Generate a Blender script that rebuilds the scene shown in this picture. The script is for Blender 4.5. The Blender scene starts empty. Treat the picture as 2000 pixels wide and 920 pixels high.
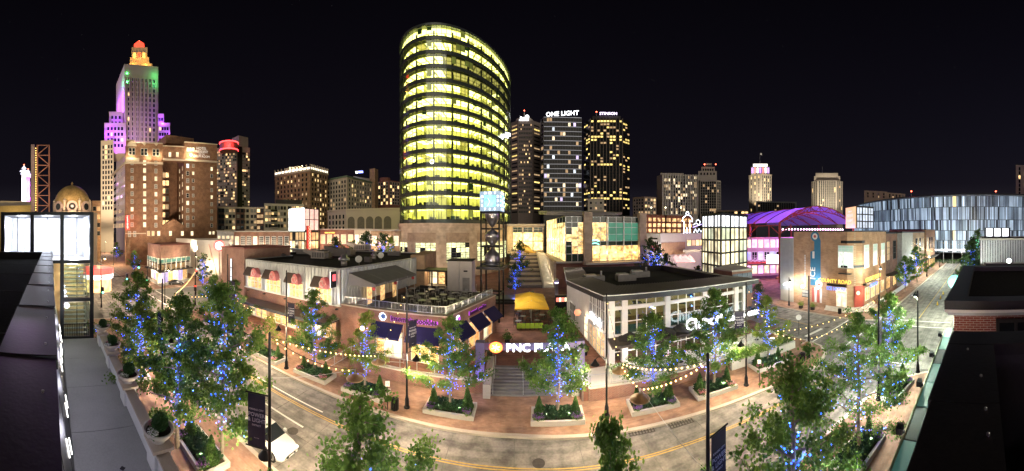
import bpy, bmesh, math, random
from mathutils import Vector, Matrix
random.seed(7)
scene = bpy.context.scene
col = scene.collection
R = math.radians
sin, cos, pi = math.sin, math.cos, math.pi

# ------------------------------------------------------------------ camera, sky, light, exposure
EYE = 15.0                                   # rooftop eye level above the street
camd = bpy.data.cameras.new('camera')
camd.type = 'PANO'
camd.panorama_type = 'CENTRAL_CYLINDRICAL'   # the photograph is a stitched cylindrical panorama
camd.central_cylindrical_range_u_min = R(-1010 / 10.1)
camd.central_cylindrical_range_u_max = R(990 / 10.1)
camd.central_cylindrical_range_v_min = -468 / 579
camd.central_cylindrical_range_v_max = 452 / 579
camd.central_cylindrical_radius = 1.0
camd.clip_start = 0.05
camd.clip_end = 6000
cam = bpy.data.objects.new('camera', camd)
col.objects.link(cam)
cam.location = (0, 0, EYE)
cam.rotation_euler = (R(90), 0, 0)
scene.camera = cam

world = bpy.data.worlds.new('World')
scene.world = world
world.use_nodes = True
wn, wl_ = world.node_tree.nodes, world.node_tree.links
bg = wn['Background']
sky = wn.new('ShaderNodeTexSky')
sky.sky_type = 'NISHITA'
sky.sun_disc = False
sky.sun_elevation = R(-4)
sky.sun_rotation = R(150)
mixw = wn.new('ShaderNodeMixRGB'); mixw.blend_type = 'ADD'; mixw.inputs[0].default_value = 1
sc_ = wn.new('ShaderNodeMixRGB'); sc_.blend_type = 'MULTIPLY'; sc_.inputs[0].default_value = 1
sc_.inputs[2].default_value = (0.25, 0.2, 0.3, 1)
wl_.new(sky.outputs[0], sc_.inputs[1])
# city glow, stronger low over the roofs, the same all round the horizon
tc = wn.new('ShaderNodeTexCoord'); sep = wn.new('ShaderNodeSeparateXYZ')
wl_.new(tc.outputs['Generated'], sep.inputs[0])
ramp = wn.new('ShaderNodeValToRGB')
ramp.color_ramp.elements[0].position = 0.0; ramp.color_ramp.elements[0].color = (0.115, 0.105, 0.15, 1)
ramp.color_ramp.elements[1].position = 0.62; ramp.color_ramp.elements[1].color = (0.009, 0.007, 0.012, 1)
e = ramp.color_ramp.elements.new(0.16); e.color = (0.030, 0.026, 0.045, 1)
wl_.new(sep.outputs['Z'], ramp.inputs[0])
wl_.new(sc_.outputs[0], mixw.inputs[1]); wl_.new(ramp.outputs[0], mixw.inputs[2])
# a few stars
vor = wn.new('ShaderNodeTexVoronoi'); vor.inputs['Scale'].default_value = 55
wl_.new(tc.outputs['Generated'], vor.inputs['Vector'])
st = wn.new('ShaderNodeMath'); st.operation = 'LESS_THAN'; st.inputs[1].default_value = 0.016
wl_.new(vor.outputs['Distance'], st.inputs[0])
st2 = wn.new('ShaderNodeMath'); st2.operation = 'MULTIPLY'; st2.inputs[1].default_value = 0.9
wl_.new(st.outputs[0], st2.inputs[0])
mix2 = wn.new('ShaderNodeMixRGB'); mix2.blend_type = 'ADD'; mix2.inputs[0].default_value = 1
wl_.new(mixw.outputs[0], mix2.inputs[1]); wl_.new(st2.outputs[0], mix2.inputs[2])
wl_.new(mix2.outputs[0], bg.inputs['Color'])
bg.inputs['Strength'].default_value = 0.1

sund = bpy.data.lights.new('sun', 'SUN')     # the low wash of a lit city / moon from behind the camera
sund.energy = 0.85
sund.angle = R(55)
sund.color = (1.0, 0.86, 0.68)
sun = bpy.data.objects.new('sun', sund); col.objects.link(sun)
sun.rotation_euler = Vector((-0.30, 0.93, -0.20)).to_track_quat('-Z', 'Y').to_euler()

vs = scene.view_settings
scene.display_settings.display_device = 'sRGB'
vs.view_transform = 'Standard'; vs.look = 'None'; vs.exposure = 0.75; vs.gamma = 1.0
vs.use_curve_mapping = False
cy = scene.cycles
cy.use_denoising = True
cy.max_bounces = 5; cy.diffuse_bounces = 2; cy.glossy_bounces = 2; cy.transmission_bounces = 3
cy.transparent_max_bounces = 10
cy.caustics_reflective = False; cy.caustics_refractive = False
cy.sample_clamp_indirect = 2.0; cy.sample_clamp_direct = 0.0
cy.use_light_tree = True

# ------------------------------------------------------------------ bearings and ranges
def AZ(px): return R((px - 1010) / 10.1)
def W(px, r, z=0.0):
    a = AZ(px); return Vector((r * sin(a), r * cos(a), z))
def ZH(py, r): return EYE + (452 - py) / 579 * r          # height of something seen py at range r
def RG(py, z=0.0): return (EYE - z) * 579 / (py - 452)      # range of a point of known height
def G(px, py, z=0.0): return W(px, RG(py, z), z)
def XY(px, y, z=0.0): return Vector((y * math.tan(AZ(px)), y, z))     # on the line y = const
def PX(px, x, z=0.0): return Vector((x, x / math.tan(AZ(px)), z))     # on the line x = const

# ------------------------------------------------------------------ materials
MATS = {}
def _nt(name):
    m = bpy.data.materials.new(name); m.use_nodes = True
    return m, m.node_tree.nodes, m.node_tree.links, m.node_tree.nodes['Principled BSDF']
def _pos(n, l, kind):
    g = n.new('ShaderNodeNewGeometry')
    if kind == 'xyz': return g.outputs['Position']
    s = n.new('ShaderNodeSeparateXYZ'); l.new(g.outputs['Position'], s.inputs[0])
    c = n.new('ShaderNodeCombineXYZ')
    if kind == 'floor':
        l.new(s.outputs['X'], c.inputs[0]); l.new(s.outputs['Y'], c.inputs[1])
    else:
        a = n.new('ShaderNodeMath'); a.operation = 'ADD'
        l.new(s.outputs['X'], a.inputs[0]); l.new(s.outputs['Y'], a.inputs[1])
        l.new(a.outputs[0], c.inputs[0]); l.new(s.outputs['Z'], c.inputs[1])
    return c.outputs[0]
def pbr(name, c, rough=0.7, metal=0.0, var=0.25, scale=1.5, bump=0.0, spec=0.4, fine=18.0):
    if name in MATS: return MATS[name]
    m, n, l, b = _nt(name)
    p = _pos(n, l, 'xyz')
    t = n.new('ShaderNodeTexNoise'); t.inputs['Scale'].default_value = scale; t.inputs['Detail'].default_value = 6
    l.new(p, t.inputs['Vector'])
    f = n.new('ShaderNodeTexNoise'); f.inputs['Scale'].default_value = fine; f.inputs['Detail'].default_value = 3
    l.new(p, f.inputs['Vector'])
    a = n.new('ShaderNodeMath'); a.operation = 'MULTIPLY_ADD'; a.inputs[1].default_value = 0.45
    l.new(f.outputs[0], a.inputs[0])
    hm = n.new('ShaderNodeMath'); hm.operation = 'MULTIPLY'; hm.inputs[1].default_value = 0.55
    l.new(t.outputs[0], hm.inputs[0]); l.new(hm.outputs[0], a.inputs[2])
    rp = n.new('ShaderNodeValToRGB')
    rp.color_ramp.elements[0].position = 0.3; rp.color_ramp.elements[1].position = 0.7
    rp.color_ramp.elements[0].color = tuple(x * (1 - var) for x in c) + (1,)
    rp.color_ramp.elements[1].color = tuple(min(1, x * (1 + var)) for x in c) + (1,)
    l.new(a.outputs[0], rp.inputs[0]); l.new(rp.outputs[0], b.inputs['Base Color'])
    b.inputs['Roughness'].default_value = rough; b.inputs['Metallic'].default_value = metal
    b.inputs['Specular IOR Level'].default_value = spec
    if bump:
        bn = n.new('ShaderNodeBump'); bn.inputs['Strength'].default_value = bump; bn.inputs['Distance'].default_value = 0.05
        l.new(a.outputs[0], bn.inputs['Height']); l.new(bn.outputs[0], b.inputs['Normal'])
    MATS[name] = m; return m
def worn(m, k=0.75):
    """long dark tyre streaks and blotches along the traffic direction"""
    n, l = m.node_tree.nodes, m.node_tree.links; b = n['Principled BSDF']; src = b.inputs['Base Color'].links[0].from_socket
    mp = n.new('ShaderNodeMapping'); mp.inputs['Scale'].default_value = (0.05, 1.1, 1); l.new(_pos(n, l, 'xyz'), mp.inputs[0])
    out = src
    for vec, sc, lo, hi in ((mp.outputs[0], 1.6, .6, 1.15), (_pos(n, l, 'xyz'), .9, .55, 1.2)):
        t = n.new('ShaderNodeTexNoise'); t.inputs['Scale'].default_value = sc; t.inputs['Detail'].default_value = 8; l.new(vec, t.inputs['Vector'])
        r = n.new('ShaderNodeValToRGB'); r.color_ramp.elements[0].position = .34; r.color_ramp.elements[1].position = .58
        r.color_ramp.elements[0].color = (lo, lo, lo, 1); r.color_ramp.elements[1].color = (hi, hi, hi, 1); l.new(t.outputs[0], r.inputs[0])
        x = n.new('ShaderNodeMixRGB'); x.blend_type = 'MULTIPLY'; x.inputs[0].default_value = k; l.new(out, x.inputs[1]); l.new(r.outputs[0], x.inputs[2]); out = x.outputs[0]
    l.new(out, b.inputs['Base Color']); return m
def bricks(name, c1, c2, mortar, bw=0.24, bh=0.08, kind='wall', rough=0.85, ms=0.012, bump=0.4, spec=0.2):
    if name in MATS: return MATS[name]
    m, n, l, b = _nt(name)
    p = _pos(n, l, kind)
    t = n.new('ShaderNodeTexBrick')
    t.inputs['Color1'].default_value = c1 + (1,); t.inputs['Color2'].default_value = c2 + (1,)
    t.inputs['Mortar'].default_value = mortar + (1,)
    t.inputs['Scale'].default_value = 1; t.inputs['Brick Width'].default_value = bw
    t.inputs['Row Height'].default_value = bh; t.inputs['Mortar Size'].default_value = ms
    l.new(p, t.inputs['Vector'])
    no = n.new('ShaderNodeTexNoise'); no.inputs['Scale'].default_value = 0.6; no.inputs['Detail'].default_value = 7
    l.new(_pos(n, l, 'xyz'), no.inputs['Vector'])
    mx = n.new('ShaderNodeMixRGB'); mx.blend_type = 'MULTIPLY'; mx.inputs[0].default_value = 0.7
    rp = n.new('ShaderNodeValToRGB'); rp.color_ramp.elements[0].position = 0.3; rp.color_ramp.elements[1].position = 0.7
    rp.color_ramp.elements[0].color = (0.55, 0.55, 0.55, 1); rp.color_ramp.elements[1].color = (1.25, 1.2, 1.15, 1)
    l.new(no.outputs[0], rp.inputs[0]); l.new(t.outputs['Color'], mx.inputs[1]); l.new(rp.outputs[0], mx.inputs[2])
    l.new(mx.outputs[0], b.inputs['Base Color'])
    bn = n.new('ShaderNodeBump'); bn.inputs['Strength'].default_value = bump; bn.inputs['Distance'].default_value = 0.02
    bn.invert = True
    l.new(t.outputs['Fac'], bn.inputs['Height']); l.new(bn.outputs[0], b.inputs['Normal'])
    b.inputs['Roughness'].default_value = rough; b.inputs['Specular IOR Level'].default_value = spec
    MATS[name] = m; return m
def em(name, c, s, base=None, vary=0.0, vscale=1.0):
    if name in MATS: return MATS[name]
    m, n, l, b = _nt(name)
    b.inputs['Base Color'].default_value = (base or tuple(x * 0.6 for x in c)) + (1,)
    b.inputs['Roughness'].default_value = 0.35
    b.inputs['Emission Color'].default_value = c + (1,)
    b.inputs['Emission Strength'].default_value = s
    if vary:
        t = n.new('ShaderNodeTexNoise'); t.inputs['Scale'].default_value = vscale; t.inputs['Detail'].default_value = 4
        l.new(_pos(n, l, 'xyz'), t.inputs['Vector'])
        o = n.new('ShaderNodeObjectInfo')
        a = n.new('ShaderNodeMath'); a.operation = 'MULTIPLY_ADD'; a.inputs[1].default_value = 0.6; l.new(o.outputs['Random'], a.inputs[0])
        s2 = n.new('ShaderNodeMath'); s2.operation = 'MULTIPLY_ADD'; s2.inputs[1].default_value = 3.0; s2.inputs[2].default_value = -1.3
        l.new(t.outputs[0], s2.inputs[0]); l.new(s2.outputs[0], a.inputs[2])
        mr = n.new('ShaderNodeMapRange'); mr.inputs[3].default_value = s * (1 - vary); mr.inputs[4].default_value = s * (1 + vary)
        l.new(a.outputs[0], mr.inputs[0]); l.new(mr.outputs[0], b.inputs['Emission Strength'])
    MATS[name] = m; return m
def glass(name, tint=(0.75, 0.85, 0.82), refl=0.12, rough=0.03):
    if name in MATS: return MATS[name]
    m = bpy.data.materials.new(name); m.use_nodes = True
    n, l = m.node_tree.nodes, m.node_tree.links
    n.remove(n['Principled BSDF'])
    t = n.new('ShaderNodeBsdfTransparent'); t.inputs[0].default_value = tint + (1,)
    g = n.new('ShaderNodeBsdfGlossy'); g.inputs['Roughness'].default_value = rough; g.inputs[0].default_value = (0.9, 0.95, 1, 1)
    lw = n.new('ShaderNodeLayerWeight'); lw.inputs[0].default_value = 0.25
    mr = n.new('ShaderNodeMapRange'); mr.inputs[3].default_value = refl * 0.6; mr.inputs[4].default_value = min(1, refl * 4)
    l.new(lw.outputs['Fresnel'], mr.inputs[0])
    x = n.new('ShaderNodeMixShader'); l.new(mr.outputs[0], x.inputs[0]); l.new(t.outputs[0], x.inputs[1]); l.new(g.outputs[0], x.inputs[2])
    l.new(x.outputs[0], n['Material Output'].inputs[0])
    MATS[name] = m; return m
def leafmat(name, c1, c2, trans=0.35):
    if name in MATS: return MATS[name]
    m, n, l, b = _nt(name)
    t = n.new('ShaderNodeTexNoise'); t.inputs['Scale'].default_value = 1.1; t.inputs['Detail'].default_value = 5
    l.new(_pos(n, l, 'xyz'), t.inputs['Vector'])
    rp = n.new('ShaderNodeValToRGB'); rp.color_ramp.elements[0].position = 0.35; rp.color_ramp.elements[1].position = 0.65
    rp.color_ramp.elements[0].color = c1 + (1,); rp.color_ramp.elements[1].color = c2 + (1,)
    l.new(t.outputs[0], rp.inputs[0]); l.new(rp.outputs[0], b.inputs['Base Color'])
    b.inputs['Roughness'].default_value = 0.55; b.inputs['Specular IOR Level'].default_value = 0.3
    tr = n.new('ShaderNodeBsdfTranslucent'); l.new(rp.outputs[0], tr.inputs[0])
    x = n.new('ShaderNodeMixShader'); x.inputs[0].default_value = trans
    l.new(b.outputs[0], x.inputs[1]); l.new(tr.outputs[0], x.inputs[2])
    l.new(x.outputs[0], n['Material Output'].inputs[0])
    MATS[name] = m; return m

# ------------------------------------------------------------------ mesh building
class MB:
    def __init__(s): s.v = []; s.f = []
    def add(s, vs_, fs):
        k = len(s.v); s.v += [tuple(p) for p in vs_]; s.f += [tuple(i + k for i in f) for f in fs]; return s
    def quad(s, a, b, c, d): return s.add([a, b, c, d], [(0, 1, 2, 3)])
    def box(s, x0, y0, z0, x1, y1, z1):
        return s.add([(x0, y0, z0), (x1, y0, z0), (x1, y1, z0), (x0, y1, z0), (x0, y0, z1), (x1, y0, z1), (x1, y1, z1), (x0, y1, z1)],
                     [(3, 2, 1, 0), (4, 5, 6, 7), (0, 1, 5, 4), (1, 2, 6, 5), (2, 3, 7, 6), (3, 0, 4, 7)])
    def prism(s, poly, z0, z1, top=True, bottom=True):
        """poly counter-clockwise list of (x, y); z1 may be a list"""
        n = len(poly)
        t1 = z1 if isinstance(z1, (list, tuple)) else [z1] * n
        t0 = z0 if isinstance(z0, (list, tuple)) else [z0] * n
        vs_ = [(p[0], p[1], t0[i]) for i, p in enumerate(poly)] + [(p[0], p[1], t1[i]) for i, p in enumerate(poly)]
        fs = [(i, (i + 1) % n, n + (i + 1) % n, n + i) for i in range(n)]
        if top: fs.append(tuple(range(n, 2 * n)))
        if bottom: fs.append(tuple(range(n - 1, -1, -1)))
        return s.add(vs_, fs)
    def bar(s, p, q, w, h=None, up=(0, 0, 1)):
        """rectangular bar from p to q, w across, h along up"""
        p, q = Vector(p), Vector(q); h = h or w
        d = (q - p).normalized(); u = Vector(up)
        if abs(d.dot(u)) > 0.99: u = Vector((0, 1, 0))
        a = d.cross(u).normalized(); b_ = a.cross(d).normalized()
        vs_ = []
        for c in (p, q):
            for i, j in ((-1, -1), (1, -1), (1, 1), (-1, 1)):
                vs_.append(c + a * (i * w / 2) + b_ * (j * h / 2))
        return s.add(vs_, [(0, 3, 2, 1), (4, 5, 6, 7), (0, 1, 5, 4), (1, 2, 6, 5), (2, 3, 7, 6), (3, 0, 4, 7)])
    def tube(s, pts, r, n=8, cap=True):
        pts = [Vector(p) for p in pts]
        rs = r if isinstance(r, (list, tuple)) else [r] * len(pts)
        vs_ = []; fs = []
        for i, p in enumerate(pts):
            d = (pts[min(i + 1, len(pts) - 1)] - pts[max(i - 1, 0)]).normalized()
            u = Vector((0, 0, 1)) if abs(d.z) < 0.9 else Vector((0, 1, 0))
            a = d.cross(u).normalized(); b_ = d.cross(a).normalized()
            for k in range(n):
                t = 2 * pi * k / n
                vs_.append(p + (a * cos(t) + b_ * sin(t)) * rs[i])
        for i in range(len(pts) - 1):
            for k in range(n):
                fs.append((i * n + k, i * n + (k + 1) % n, (i + 1) * n + (k + 1) % n, (i + 1) * n + k))
        if cap:
            fs.append(tuple(range(n - 1, -1, -1))); o = (len(pts) - 1) * n; fs.append(tuple(o + k for k in range(n)))
        return s.add(vs_, fs)
    def lathe(s, prof, c=(0, 0, 0), n=16, cap=True):
        vs_ = []; fs = []
        for (r, z) in prof:
            for k in range(n):
                t = 2 * pi * k / n; vs_.append((c[0] + r * cos(t), c[1] + r * sin(t), c[2] + z))
        for i in range(len(prof) - 1):
            for k in range(n):
                fs.append((i * n + k, i * n + (k + 1) % n, (i + 1) * n + (k + 1) % n, (i + 1) * n + k))
        if cap:
            fs.append(tuple(range(n - 1, -1, -1))); o = (len(prof) - 1) * n; fs.append(tuple(o + k for k in range(n)))
        return s.add(vs_, fs)
    def ball(s, c, r, sub=1, sx=1, sy=1, sz=1):
        bm = bmesh.new(); bmesh.ops.create_icosphere(bm, subdivisions=sub, radius=r)
        vs_ = [(c[0] + v.co.x * sx, c[1] + v.co.y * sy, c[2] + v.co.z * sz) for v in bm.verts]
        fs = [tuple(v.index for v in f.verts) for f in bm.faces]; bm.free()
        return s.add(vs_, fs)
    def octa(s, c, r):
        x, y, z = c
        return s.add([(x + r, y, z), (x - r, y, z), (x, y + r, z), (x, y - r, z), (x, y, z + r), (x, y, z - r)],
                     [(0, 2, 4), (2, 1, 4), (1, 3, 4), (3, 0, 4), (2, 0, 5), (1, 2, 5), (3, 1, 5), (0, 3, 5)])
    def mesh(s, name, m, off=(0, 0, 0), smooth=False):
        me = bpy.data.meshes.new(name)
        me.from_pydata([(a - off[0], b_ - off[1], c - off[2]) for a, b_, c in s.v], [], s.f)
        if m: me.materials.append(m)
        if smooth: me.polygons.foreach_set('use_smooth', [True] * len(me.polygons))
        me.update(); return me
    def build(s, name, m, parent=None, smooth=False, label=None):
        off = origin(parent) if parent else (0, 0, 0)
        o = link(name, s.mesh(name, m, off, smooth), parent)
        if label: o['label'] = label
        return o
LOCAL = set()
def origin(o):
    v = Vector((0, 0, 0)); q = o
    while q is not None:
        if q.name in LOCAL: return v      # built in its own coordinates
        q = q.parent
    while o is not None: v = v + Vector(o.location); o = o.parent
    return v
def link(name, data, parent=None, loc=(0, 0, 0)):
    o = bpy.data.objects.new(name, data); col.objects.link(o); o.parent = parent; o.location = loc
    return o
def tag(o, label=None, cat=None, group=None, kind=None):
    if label: o['label'] = label
    if cat: o['category'] = cat
    if group: o['group'] = group
    if kind: o['kind'] = kind
    return o
def thing(name, label, cat, loc=(0, 0, 0), group=None, local=False):
    o = link(name, None, None, loc); o.empty_display_size = 0.3
    if local: LOCAL.add(o.name)
    return tag(o, label, cat, group)
KIDS = {}
def copy_tree(o, parent=None):
    c = o.copy(); col.objects.link(c); c.parent = parent
    for ch in KIDS.setdefault(o.name, list(o.children)): copy_tree(ch, c)
    return c
def inst(proto, used, label, loc, rz=0.0, sc=1.0, group=None):
    """the first call places the prototype itself, later ones copies of it"""
    if proto.name not in used: used.add(proto.name); o = proto
    else: o = copy_tree(proto)
    o.location = loc; o.rotation_euler = (0, 0, rz); o.scale = (sc, sc, sc) if not isinstance(sc, tuple) else sc
    tag(o, label, None, group); return o
USED = set()
def struct(name, mb, m, parent=None, smooth=False):
    o = mb.build(name, m, parent, smooth)
    if not parent: o['kind'] = 'structure'
    return o
def light(name, kind, loc, energy, color=(1, 0.85, 0.62), parent=None, size=0.2, target=None, spot=90, blend=0.6):
    d = bpy.data.lights.new(name, kind); d.energy = energy; d.color = color
    if kind in ('POINT', 'SPOT'): d.shadow_soft_size = size
    if kind == 'SPOT': d.spot_size = R(spot); d.spot_blend = blend
    if kind == 'AREA': d.size = size
    o = bpy.data.objects.new(name, d); col.objects.link(o); o.parent = parent
    off = origin(parent) if parent else Vector((0, 0, 0))
    o.location = Vector(loc) - off
    if target is not None:
        o.rotation_euler = (Vector(target) - Vector(loc)).to_track_quat('-Z', 'Y').to_euler()
    return o
_txt = {}
def text_mesh(s, size=1.0, depth=0.03, bold=0.0, xs=1.0, align='CENTER', spacing=1.0, shear=0.0):
    cu = bpy.data.curves.new('lettering', 'FONT'); cu.body = s; cu.size = size; cu.extrude = depth; cu.offset = bold
    cu.align_x = align; cu.align_y = 'CENTER'; cu.space_character = spacing; cu.resolution_u = 2; cu.shear = shear
    o = bpy.data.objects.new('lettering', cu)
    me = bpy.data.meshes.new_from_object(o)
    bpy.data.objects.remove(o); bpy.data.curves.remove(cu)
    if xs != 1.0:
        for v in me.vertices: v.co.x *= xs
    return me
def letters(name, s, at, face, size, m, parent=None, depth=0.04, bold=0.0, xs=1.0, roll=0.0, spacing=1.0, label=None, shear=0.0):
    """lettering standing upright at a point, its front turned towards the horizontal direction face; one object per word"""
    f = Vector((face[0], face[1], 0)).normalized()
    ux = Vector((0, 0, 1)).cross(f).normalized()
    M = Matrix(((ux.x, 0, f.x), (ux.y, 0, f.y), (0, 1, 0))).to_4x4()
    if roll: M = M @ Matrix.Rotation(roll, 4, 'Z')
    off = origin(parent) if parent else Vector((0, 0, 0))
    ws = [text_mesh(w, size, depth, bold, xs, 'LEFT', spacing, shear) for w in s.split()]
    wd = [max((v.co.x for v in me.vertices), default=0) for me in ws]; gap = .32 * size * xs
    x = -(sum(wd) + gap * (len(ws) - 1)) / 2
    for me, w in zip(ws, wd):
        me.materials.clear(); me.materials.append(m)
        me.transform(M @ Matrix.Translation((x, 0, 0))); x += w + gap
        o = link(name, me, parent, Vector(at) - off)
    return o
# windows: shared meshes, a slightly proud frame round a set-back pane; the pane's material is set on the object
_wm = {}
def win_mesh(w, h, fm, fr=0.08, bars=(0, 0), deep=0.10):
    k = (round(w, 2), round(h, 2), fm.name, fr, bars, deep)
    if k in _wm: return _wm[k]
    v = []; f = []; mi = []
    def rect(x, z, y): return [(-x, y, -z), (x, y, -z), (x, y, z), (-x, y, z)]
    o = rect(w / 2 + fr, h / 2 + fr, 0.0); p = rect(w / 2 + fr, h / 2 + fr, deep); q = rect(w / 2, h / 2, deep); g = rect(w / 2, h / 2, 0.03)
    v = o + p + q + g
    for a, b_ in ((0, 4), (4, 8), (8, 12)):
        for i in range(4):
            j = (i + 1) % 4; f.append((a + i, a + j, b_ + j, b_ + i)); mi.append(0)
    f.append((12, 13, 14, 15)); mi.append(1)
    def bx(x0, z0, x1, z1):
        k0 = len(v); y0, y1 = 0.035, deep * 0.9
        v.extend([(x0, y1, z0), (x1, y1, z0), (x1, y1, z1), (x0, y1, z1), (x0, y0, z0), (x1, y0, z0), (x1, y0, z1), (x0, y0, z1)])
        for q_ in ((0, 1, 2, 3), (0, 4, 5, 1), (1, 5, 6, 2), (2, 6, 7, 3), (3, 7, 4, 0)):
            f.append(tuple(k0 + t for t in q_)); mi.append(0)
    t = min(0.04, fr * 0.6)
    for i in range(bars[0]):
        x = -w / 2 + w * (i + 1) / (bars[0] + 1); bx(x - t, -h / 2, x + t, h / 2)
    for i in range(bars[1]):
        z = -h / 2 + h * (i + 1) / (bars[1] + 1); bx(-w / 2, z - t, w / 2, z + t)
    me = bpy.data.meshes.new('window'); me.from_pydata(v, [], f)
    me.materials.append(fm); me.materials.append(fm)
    me.polygons.foreach_set('material_index', mi); me.update()
    _wm[k] = me; return me
def facing(P, Q):
    """unit direction P to Q and the outward normal of a wall seen from the roof"""
    d = Vector((Q[0] - P[0], Q[1] - P[1], 0)); L = d.length; d.normalize()
    n = Vector((d.y, -d.x, 0)); mid = Vector(((P[0] + Q[0]) / 2, (P[1] + Q[1]) / 2, 0))
    if n.dot(mid) > 0: n = -n
    return d, n, L
def place_win(me, pane, at, n, parent, name='window'):
    o = bpy.data.objects.new(name, me); col.objects.link(o); o.parent = parent
    o.location = Vector(at) - origin(parent)
    o.rotation_euler = (0, 0, math.atan2(n.y, n.x) - pi / 2)
    o.material_slots[1].link = 'OBJECT'; o.material_slots[1].material = pane
    return o
def pick(panes):
    x = random.random() * sum(p[1] for p in panes)
    for m, w in panes:
        x -= w
        if x <= 0: return m
    return panes[-1][0]
WCOUNT = {}
def win_grid(parent, P, Q, ztop, zbot, cols, rows, w, h, fm, panes, u=(0.04, 0.96), fr=0.08, bars=(0, 0), skip=None, name='window', deep=0.10):
    """rows x cols of windows on the wall P-Q, each an object of its own (past 300 on one thing: one joined part)"""
    d, n, L = facing(P, Q); me = win_mesh(w, h, fm, fr, bars, deep)
    rest = {}
    for r_ in range(rows):
        z = ztop - (ztop - zbot) * (r_ + 0.5) / rows
        for c in range(cols):
            if skip and skip(r_, c): continue
            x = L * (u[0] + (u[1] - u[0]) * (c + 0.5) / cols)
            at = Vector((P[0], P[1], 0)) + d * x + n * 0.004; at.z = z
            pm = panes(r_, c) if callable(panes) else pick(panes)
            k = WCOUNT.get(parent.name, 0)
            if k < 300:
                WCOUNT[parent.name] = k + 1; place_win(me, pm, at, n, parent, name)
            else:
                rest.setdefault(pm.name, (pm, MB()))[1].add(*_flat(at, d, n, w, h))
    for pm, mb in rest.values():
        tag(mb.build('far_windows', pm, parent), kind='stuff')
def _flat(at, d, n, w, h):
    a = at + n * 0.05; b_ = at
    c = [(-1, -1), (1, -1), (1, 1), (-1, 1)]
    z = Vector((0, 0, 1))
    vs_ = [a + d * (i * w / 2) + z * (j * h / 2) for i, j in c] + [b_ + d * (i * w / 2) + z * (j * h / 2) for i, j in c]
    return vs_, [(0, 1, 2, 3), (0, 4, 5, 1), (1, 5, 6, 2), (2, 6, 7, 3), (3, 7, 4, 0)]
def ccw(poly):
    a = sum(poly[i][0] * poly[(i + 1) % len(poly)][1] - poly[(i + 1) % len(poly)][0] * poly[i][1] for i in range(len(poly)))
    return list(poly) if a > 0 else list(poly)[::-1]
def inset(poly, d):
    """move every side of a counter-clockwise polygon inwards by d"""
    n = len(poly); out = []
    for i in range(n):
        p0, p1, p2 = Vector(poly[i - 1][:2]), Vector(poly[i][:2]), Vector(poly[(i + 1) % n][:2])
        d1 = (p1 - p0).normalized(); d2 = (p2 - p1).normalized()
        n1 = Vector((-d1.y, d1.x)); n2 = Vector((-d2.y, d2.x))
        b_ = (n1 + n2); b_ = b_ / max(0.2, b_.length_squared / 2) if b_.length > 1e-6 else n1
        out.append((p1.x + b_.x * d, p1.y + b_.y * d))
    return out
def parapet(poly, z0, z1, t):
    """a ring wall: outer polygon poly (ccw), thickness t"""
    ins = inset(poly, t); n = len(poly); m = MB()
    v = [(p[0], p[1], z) for z in (z0, z1) for p in poly] + [(p[0], p[1], z) for z in (z0, z1) for p in ins]
    f = []
    for i in range(n):
        j = (i + 1) % n
        f += [(i, j, n + j, n + i), (n + i, n + j, 3 * n + j, 3 * n + i), (2 * n + j, 2 * n + i, 3 * n + i, 3 * n + j), (j, i, 2 * n + i, 2 * n + j)]
    return m.add(v, f)

# common materials
BLACK = pbr('black_metal', (0.012, 0.012, 0.014), 0.4, 0.6, 0.2)
DARK = pbr('dark_bronze', (0.03, 0.027, 0.027), 0.45, 0.3, 0.2)
STEEL = pbr('brushed_steel', (0.5, 0.5, 0.52), 0.35, 0.9, 0.15)
WHITEP = pbr('white_paint', (0.72, 0.71, 0.68), 0.6, 0, 0.08)
CONC = pbr('pale_concrete', (0.42, 0.39, 0.35), 0.85, 0, 0.15, 0.5, 0.1)
STONE = pbr('limestone', (0.46, 0.40, 0.33), 0.85, 0, 0.15, 0.3)
ROOF = pbr('roof_membrane', (0.035, 0.034, 0.033), 0.95, 0, 0.35, 0.4, 0.2, 0.1)
REDBR = bricks('red_brick', (0.20, 0.075, 0.055), (0.26, 0.10, 0.07), (0.30, 0.25, 0.21))
BROWNBR = bricks('brown_brick', (0.21, 0.105, 0.06), (0.28, 0.145, 0.085), (0.26, 0.2, 0.15), 0.5, 0.17)
TANBR = bricks('tan_brick', (0.33, 0.20, 0.12), (0.40, 0.25, 0.15), (0.42, 0.34, 0.26))
GLASS = glass('clear_glass')
GREENGL = glass('green_glass', (0.62, 0.78, 0.70), 0.14)
PGLASS = pbr('dark_pane', (0.012, 0.015, 0.018), 0.12, 0, 0.1, 1, 0, 0.15)
PBLIND = pbr('blind_pane', (0.22, 0.22, 0.20), 0.4, 0, 0.2)
PWARM = em('pane_warm', (1.0, 0.66, 0.28), 1.05, vary=0.55, vscale=0.9)
PPALE = em('pane_pale', (1.0, 0.80, 0.50), 0.85, vary=0.6, vscale=0.9)
PDIM = em('pane_dim', (1.0, 0.66, 0.34), 0.28, vary=0.6, vscale=0.7)
PYEL = em('pane_yellow', (1.0, 0.74, 0.22), 0.95, vary=0.5, vscale=0.8)
PCOOL = em('pane_cool', (0.80, 0.90, 1.0), .8, vary=0.5, vscale=0.8)
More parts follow.
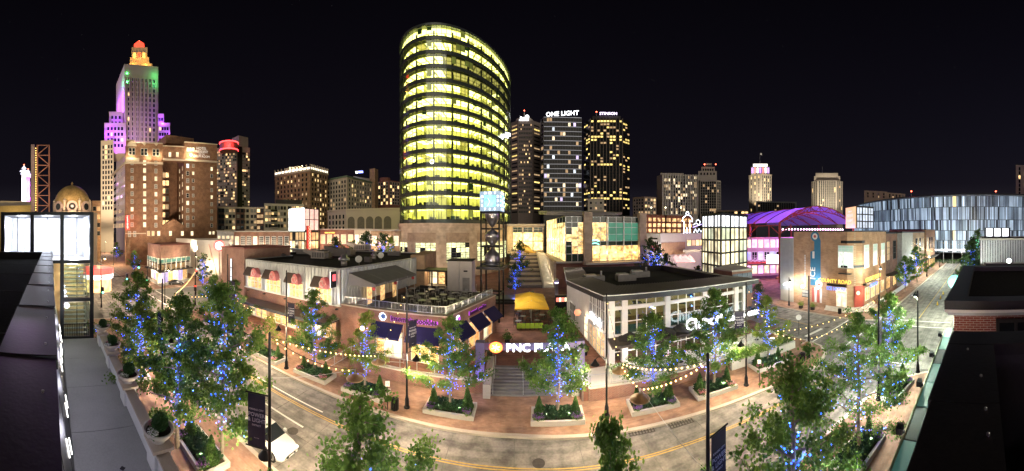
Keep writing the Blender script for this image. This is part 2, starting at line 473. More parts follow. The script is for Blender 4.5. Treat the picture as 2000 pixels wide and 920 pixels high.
# ================================================================== the setting
PAVER = bricks('paver', (0.22, 0.095, 0.072), (0.28, 0.13, 0.10), (0.19, 0.14, 0.125), 0.22, 0.11, 'floor', 0.8, 0.008, 0.15)
TANPAVE = bricks('sidewalk_paver', (0.27, 0.15, 0.10), (0.33, 0.20, 0.14), (0.23, 0.185, 0.155), 0.3, 0.15, 'floor', 0.8, 0.007, 0.1)
ASPH = pbr('asphalt', (0.06, 0.058, 0.056), 0.9, 0, 0.3, 0.6, 0.15)
SLAB = pbr('road_concrete', (0.195, 0.178, 0.16), 0.8, 0, 0.36, 0.45, 0.08, 0.35, 6)
SLAB2 = pbr('road_concrete_worn', (0.165, 0.152, 0.138), 0.75, 0, 0.42, 0.6, 0.08, 0.4, 5)
worn(SLAB); worn(SLAB2); worn(PAVER, .45); worn(TANPAVE, .45)
KERB = pbr('kerb_stone', (0.40, 0.35, 0.29), 0.85, 0, 0.18, 0.8)
YELLOW = pbr('road_yellow', (0.46, 0.30, 0.07), 0.7, 0, 0.35, 3)
LINEW = pbr('road_white', (0.70, 0.68, 0.63), 0.7, 0, 0.12, 3)
PATIO = pbr('pale_patio', (0.60, 0.57, 0.53), 0.75, 0, 0.1, 0.4)
SOIL = pbr('soil', (0.035, 0.022, 0.014), 0.95, 0, 0.4, 4)

struct('ground', MB().quad((-3000, -3000, -0.06), (3000, -3000, -0.06), (3000, 3000, -0.06), (-3000, 3000, -0.06)), ASPH)

FARK = [(-50, 22.4), (-21.2, 21.9), (-10.7, 21.8), (0, 21.5), (11.6, 20.1), (19.6, 18.8), (28, 17.3)]
NEARK = [(-50, 12.0), (-21, 12.8), (0, 12.7), (10, 12.2), (18, 11.3), (25, 10.2), (31.5, 8.0)]
def along(pl, x):
    for (x0, y0), (x1, y1) in zip(pl, pl[1:]):
        if x <= x1: break
    return y0 + (y1 - y0) * (x - x0) / (x1 - x0)
def lane(x, t): a, b_ = along(NEARK, x), along(FARK, x); return a + (b_ - a) * t

# the street in front: concrete slabs with open joints over a dark bed
road = struct('road', MB().quad((-400, -60, -0.035), (150, -60, -0.035), (150, 300, -0.035), (-400, 300, -0.035)), pbr('road_bed', (0.13, 0.125, 0.115), 0.9, 0, 0.25, 0.3, 0.1))
def slab(poly, m):
    MB().prism(ccw(poly), -0.03, 0.0, True, False).build('slab', m, road)
TS = [0.0, 0.36, 0.69, 1.0]
xs = [-49.7 + 4.5 * i for i in range(19)]
for i in range(len(xs) - 1):
    x0, x1 = xs[i] + 0.02, xs[i + 1] - 0.02
    for j in range(3):
        g = 0.03
        slab([(x0, lane(x0, TS[j]) + g), (x1, lane(x1, TS[j]) + g), (x1, lane(x1, TS[j + 1]) - g), (x0, lane(x0, TS[j + 1]) - g)], random.choice((SLAB, SLAB, SLAB2)))
# right-hand intersection and the streets leading off
for i in range(3):
    for j in range(4):
        x0 = 31.6 + i * 4.62; y0 = 4.9 + j * 3.1
        slab([(x0 + .03, y0 + .03), (x0 + 4.59, y0 + .03), (x0 + 4.59, y0 + 3.07), (x0 + .03, y0 + 3.07)], random.choice((SLAB, SLAB2)))
for i in range(18):
    for j in range(3):
        x0 = 45.5 + i * 5.2; y0 = 5.05 + j * 3.93
        slab([(x0 + .03, y0 + .03), (x0 + 5.17, y0 + .03), (x0 + 5.17, y0 + 3.9), (x0 + .03, y0 + 3.9)], random.choice((SLAB, SLAB2)))
for i in range(2):
    for j in range(9):
        x0 = 33.9 + i * 5.75; y0 = 17.4 + j * 4.6
        slab([(x0 + .03, y0 + .03), (x0 + 5.72, y0 + .03), (x0 + 5.72, y0 + 4.57), (x0 + .03, y0 + 4.57)], random.choice((SLAB, SLAB2)))
for i in range(4):
    for j in range(4):
        x0 = -71 + i * 5.25; y0 = 9.0 + j * 4.2
        slab([(x0 + .03, y0 + .03), (x0 + 5.22, y0 + .03), (x0 + 5.22, y0 + 4.17), (x0 + .03, y0 + 4.17)], random.choice((SLAB, SLAB2)))
for i in range(20):
    for j in range(2):
        x0 = -71.1 - (i + 1) * 6.0; y0 = 11.3 + j * 5.6
        slab([(x0 + .03, y0 + .03), (x0 + 5.97, y0 + .03), (x0 + 5.97, y0 + 5.57), (x0 + .03, y0 + 5.57)], random.choice((SLAB, SLAB2)))

def stripe(name, pts, w, m):
    mb = MB()
    for a, b_ in zip(pts, pts[1:]):
        a, b_ = Vector(a), Vector(b_); d = (b_ - a).normalized(); n = Vector((-d.y, d.x)) * (w / 2)
        mb.quad((*(a - n), 0.006), (*(b_ - n), 0.006), (*(b_ + n), 0.006), (*(a + n), 0.006))
    o = mb.build(name, m); o['kind'] = 'structure'; o.parent = road; return o
cx = [-49 + i * 2 for i in range(40)]
stripe('centre_line', [(x, lane(x, 0.67)) for x in cx], 0.10, YELLOW)
stripe('centre_line', [(x, lane(x, 0.693)) for x in cx], 0.10, YELLOW)
stripe('lane_line', [(x, lane(x, 0.47)) for x in cx[:18]], 0.16, LINEW)
stripe('lane_line', [(x, lane(x, 0.74)) for x in cx[:18]], 0.14, LINEW)
for pts, w in (([(33.9, 21.9), (44.9, 21.9)], .22), ([(33.4, 17.4), (45, 17.2)], .22), ([(35, 23.8), (39.2, 23.6)], .5), ([(32, 5.1), (45, 4.9)], .25),
               ([(32.4, 8.2), (32.4, 16.8)], .2), ([(45.6, 5.4), (45.6, 16.6)], .2), ([(48.4, 5.4), (48.4, 16.6)], .2)):
    stripe('crosswalk_line', pts, w, LINEW)
stripe('centre_line', [(39.7, 24), (39.7, 60)], 0.14, YELLOW)
stripe('centre_line', [(50, 10.9), (138, 10.9)], 0.14, YELLOW)
for x in (-71.5, -51.5): stripe('crosswalk_line', [(x, 12.5), (x, 21.5)], .25, LINEW)
for y in (22.8, 25.8): stripe('crosswalk_line', [(-70.6, y), (-50.4, y)], .25, LINEW)
IRON = pbr('cast_iron', (0.07, 0.06, 0.05), 0.6, 0.5, 0.3, 6, 0.3)
for px, py, r in ((1052, 905, .42), (572, 842, .42), (1615, 640, .4), (252, 628, .9)):
    p = G(px, py); MB().lathe([(r, 0.004), (r, 0.012), (r * .86, 0.012), (r * .84, 0.007), (r * .1, 0.009)], p, 18).build('manhole_cover', IRON, road)
for px, py in ((1252, 841), (1329, 825)):
    p = G(px, py); t = -0.13; m = MB()
    dx, dy = cos(t), sin(t)
    for k in range(9):
        u = -0.95 + k * 0.2375
        c = Vector((p.x + dx * u, p.y + dy * u - 0.1, 0.012)); m.bar(c + Vector((-dy * .3, dx * .3, 0)), c - Vector((-dy * .3, dx * .3, 0)), 0.10, 0.012)
    for v in (-.3, 0, .3):
        m.bar((p.x - dx - dy * v, p.y - dy + dx * v - .1, .014), (p.x + dx - dy * v, p.y + dy + dx * v - .1, .014), .06, .014)
    m.build('drain_grate', IRON, road)

# pavements with kerbs
def pavement(name, poly, m, kerb=0.32):
    poly = ccw(poly)
    o = struct(name, MB().prism(inset(poly, kerb), -0.05, 0.125), m)
    parapet(poly, -0.05, 0.13, kerb + 0.004).build('kerb', KERB, o)
    return o
pavement('far_pavement', [(-50, 26)] + [(-49.3, 23.6), (-47.5, 22.5)] + FARK[1:] + [(31.4, 18.2), (33.2, 20.0), (33.8, 22.5), (33.8, 130), (-50, 130)], TANPAVE)
pavement('corner_pavement', [(45.4, 130), (45.4, 20.5), (46.5, 18), (49, 16.9), (142, 16.9), (142, 130)], TANPAVE)
pavement('hotel_pavement', [(-71.5, 130), (-71.5, 26), (-73, 23.4), (-76, 22.6), (-400, 22.6), (-400, 130)], TANPAVE)
pavement('near_pavement', [(-50, -40), (-50, 10), (-48, 12)] + NEARK[1:-1] + [(29, 8.6), (31, 6), (31.5, 2), (31.5, -40)], TANPAVE)
pavement('side_pavement', [(45.4, -40), (45.4, 2), (47, 4.6), (50, 5), (142, 5), (142, -40)], TANPAVE)
pavement('theatre_pavement', [(-72, -40), (-72, 8), (-74, 10.6), (-77, 11), (-400, 11), (-400, -40)], TANPAVE)

# the raised plaza, its ramp, retaining walls, stair and gate
PZ = 1.25
plaza = struct('plaza', MB().prism(ccw([(-46, 28.2), (-17, 28.2), (-17, 27.3), (-3.05, 27.3), (-3.05, 30.3), (5.6, 30.3), (5.6, 25.3), (30.6, 24.3), (32.6, 27), (32.6, 120), (-46, 120)]), 0.1, PZ), PAVER)
MB().prism(ccw([(5.62, 25.62), (30.4, 24.62), (31.4, 28.0), (10, 29.1), (5.62, 28.6)]), PZ, PZ + 0.006).build('patio_paving', PATIO, plaza)
struct('ramp', MB().prism([(-46, 24.9), (-17.02, 24.9), (-17.02, 28.18), (-46, 28.18)], 0.1, [0.14, 0.14, PZ + .004, PZ + .004]), TANPAVE)
def wallrun(mb, pts, z0, z1, t):
    for a, b_ in zip(pts, pts[1:]): mb.bar((a[0], a[1], (z0 + z1) / 2), (b_[0], b_[1], (z0 + z1) / 2), t, z1 - z0)
    return mb
for nm, pts, z1 in (('brick terrace wall below the dark blue awnings', [(-17, 27.2), (-3.1, 27.2)], PZ + .05), ('brick terrace wall below the white columned restaurant', [(6.2, 25.2), (30.5, 24.2)], PZ + .1)):
    t = thing('retaining_wall', 'low ' + nm, 'wall', (pts[0][0], pts[0][1], 0))
    wallrun(MB(), pts, 0.1, z1 - 0.1, 0.26).build('brickwork', REDBR, t)
    wallrun(MB(), pts, z1 - 0.1, z1 + 0.02, 0.36).build('coping', CONC, t)
stair = thing('stair', 'broad grey stone stair rising under the lit white sign', 'stairs', (1, 27, 0))
STEP = pbr('step_stone', (0.20, 0.195, 0.20), 0.75, 0, 0.15, 2)
for k in range(9):
    MB().box(-2.4, 26.7 + k * .40, 0.1, 4.9, 26.7 + (k + 1) * .40 + (0 if k < 8 else .05), .13 + (k + 1) * .1265).build('step', STEP, stair)
for x0, x1 in ((-3.05, -2.4), (4.9, 5.6)):
    MB().prism([(x0, 26.2), (x1, 26.2), (x1, 30.9), (x0, 30.9)], 0.1, [1.35, 1.35, 1.95, 1.95]).build('cheek_wall', CONC, stair)
for x in (-2.2, 0.55, 4.7):
    m = MB(); p0, p1 = Vector((x, 26.75, .2)), Vector((x, 30.4, PZ))
    for q in (p0, (p0 + p1) / 2, p1): m.tube([q, q + Vector((0, 0, 1.0))], 0.03, 6)
    m.tube([p0 + Vector((0, 0, 1)), p1 + Vector((0, 0, 1))], 0.03, 6); m.build('handrail', STEEL, stair)
LAV = pbr('sign_panel', (0.13, 0.11, 0.22), 0.6, 0, 0.05)
gate = thing('sign_gate', 'pale gate with white lit letters and round orange emblem over the stair', 'sign', (1, 28.2, PZ))
for x0, x1 in ((-3.95, -3.1), (5.65, 6.45)):
    MB().box(x0, 27.75, PZ - 1.1, x1, 28.5, 4.5).build('pillar', LAV, gate)
MB().box(-3.1, 28.05, 3.72, 5.65, 28.25, 4.4).build('beam', LAV, gate)
SIGNW = em('sign_white', (0.95, 0.97, 1.0), 2.6)
letters('lettering', 'PNC PLAZA', (2.0, 27.9, 4.0), (0, -1), 1.05, SIGNW, gate, 0.05, 0.016, 1.1)
ORANGE = em('sign_orange', (1.0, 0.16, 0.03), 4.0)
o = MB()
c = Vector((-2.0, 27.9, 4.05))
o.add([c + Vector((.62 * cos(t * pi / 12), .05 * s_, .5 * sin(t * pi / 12))) for s_ in (-1, 1) for t in range(24)],
      [tuple(range(23, -1, -1)), tuple(range(24, 48))] + [(i, (i + 1) % 24, 24 + (i + 1) % 24, 24 + i) for i in range(24)])
emb = o.build('emblem', ORANGE, gate)
m = MB()
for k in range(3):
    t = k * pi / 3 + .35
    m.bar(c + Vector((.4 * cos(t), -.06, .32 * sin(t))), c - Vector((.4 * cos(t), .06, .32 * sin(t))), .05, .05, (0, 1, 0))
m.build('emblem_mark', em('sign_cream', (1, .75, .5), 5.0), emb)
light('sign_glow', 'AREA', (1.2, 27.6, 4.0), 25, (.9, .93, 1), gate, 5.0, (1.2, 20, 2)).data.shape = 'SQUARE'
for x in (-3.5, 6.05): light('pillar_lamp', 'POINT', (x, 27.2, 1.6), 30, (.40, .30, 1.0), gate, .1)

# railings
def railing(label, pts, z, h=1.05, m=STEEL, step=1.6, mesh=True, closed=False):
    t = thing('railing', label, 'railing', (*pts[0][:2], z if not isinstance(z, (list, tuple)) else z[0]))
    zz = z if isinstance(z, (list, tuple)) else [z] * len(pts)
    top = MB()
    for i, (a, b_) in enumerate(zip(pts, pts[1:])):
        A = Vector((a[0], a[1], zz[i])); B = Vector((b_[0], b_[1], zz[i + 1])); n = max(1, round((B - A).length / step))
        for k in range(n + (i == len(pts) - 2)):
            p = A.lerp(B, k / n); MB().bar(p, p + Vector((0, 0, h)), .06, .06).build('post', m, t)
        up = Vector((0, 0, h)); top.bar(A + up, B + up, .07, .05); top.bar(A + Vector((0, 0, .12)), B + Vector((0, 0, .12)), .04, .04)
        if mesh:
            g = MB(); n2 = int((B - A).length / .16)
            for k in range(1, n2): p = A.lerp(B, k / n2); g.bar(p + Vector((0, 0, .12)), p + up, .018, .018)
            g.build('infill', m, t)
    top.build('rail', m, t); return t
railing('grey metal railing on the terrace edge left of the stair', [(-16.8, 27.3), (-4.2, 27.3)], PZ + .02, 1.0, STEEL, 1.8, False)
railing('zigzag grey ramp handrail by the cookie shop doors', [(-19, 25.2), (-17.5, 27.9), (-13, 28.2), (-11.5, 28.6)], [.2, PZ, PZ, PZ], 1.0, STEEL, 1.2, False)
railing('slim grey railing on the patio edge right of the stair', [(6.4, 25.4), (29.5, 24.4)], PZ + .1, .95, STEEL, 2.0, False)

# ================================================================== our own rooftops and terrace
COPING = pbr('bronze_coping', (0.010, 0.008, 0.008), 0.40, 0.0, 0.6, 1.2, 0.12, 0.35)
GRAVEL = pbr('roof_gravel', (0.010, 0.010, 0.010), 0.95, 0, 0.7, 9, 0.6, 0.1, 40)
nr = thing('rooftop', 'near black gravel roof with dark metal coping, left foreground', 'roof', (-14, -3, 0))
MB().box(-26.9, -12, 12.0, -1.4, -.80, 12.55).build('gravel_deck', GRAVEL, nr)
for k in range(9):
    x1 = -1.4 - k * 2.85; x0 = x1 - 2.84
    MB().prism([(x0, -.82), (x1, -.80), (x1, .09), (x0, .06)], 13.02, [13.2, 13.2, 13.17, 13.17]).build('coping_plate', COPING, nr)
MB().box(-26.9, -.78, 5.0, -1.4, .03, 13.02).build('parapet_wall', DARK, nr)
MB().box(-26.95, -12, 12.55, -26.5, -.85, 13.15).build('end_coping', COPING, nr)
for k in range(8):
    MB().bar((-1.5 - k * 2.85 - 2.845, -.80, 13.205), (-1.5 - k * 2.85 - 2.845, .07, 13.19), .05, .02).build('coping_seam', COPING, nr)
for k in range(16): MB().lathe([(.02, 13.19), (.02, 13.215), (.008, 13.22)], (-1.9 - k * 1.43, -.1, 0), 6).build('coping_bolt', STEEL, nr)
for k in range(5): MB().bar((-2 - k * 5, -11, 12.556), (-2 - k * 5, -.85, 12.556), .12, .02).build('membrane_seam', ROOF, nr)
# terrace below
TERR = pbr('terrace_concrete', (0.24, 0.235, 0.245), 0.8, 0, 0.18, 0.5, 0.05)
tw = thing('terrace', 'raised grey walkway with white parapet below the left roof', 'terrace', (-14, 2.5, 0))
for k in range(6):
    MB().box(-27 + k * 4.2 + .015, .05, 4.7, -27 + (k + 1) * 4.2 - .015, 4.15, 5.2).build('floor_slab', TERR, tw)
WH = pbr('white_stucco', (0.66, 0.65, 0.66), 0.8, 0, 0.08, 0.6)
SANDC = pbr('sand_coping', (0.45, 0.37, 0.31), 0.85, 0, 0.12, 0.8)
for x in (-3.0, -7.5):
    MB().box(x - .2, 4.2, 6.11, x + .2, 4.45, 6.4).build('floodlight', BLACK, tw); light('floodlight_beam', 'SPOT', (x, 4.55, 6.5), 900, (1, .93, .75), tw, .12, (x - .5, 7.6, 10.0), 105)  # fixtures added out of view to light the near tree tops
pier = [-11.6, -16.6, -21.3, -25.4]
MB().box(-27, 4.15, 3.9, -1.8, 4.5, 6.0).build('parapet', WH, tw)
MB().box(-27, 4.08, 6.0, -1.8, 4.62, 6.1).build('parapet_cap', SANDC, tw)
for x in pier:
    MB().box(x - .5, 4.02, 3.9, x + .5, 4.72, 6.16).build('pier', WH, tw)
    MB().box(x - .62, 3.92, 6.16, x + .62, 4.82, 6.28).build('pier_cap', SANDC, tw)
MB().box(-27, -.7, .1, -1.8, 4.45, 3.9).build('lower_wall', REDBR, tw)
MB().lathe([(.0, 5.206), (.13, 5.206), (.13, 5.212), (.02, 5.212)], (-11.9, 2.9, 0), 4).build('drain', BLACK, tw)
# slanted dark panels with slim white light tubes on our wall
TUBE = em('tube_white', (1.0, 0.97, 0.92), 4.0)
lp = thing('panel_screen', 'row of slanted black panels with thin white light tubes beside the walkway', 'screen', (-14, .8, 5.2))
for k in range(8):
    x0 = -26 + k * 3.05
    MB().prism([(x0, .10), (x0 + 2.9, .10), (x0 + 2.9, .16), (x0, .16)], 5.25, 9.2).v
    pn = MB().add([(x0, .95, 5.25), (x0 + 2.9, .95, 5.25), (x0 + 2.9, .2, 9.4), (x0, .2, 9.4), (x0, .89, 5.25), (x0 + 2.9, .89, 5.25), (x0 + 2.9, .14, 9.4), (x0, .14, 9.4)],
                  [(0, 1, 2, 3), (7, 6, 5, 4), (0, 4, 5, 1), (1, 5, 6, 2), (2, 6, 7, 3), (3, 7, 4, 0)]).build('panel', BLACK, lp)
    for q in range(2):
        u = x0 + .5 + 1.4 * q + random.uniform(-.2, .4); f0 = random.uniform(.15, .6)
        a = Vector((u, .95 - .75 * f0 + .03, 5.25 + 4.15 * f0)); f1 = f0 + .16
        b_ = Vector((u + .02, .95 - .75 * f1 + .03, 5.25 + 4.15 * f1))
        MB().bar(a, b_, .035, .03).build('light_tube', TUBE, pn)
MB().box(-26.5, -.0, 9.3, -1.8, .22, 9.6).build('bracket_rail', STEEL, lp)
for k in range(7): light('tube_light', 'POINT', (-25 + k * 3.4, 1.5, 7.6), 45, (.86, .84, 1), lp, .3)
# rooftop on the right with its coping round a dark well
rr = thing('rooftop', 'near black coping round a dark roof well, right foreground', 'roof', (3.5, -1, 0))
for k, (x0, x1) in enumerate(((1.4, 3.1), (3.11, 4.72))):
    MB().prism([(x0, -.18), (x1, -.18), (x1, .55), (x0, .58)], 13.02, 13.2).build('coping_plate', COPING, rr)
MB().prism([(4.73, -9), (5.32, -9), (5.32, .53), (4.73, .55)], 13.02, 13.203).build('coping_plate', COPING, rr)
MB().box(1.4, -.14, 4.9, 5.28, .48, 13.02).build('parapet_wall', DARK, rr)
MB().box(4.78, -9, 4.9, 5.28, -.14, 13.02).build('end_wall', DARK, rr)
MB().box(1.4, -9, 10.9, 4.78, -.14, 11.0).build('well_floor', GRAVEL, rr)
for px, py in ((1916, 735), (1925, 800), (1930, 850), (1890, 683)):
    p = G(px, py, 13.2); MB().lathe([(.016, 0), (.016, .02), (.008, .026)], p, 8).build('coping_bolt', STEEL, rr)
nb = thing('brick_building', 'red brick roof house with white metal cornice, right foreground', 'building', (13, -3, 0))
NEARBR = bricks('near_brick', (0.23, 0.05, 0.042), (0.29, 0.075, 0.055), (0.42, 0.33, 0.30), 0.205, 0.068, 'wall', .85, .010)
MB().box(8.85, -9, 0.1, 17, .85, 12.55).build('wall', NEARBR, nb)
MB().box(8.6, -9, 12.55, 17.2, 1.02, 12.66).build('cornice', pbr('cornice_metal', (.42, .43, .45), .4, .5, .1), nb)
MB().box(8.5, -9, 12.66, 17.3, 1.1, 12.74).build('drip_edge', WHITEP, nb)
m = parapet([(8.5, -9.5), (17.3, -9.5), (17.3, 1.1), (8.5, 1.1)], 12.745, 13.0, .62); m.build('roof_coping', COPING, nb)
MB().box(9.1, -9, 12.742, 16.7, .5, 12.76).build('roof_deck', GRAVEL, nb)
for k in range(14): MB().box(8.56 + k * .62, 1.1, 12.70, 8.60 + k * .62, 1.115, 12.74).build('rivet', BLACK, nb)
mw = win_mesh(1.0, 2.2, DARK, .1, (1, 1), .12)
place_win(mw, PGLASS, (8.845, -1.0, 11.2), Vector((-1, 0, 0)), nb)
# glass canopy with small floodlights under our parapet
cp = thing('glass_canopy', 'narrow teal glass canopy with black floodlights along our street front', 'canopy', (17, 3, 5))
TEAL = em('teal_glass', (.25, .75, .62), .05, (.10, .28, .25))
for k in range(9):
    x0 = 5.4 + k * 2.8
    MB().box(x0, 3.1, 4.96, x0 + 2.72, 3.75, 5.0).build('glass_panel', TEAL if k % 3 else BLACK, cp)
MB().box(5.4, 3.76, 4.92, 30.6, 3.86, 5.06).build('edge_beam', pbr('green_steel', (.35, .40, .22), .5, .3), cp)
for k in range(10): MB().box(5.35 + k * 2.8, .55, 4.85, 5.42 + k * 2.8, 3.75, 4.95).build('bracket', BLACK, cp)
for k in range(5):
    x = 9.5 + k * 4.6; m = MB().box(x - .2, 3.9, 5.05, x + .2, 4.2, 5.35).box(x - .05, 3.8, 4.95, x + .05, 4.0, 5.2)
    for q in range(4): m.bar((x - .22, 3.95 + q * .07, 5.36), (x + .22, 3.95 + q * .07, 5.42), .03, .06)
    m.build('floodlight', BLACK, cp)
    light('floodlight_beam', 'SPOT', (x, 4.25, 5.6), 900, (.95, 1, .85), cp, .12, (x - .5, 7.2, 9.5), 100)
MB().box(5.29, -9, .1, 30.9, .5, 4.9).build('shop_front', DARK, cp)
# ================================================================== the oval office tower
def ell(t, k=1.0, c=(-21.5, 111.7), a=28.95, b_=17.1, th=R(70.57)):
    return Vector((c[0] + k * (a * cos(t) * cos(th) - b_ * sin(t) * sin(th)), c[1] + k * (a * cos(t) * sin(th) + b_ * sin(t) * cos(th)), 0))
NS = 96
def even(n):
    ts = [2 * pi * i / 2000 for i in range(2001)]; ps = [ell(t) for t in ts]; L = [0]
    for p, q in zip(ps, ps[1:]): L.append(L[-1] + (q - p).length)
    out = []; j = 0
    for i in range(n):
        s_ = L[-1] * i / n
        while L[j + 1] < s_: j += 1
        out.append(ts[j] + (ts[1]) * (s_ - L[j]) / (L[j + 1] - L[j]))
    return out
TT = even(NS); RING = [ell(t) for t in TT]
def ring(mb, k0, k1, z0, z1, idx=range(NS)):
    """closed annular band between scales k0 (outer) and k1 (inner)"""
    for i in idx:
        j = (i + 1) % NS
        a, b_, c, d = ell(TT[i], k0), ell(TT[j], k0), ell(TT[j], k1), ell(TT[i], k1)
        V = [(*p[:2], z) for z in (z0, z1) for p in (a, b_, c, d)]
        mb.add(V, [(0, 1, 5, 4), (2, 3, 7, 6), (4, 5, 6, 7), (3, 2, 1, 0)])
    return mb
FH, TB, NF = 4.18, 18.0, 14
tower = thing('office_tower', 'tall oval glass office tower with bright yellow lit floors', 'building', (-21.5, 111.7, 0))
SPAN = pbr('spandrel_green', (0.05, 0.062, 0.058), 0.25, 0.3, 0.15, 0.4)
TSTONE = bricks('tower_stone', (0.40, 0.32, 0.25), (0.47, 0.38, 0.30), (0.30, 0.25, 0.2), 1.6, 0.8, 'wall', .8, .015, .15)
TROUGH = pbr('tower_rough_stone', (0.30, 0.22, 0.16), 0.9, 0, 0.35, 0.8, 0.5)
CEILL = em('office_ceiling_light', (1.0, 0.90, 0.38), 4.2)
CEILD = em('office_ceiling_low', (1.0, 0.80, 0.30), 0.5)
TINT = pbr('office_wall', (0.78, 0.74, 0.40), 0.8, 0, 0.2, 0.25)
TDK = pbr('office_furniture', (0.05, 0.05, 0.045), 0.6, 0, 0.3)
TGR = pbr('office_green', (0.05, 0.11, 0.06), 0.6, 0, 0.3)
TPANE = glass('tower_glass', (0.88, 0.95, 0.76), 0.09)
MULL = pbr('tower_mullion', (0.06, 0.07, 0.065), 0.4, 0.5, 0.1)
front = sorted(range(NS), key=lambda i: -(-(RING[i] + RING[(i + 1) % NS]) / 2).normalized().dot(Vector(((RING[(i + 1) % NS] - RING[i]).y, -(RING[(i + 1) % NS] - RING[i]).x, 0)).normalized()))
nearest = set(front[:21]); seen = set(front[:54])
pw = (RING[1] - RING[0]).length
pane_me = MB().box(-pw / 2 + .03, -.03, -1.48, pw / 2 - .03, .03, 1.48).mesh('pane', TPANE)
rest = MB()
for f in range(NF):
    z0 = TB + f * FH
    ring(MB(), 1.006, .955, z0 - .50, z0 + .66).build('spandrel_band', SPAN, tower)
    ring(MB(), .955, .60, z0 + .1, z0 + .3).build('floor_slab', TINT, tower)
    on = MB(); low = MB(); zc = z0 + FH - .58
    for i in range(0, NS, 2):
        a0, a1 = TT[i], TT[(i + 2) % NS] if i + 2 < NS else TT[0] + 2 * pi
        dark = (f == NF - 4 and not 30 < i < 60 and random.random() < .55) or (f in (NF - 3, NF - 4) and ell(a0).x > -24 and random.random() < .93) or random.random() < .05
        for k0, k1 in ((.945, .875), (.86, .80)):
            c0 = a0 + (a1 - a0) * .1; c1 = a0 + (a1 - a0) * .9
            V = [(*ell(c0, k0)[:2], zc), (*ell(c1, k0)[:2], zc), (*ell(c1, k1)[:2], zc), (*ell(c0, k1)[:2], zc)]
            (low if dark else on).add(V, [(3, 2, 1, 0)])
    ring(MB(), .955, .60, zc + .02, zc + .1).build('ceiling', TINT, tower)
    tag(on.build('ceiling_lights', CEILL, tower), kind='stuff')
    if low.v: tag(low.build('dim_ceiling_lights', CEILD, tower), kind='stuff')
    fu = MB(); gr = MB(); wl2 = MB(); cl = MB()
    for i in seen:
        a0, a1 = TT[i], TT[(i + 1) % NS] if i < NS - 1 else 2 * pi
        if i % 4 == 0:      # columns and room dividers
            p = ell(a0, .93); cl.lathe([(.33, z0 + .3), (.33, zc)], p, 8)
        if random.random() < .16: wl2.bar((*ell(a0, .945)[:2], z0 + 1.9), (*ell(a0, .80)[:2], z0 + 1.9), .12, 3.2)
        for q in range(random.randint(0, 2)):
            p = ell(a0 + (a1 - a0) * random.random(), random.uniform(.86, .94)); w = random.uniform(.25, .65); h = random.uniform(.8, 1.5)
            (gr if random.random() < .18 else fu).box(p.x - w, p.y - .3, z0 + .3, p.x + w, p.y + .3, z0 + .3 + h)
        if random.random() < .12:   # drawn blind
            h = random.uniform(.5, 2.2); p, q = ell(a0, .985), ell(a1, .985)
            (gr if random.random() < .4 else wl2).bar((*p[:2], zc - h / 2), (*q[:2], zc - h / 2), .03, h)
    tag(fu.build('furniture', TDK, tower), kind='stuff'); tag(wl2.build('partitions', TINT, tower), kind='stuff')
    if gr.v: tag(gr.build('green_furniture', TGR, tower), kind='stuff')
    tag(cl.build('columns', TDK if f % 3 else TINT, tower), kind='stuff')
    mu = MB()
    for i in range(NS):
        p, q = RING[i], RING[(i + 1) % NS]; c = (p + q) / 2; d = (q - p).normalized()
        mu.bar((*p[:2], z0 + .66), (*p[:2], z0 + FH - .5), .07, .12, d)
        if i in nearest:
            o = link('pane', pane_me, tower, Vector((c.x, c.y, z0 + 2.17)) - origin(tower)); o.rotation_euler = (0, 0, math.atan2(d.y, d.x))
        else:
            n = Vector((d.y, -d.x, 0)) * .03; A = p.lerp(q, .02); B = p.lerp(q, .98)
            V = [Vector((*(t + s_ * n)[:2], z)) for s_ in (-1, 1) for t, z in ((A, z0 + .69), (B, z0 + .69), (B, z0 + 3.65), (A, z0 + 3.65))]
            rest.add(V, [(0, 3, 2, 1), (4, 5, 6, 7)])
    tag(mu.build('mullions', MULL, tower), kind='stuff')
tag(rest.build('farther_panes', TPANE, tower), kind='stuff')
zt = TB + NF * FH
ring(MB(), 1.012, .93, zt - .5, zt + .15).build('roof_ring', SPAN, tower)
ring(MB(), .79, .76, TB, zt).build('core_wall', TINT, tower)
MB().prism([tuple(p[:2]) for p in [ell(t, .935) for t in TT]], zt - .5, zt - .1).build('roof_deck', ROOF, tower)
tag(ring(MB(), .97, .90, zt - 1.05, zt - 1.0).build('cove_light', em('cove', (1, .88, .38), 3.2), tower))
# stone base with rough panels, piers and tall windows
ring(MB(), 1.03, .95, TB - 1.4, TB - .51).build('stone_cornice', TSTONE, tower)
ring(MB(), 1.015, .95, 0.1, TB - 1.4).build('stone_base', TSTONE, tower)
def cols_between(px0, px1):
    return [i for i in seen if px0 <= math.degrees(math.atan2(*RING[i][:2])) * 10.1 + 1010 < px1]
for a, b_ in ((796, 848), (866, 914), (925, 960)):
    ring(MB(), 1.022, 1.0, 11.9, TB - 3.4, cols_between(a, b_)).build('rough_panel', TROUGH, tower)
GWIN = em('lobby_pane', (.95, 1.0, .55), .6, vary=.8, vscale=1.2)
for a, b_ in ((782, 796), (807, 851), (872, 912), (926, 952), (962, 985)):
    for i in cols_between(a, b_):
        p, q = ell(TT[i], 1.018), ell(TT[(i + 1) % NS], 1.018); d, n, L = facing(p, q); c = (p + q) / 2
        for k in range(4):
            place_win(win_mesh(L - .16, 1.35, MULL, .06, (0, 1), .08), GWIN if random.random() < .85 else PGLASS, (c.x, c.y, 10.9 - k * 1.5), n, tower, 'lobby_window')
f_ = Vector((.75, -.66, 0)); u_ = Vector((.66, .75, 0))      # small white sign, too blurred to read
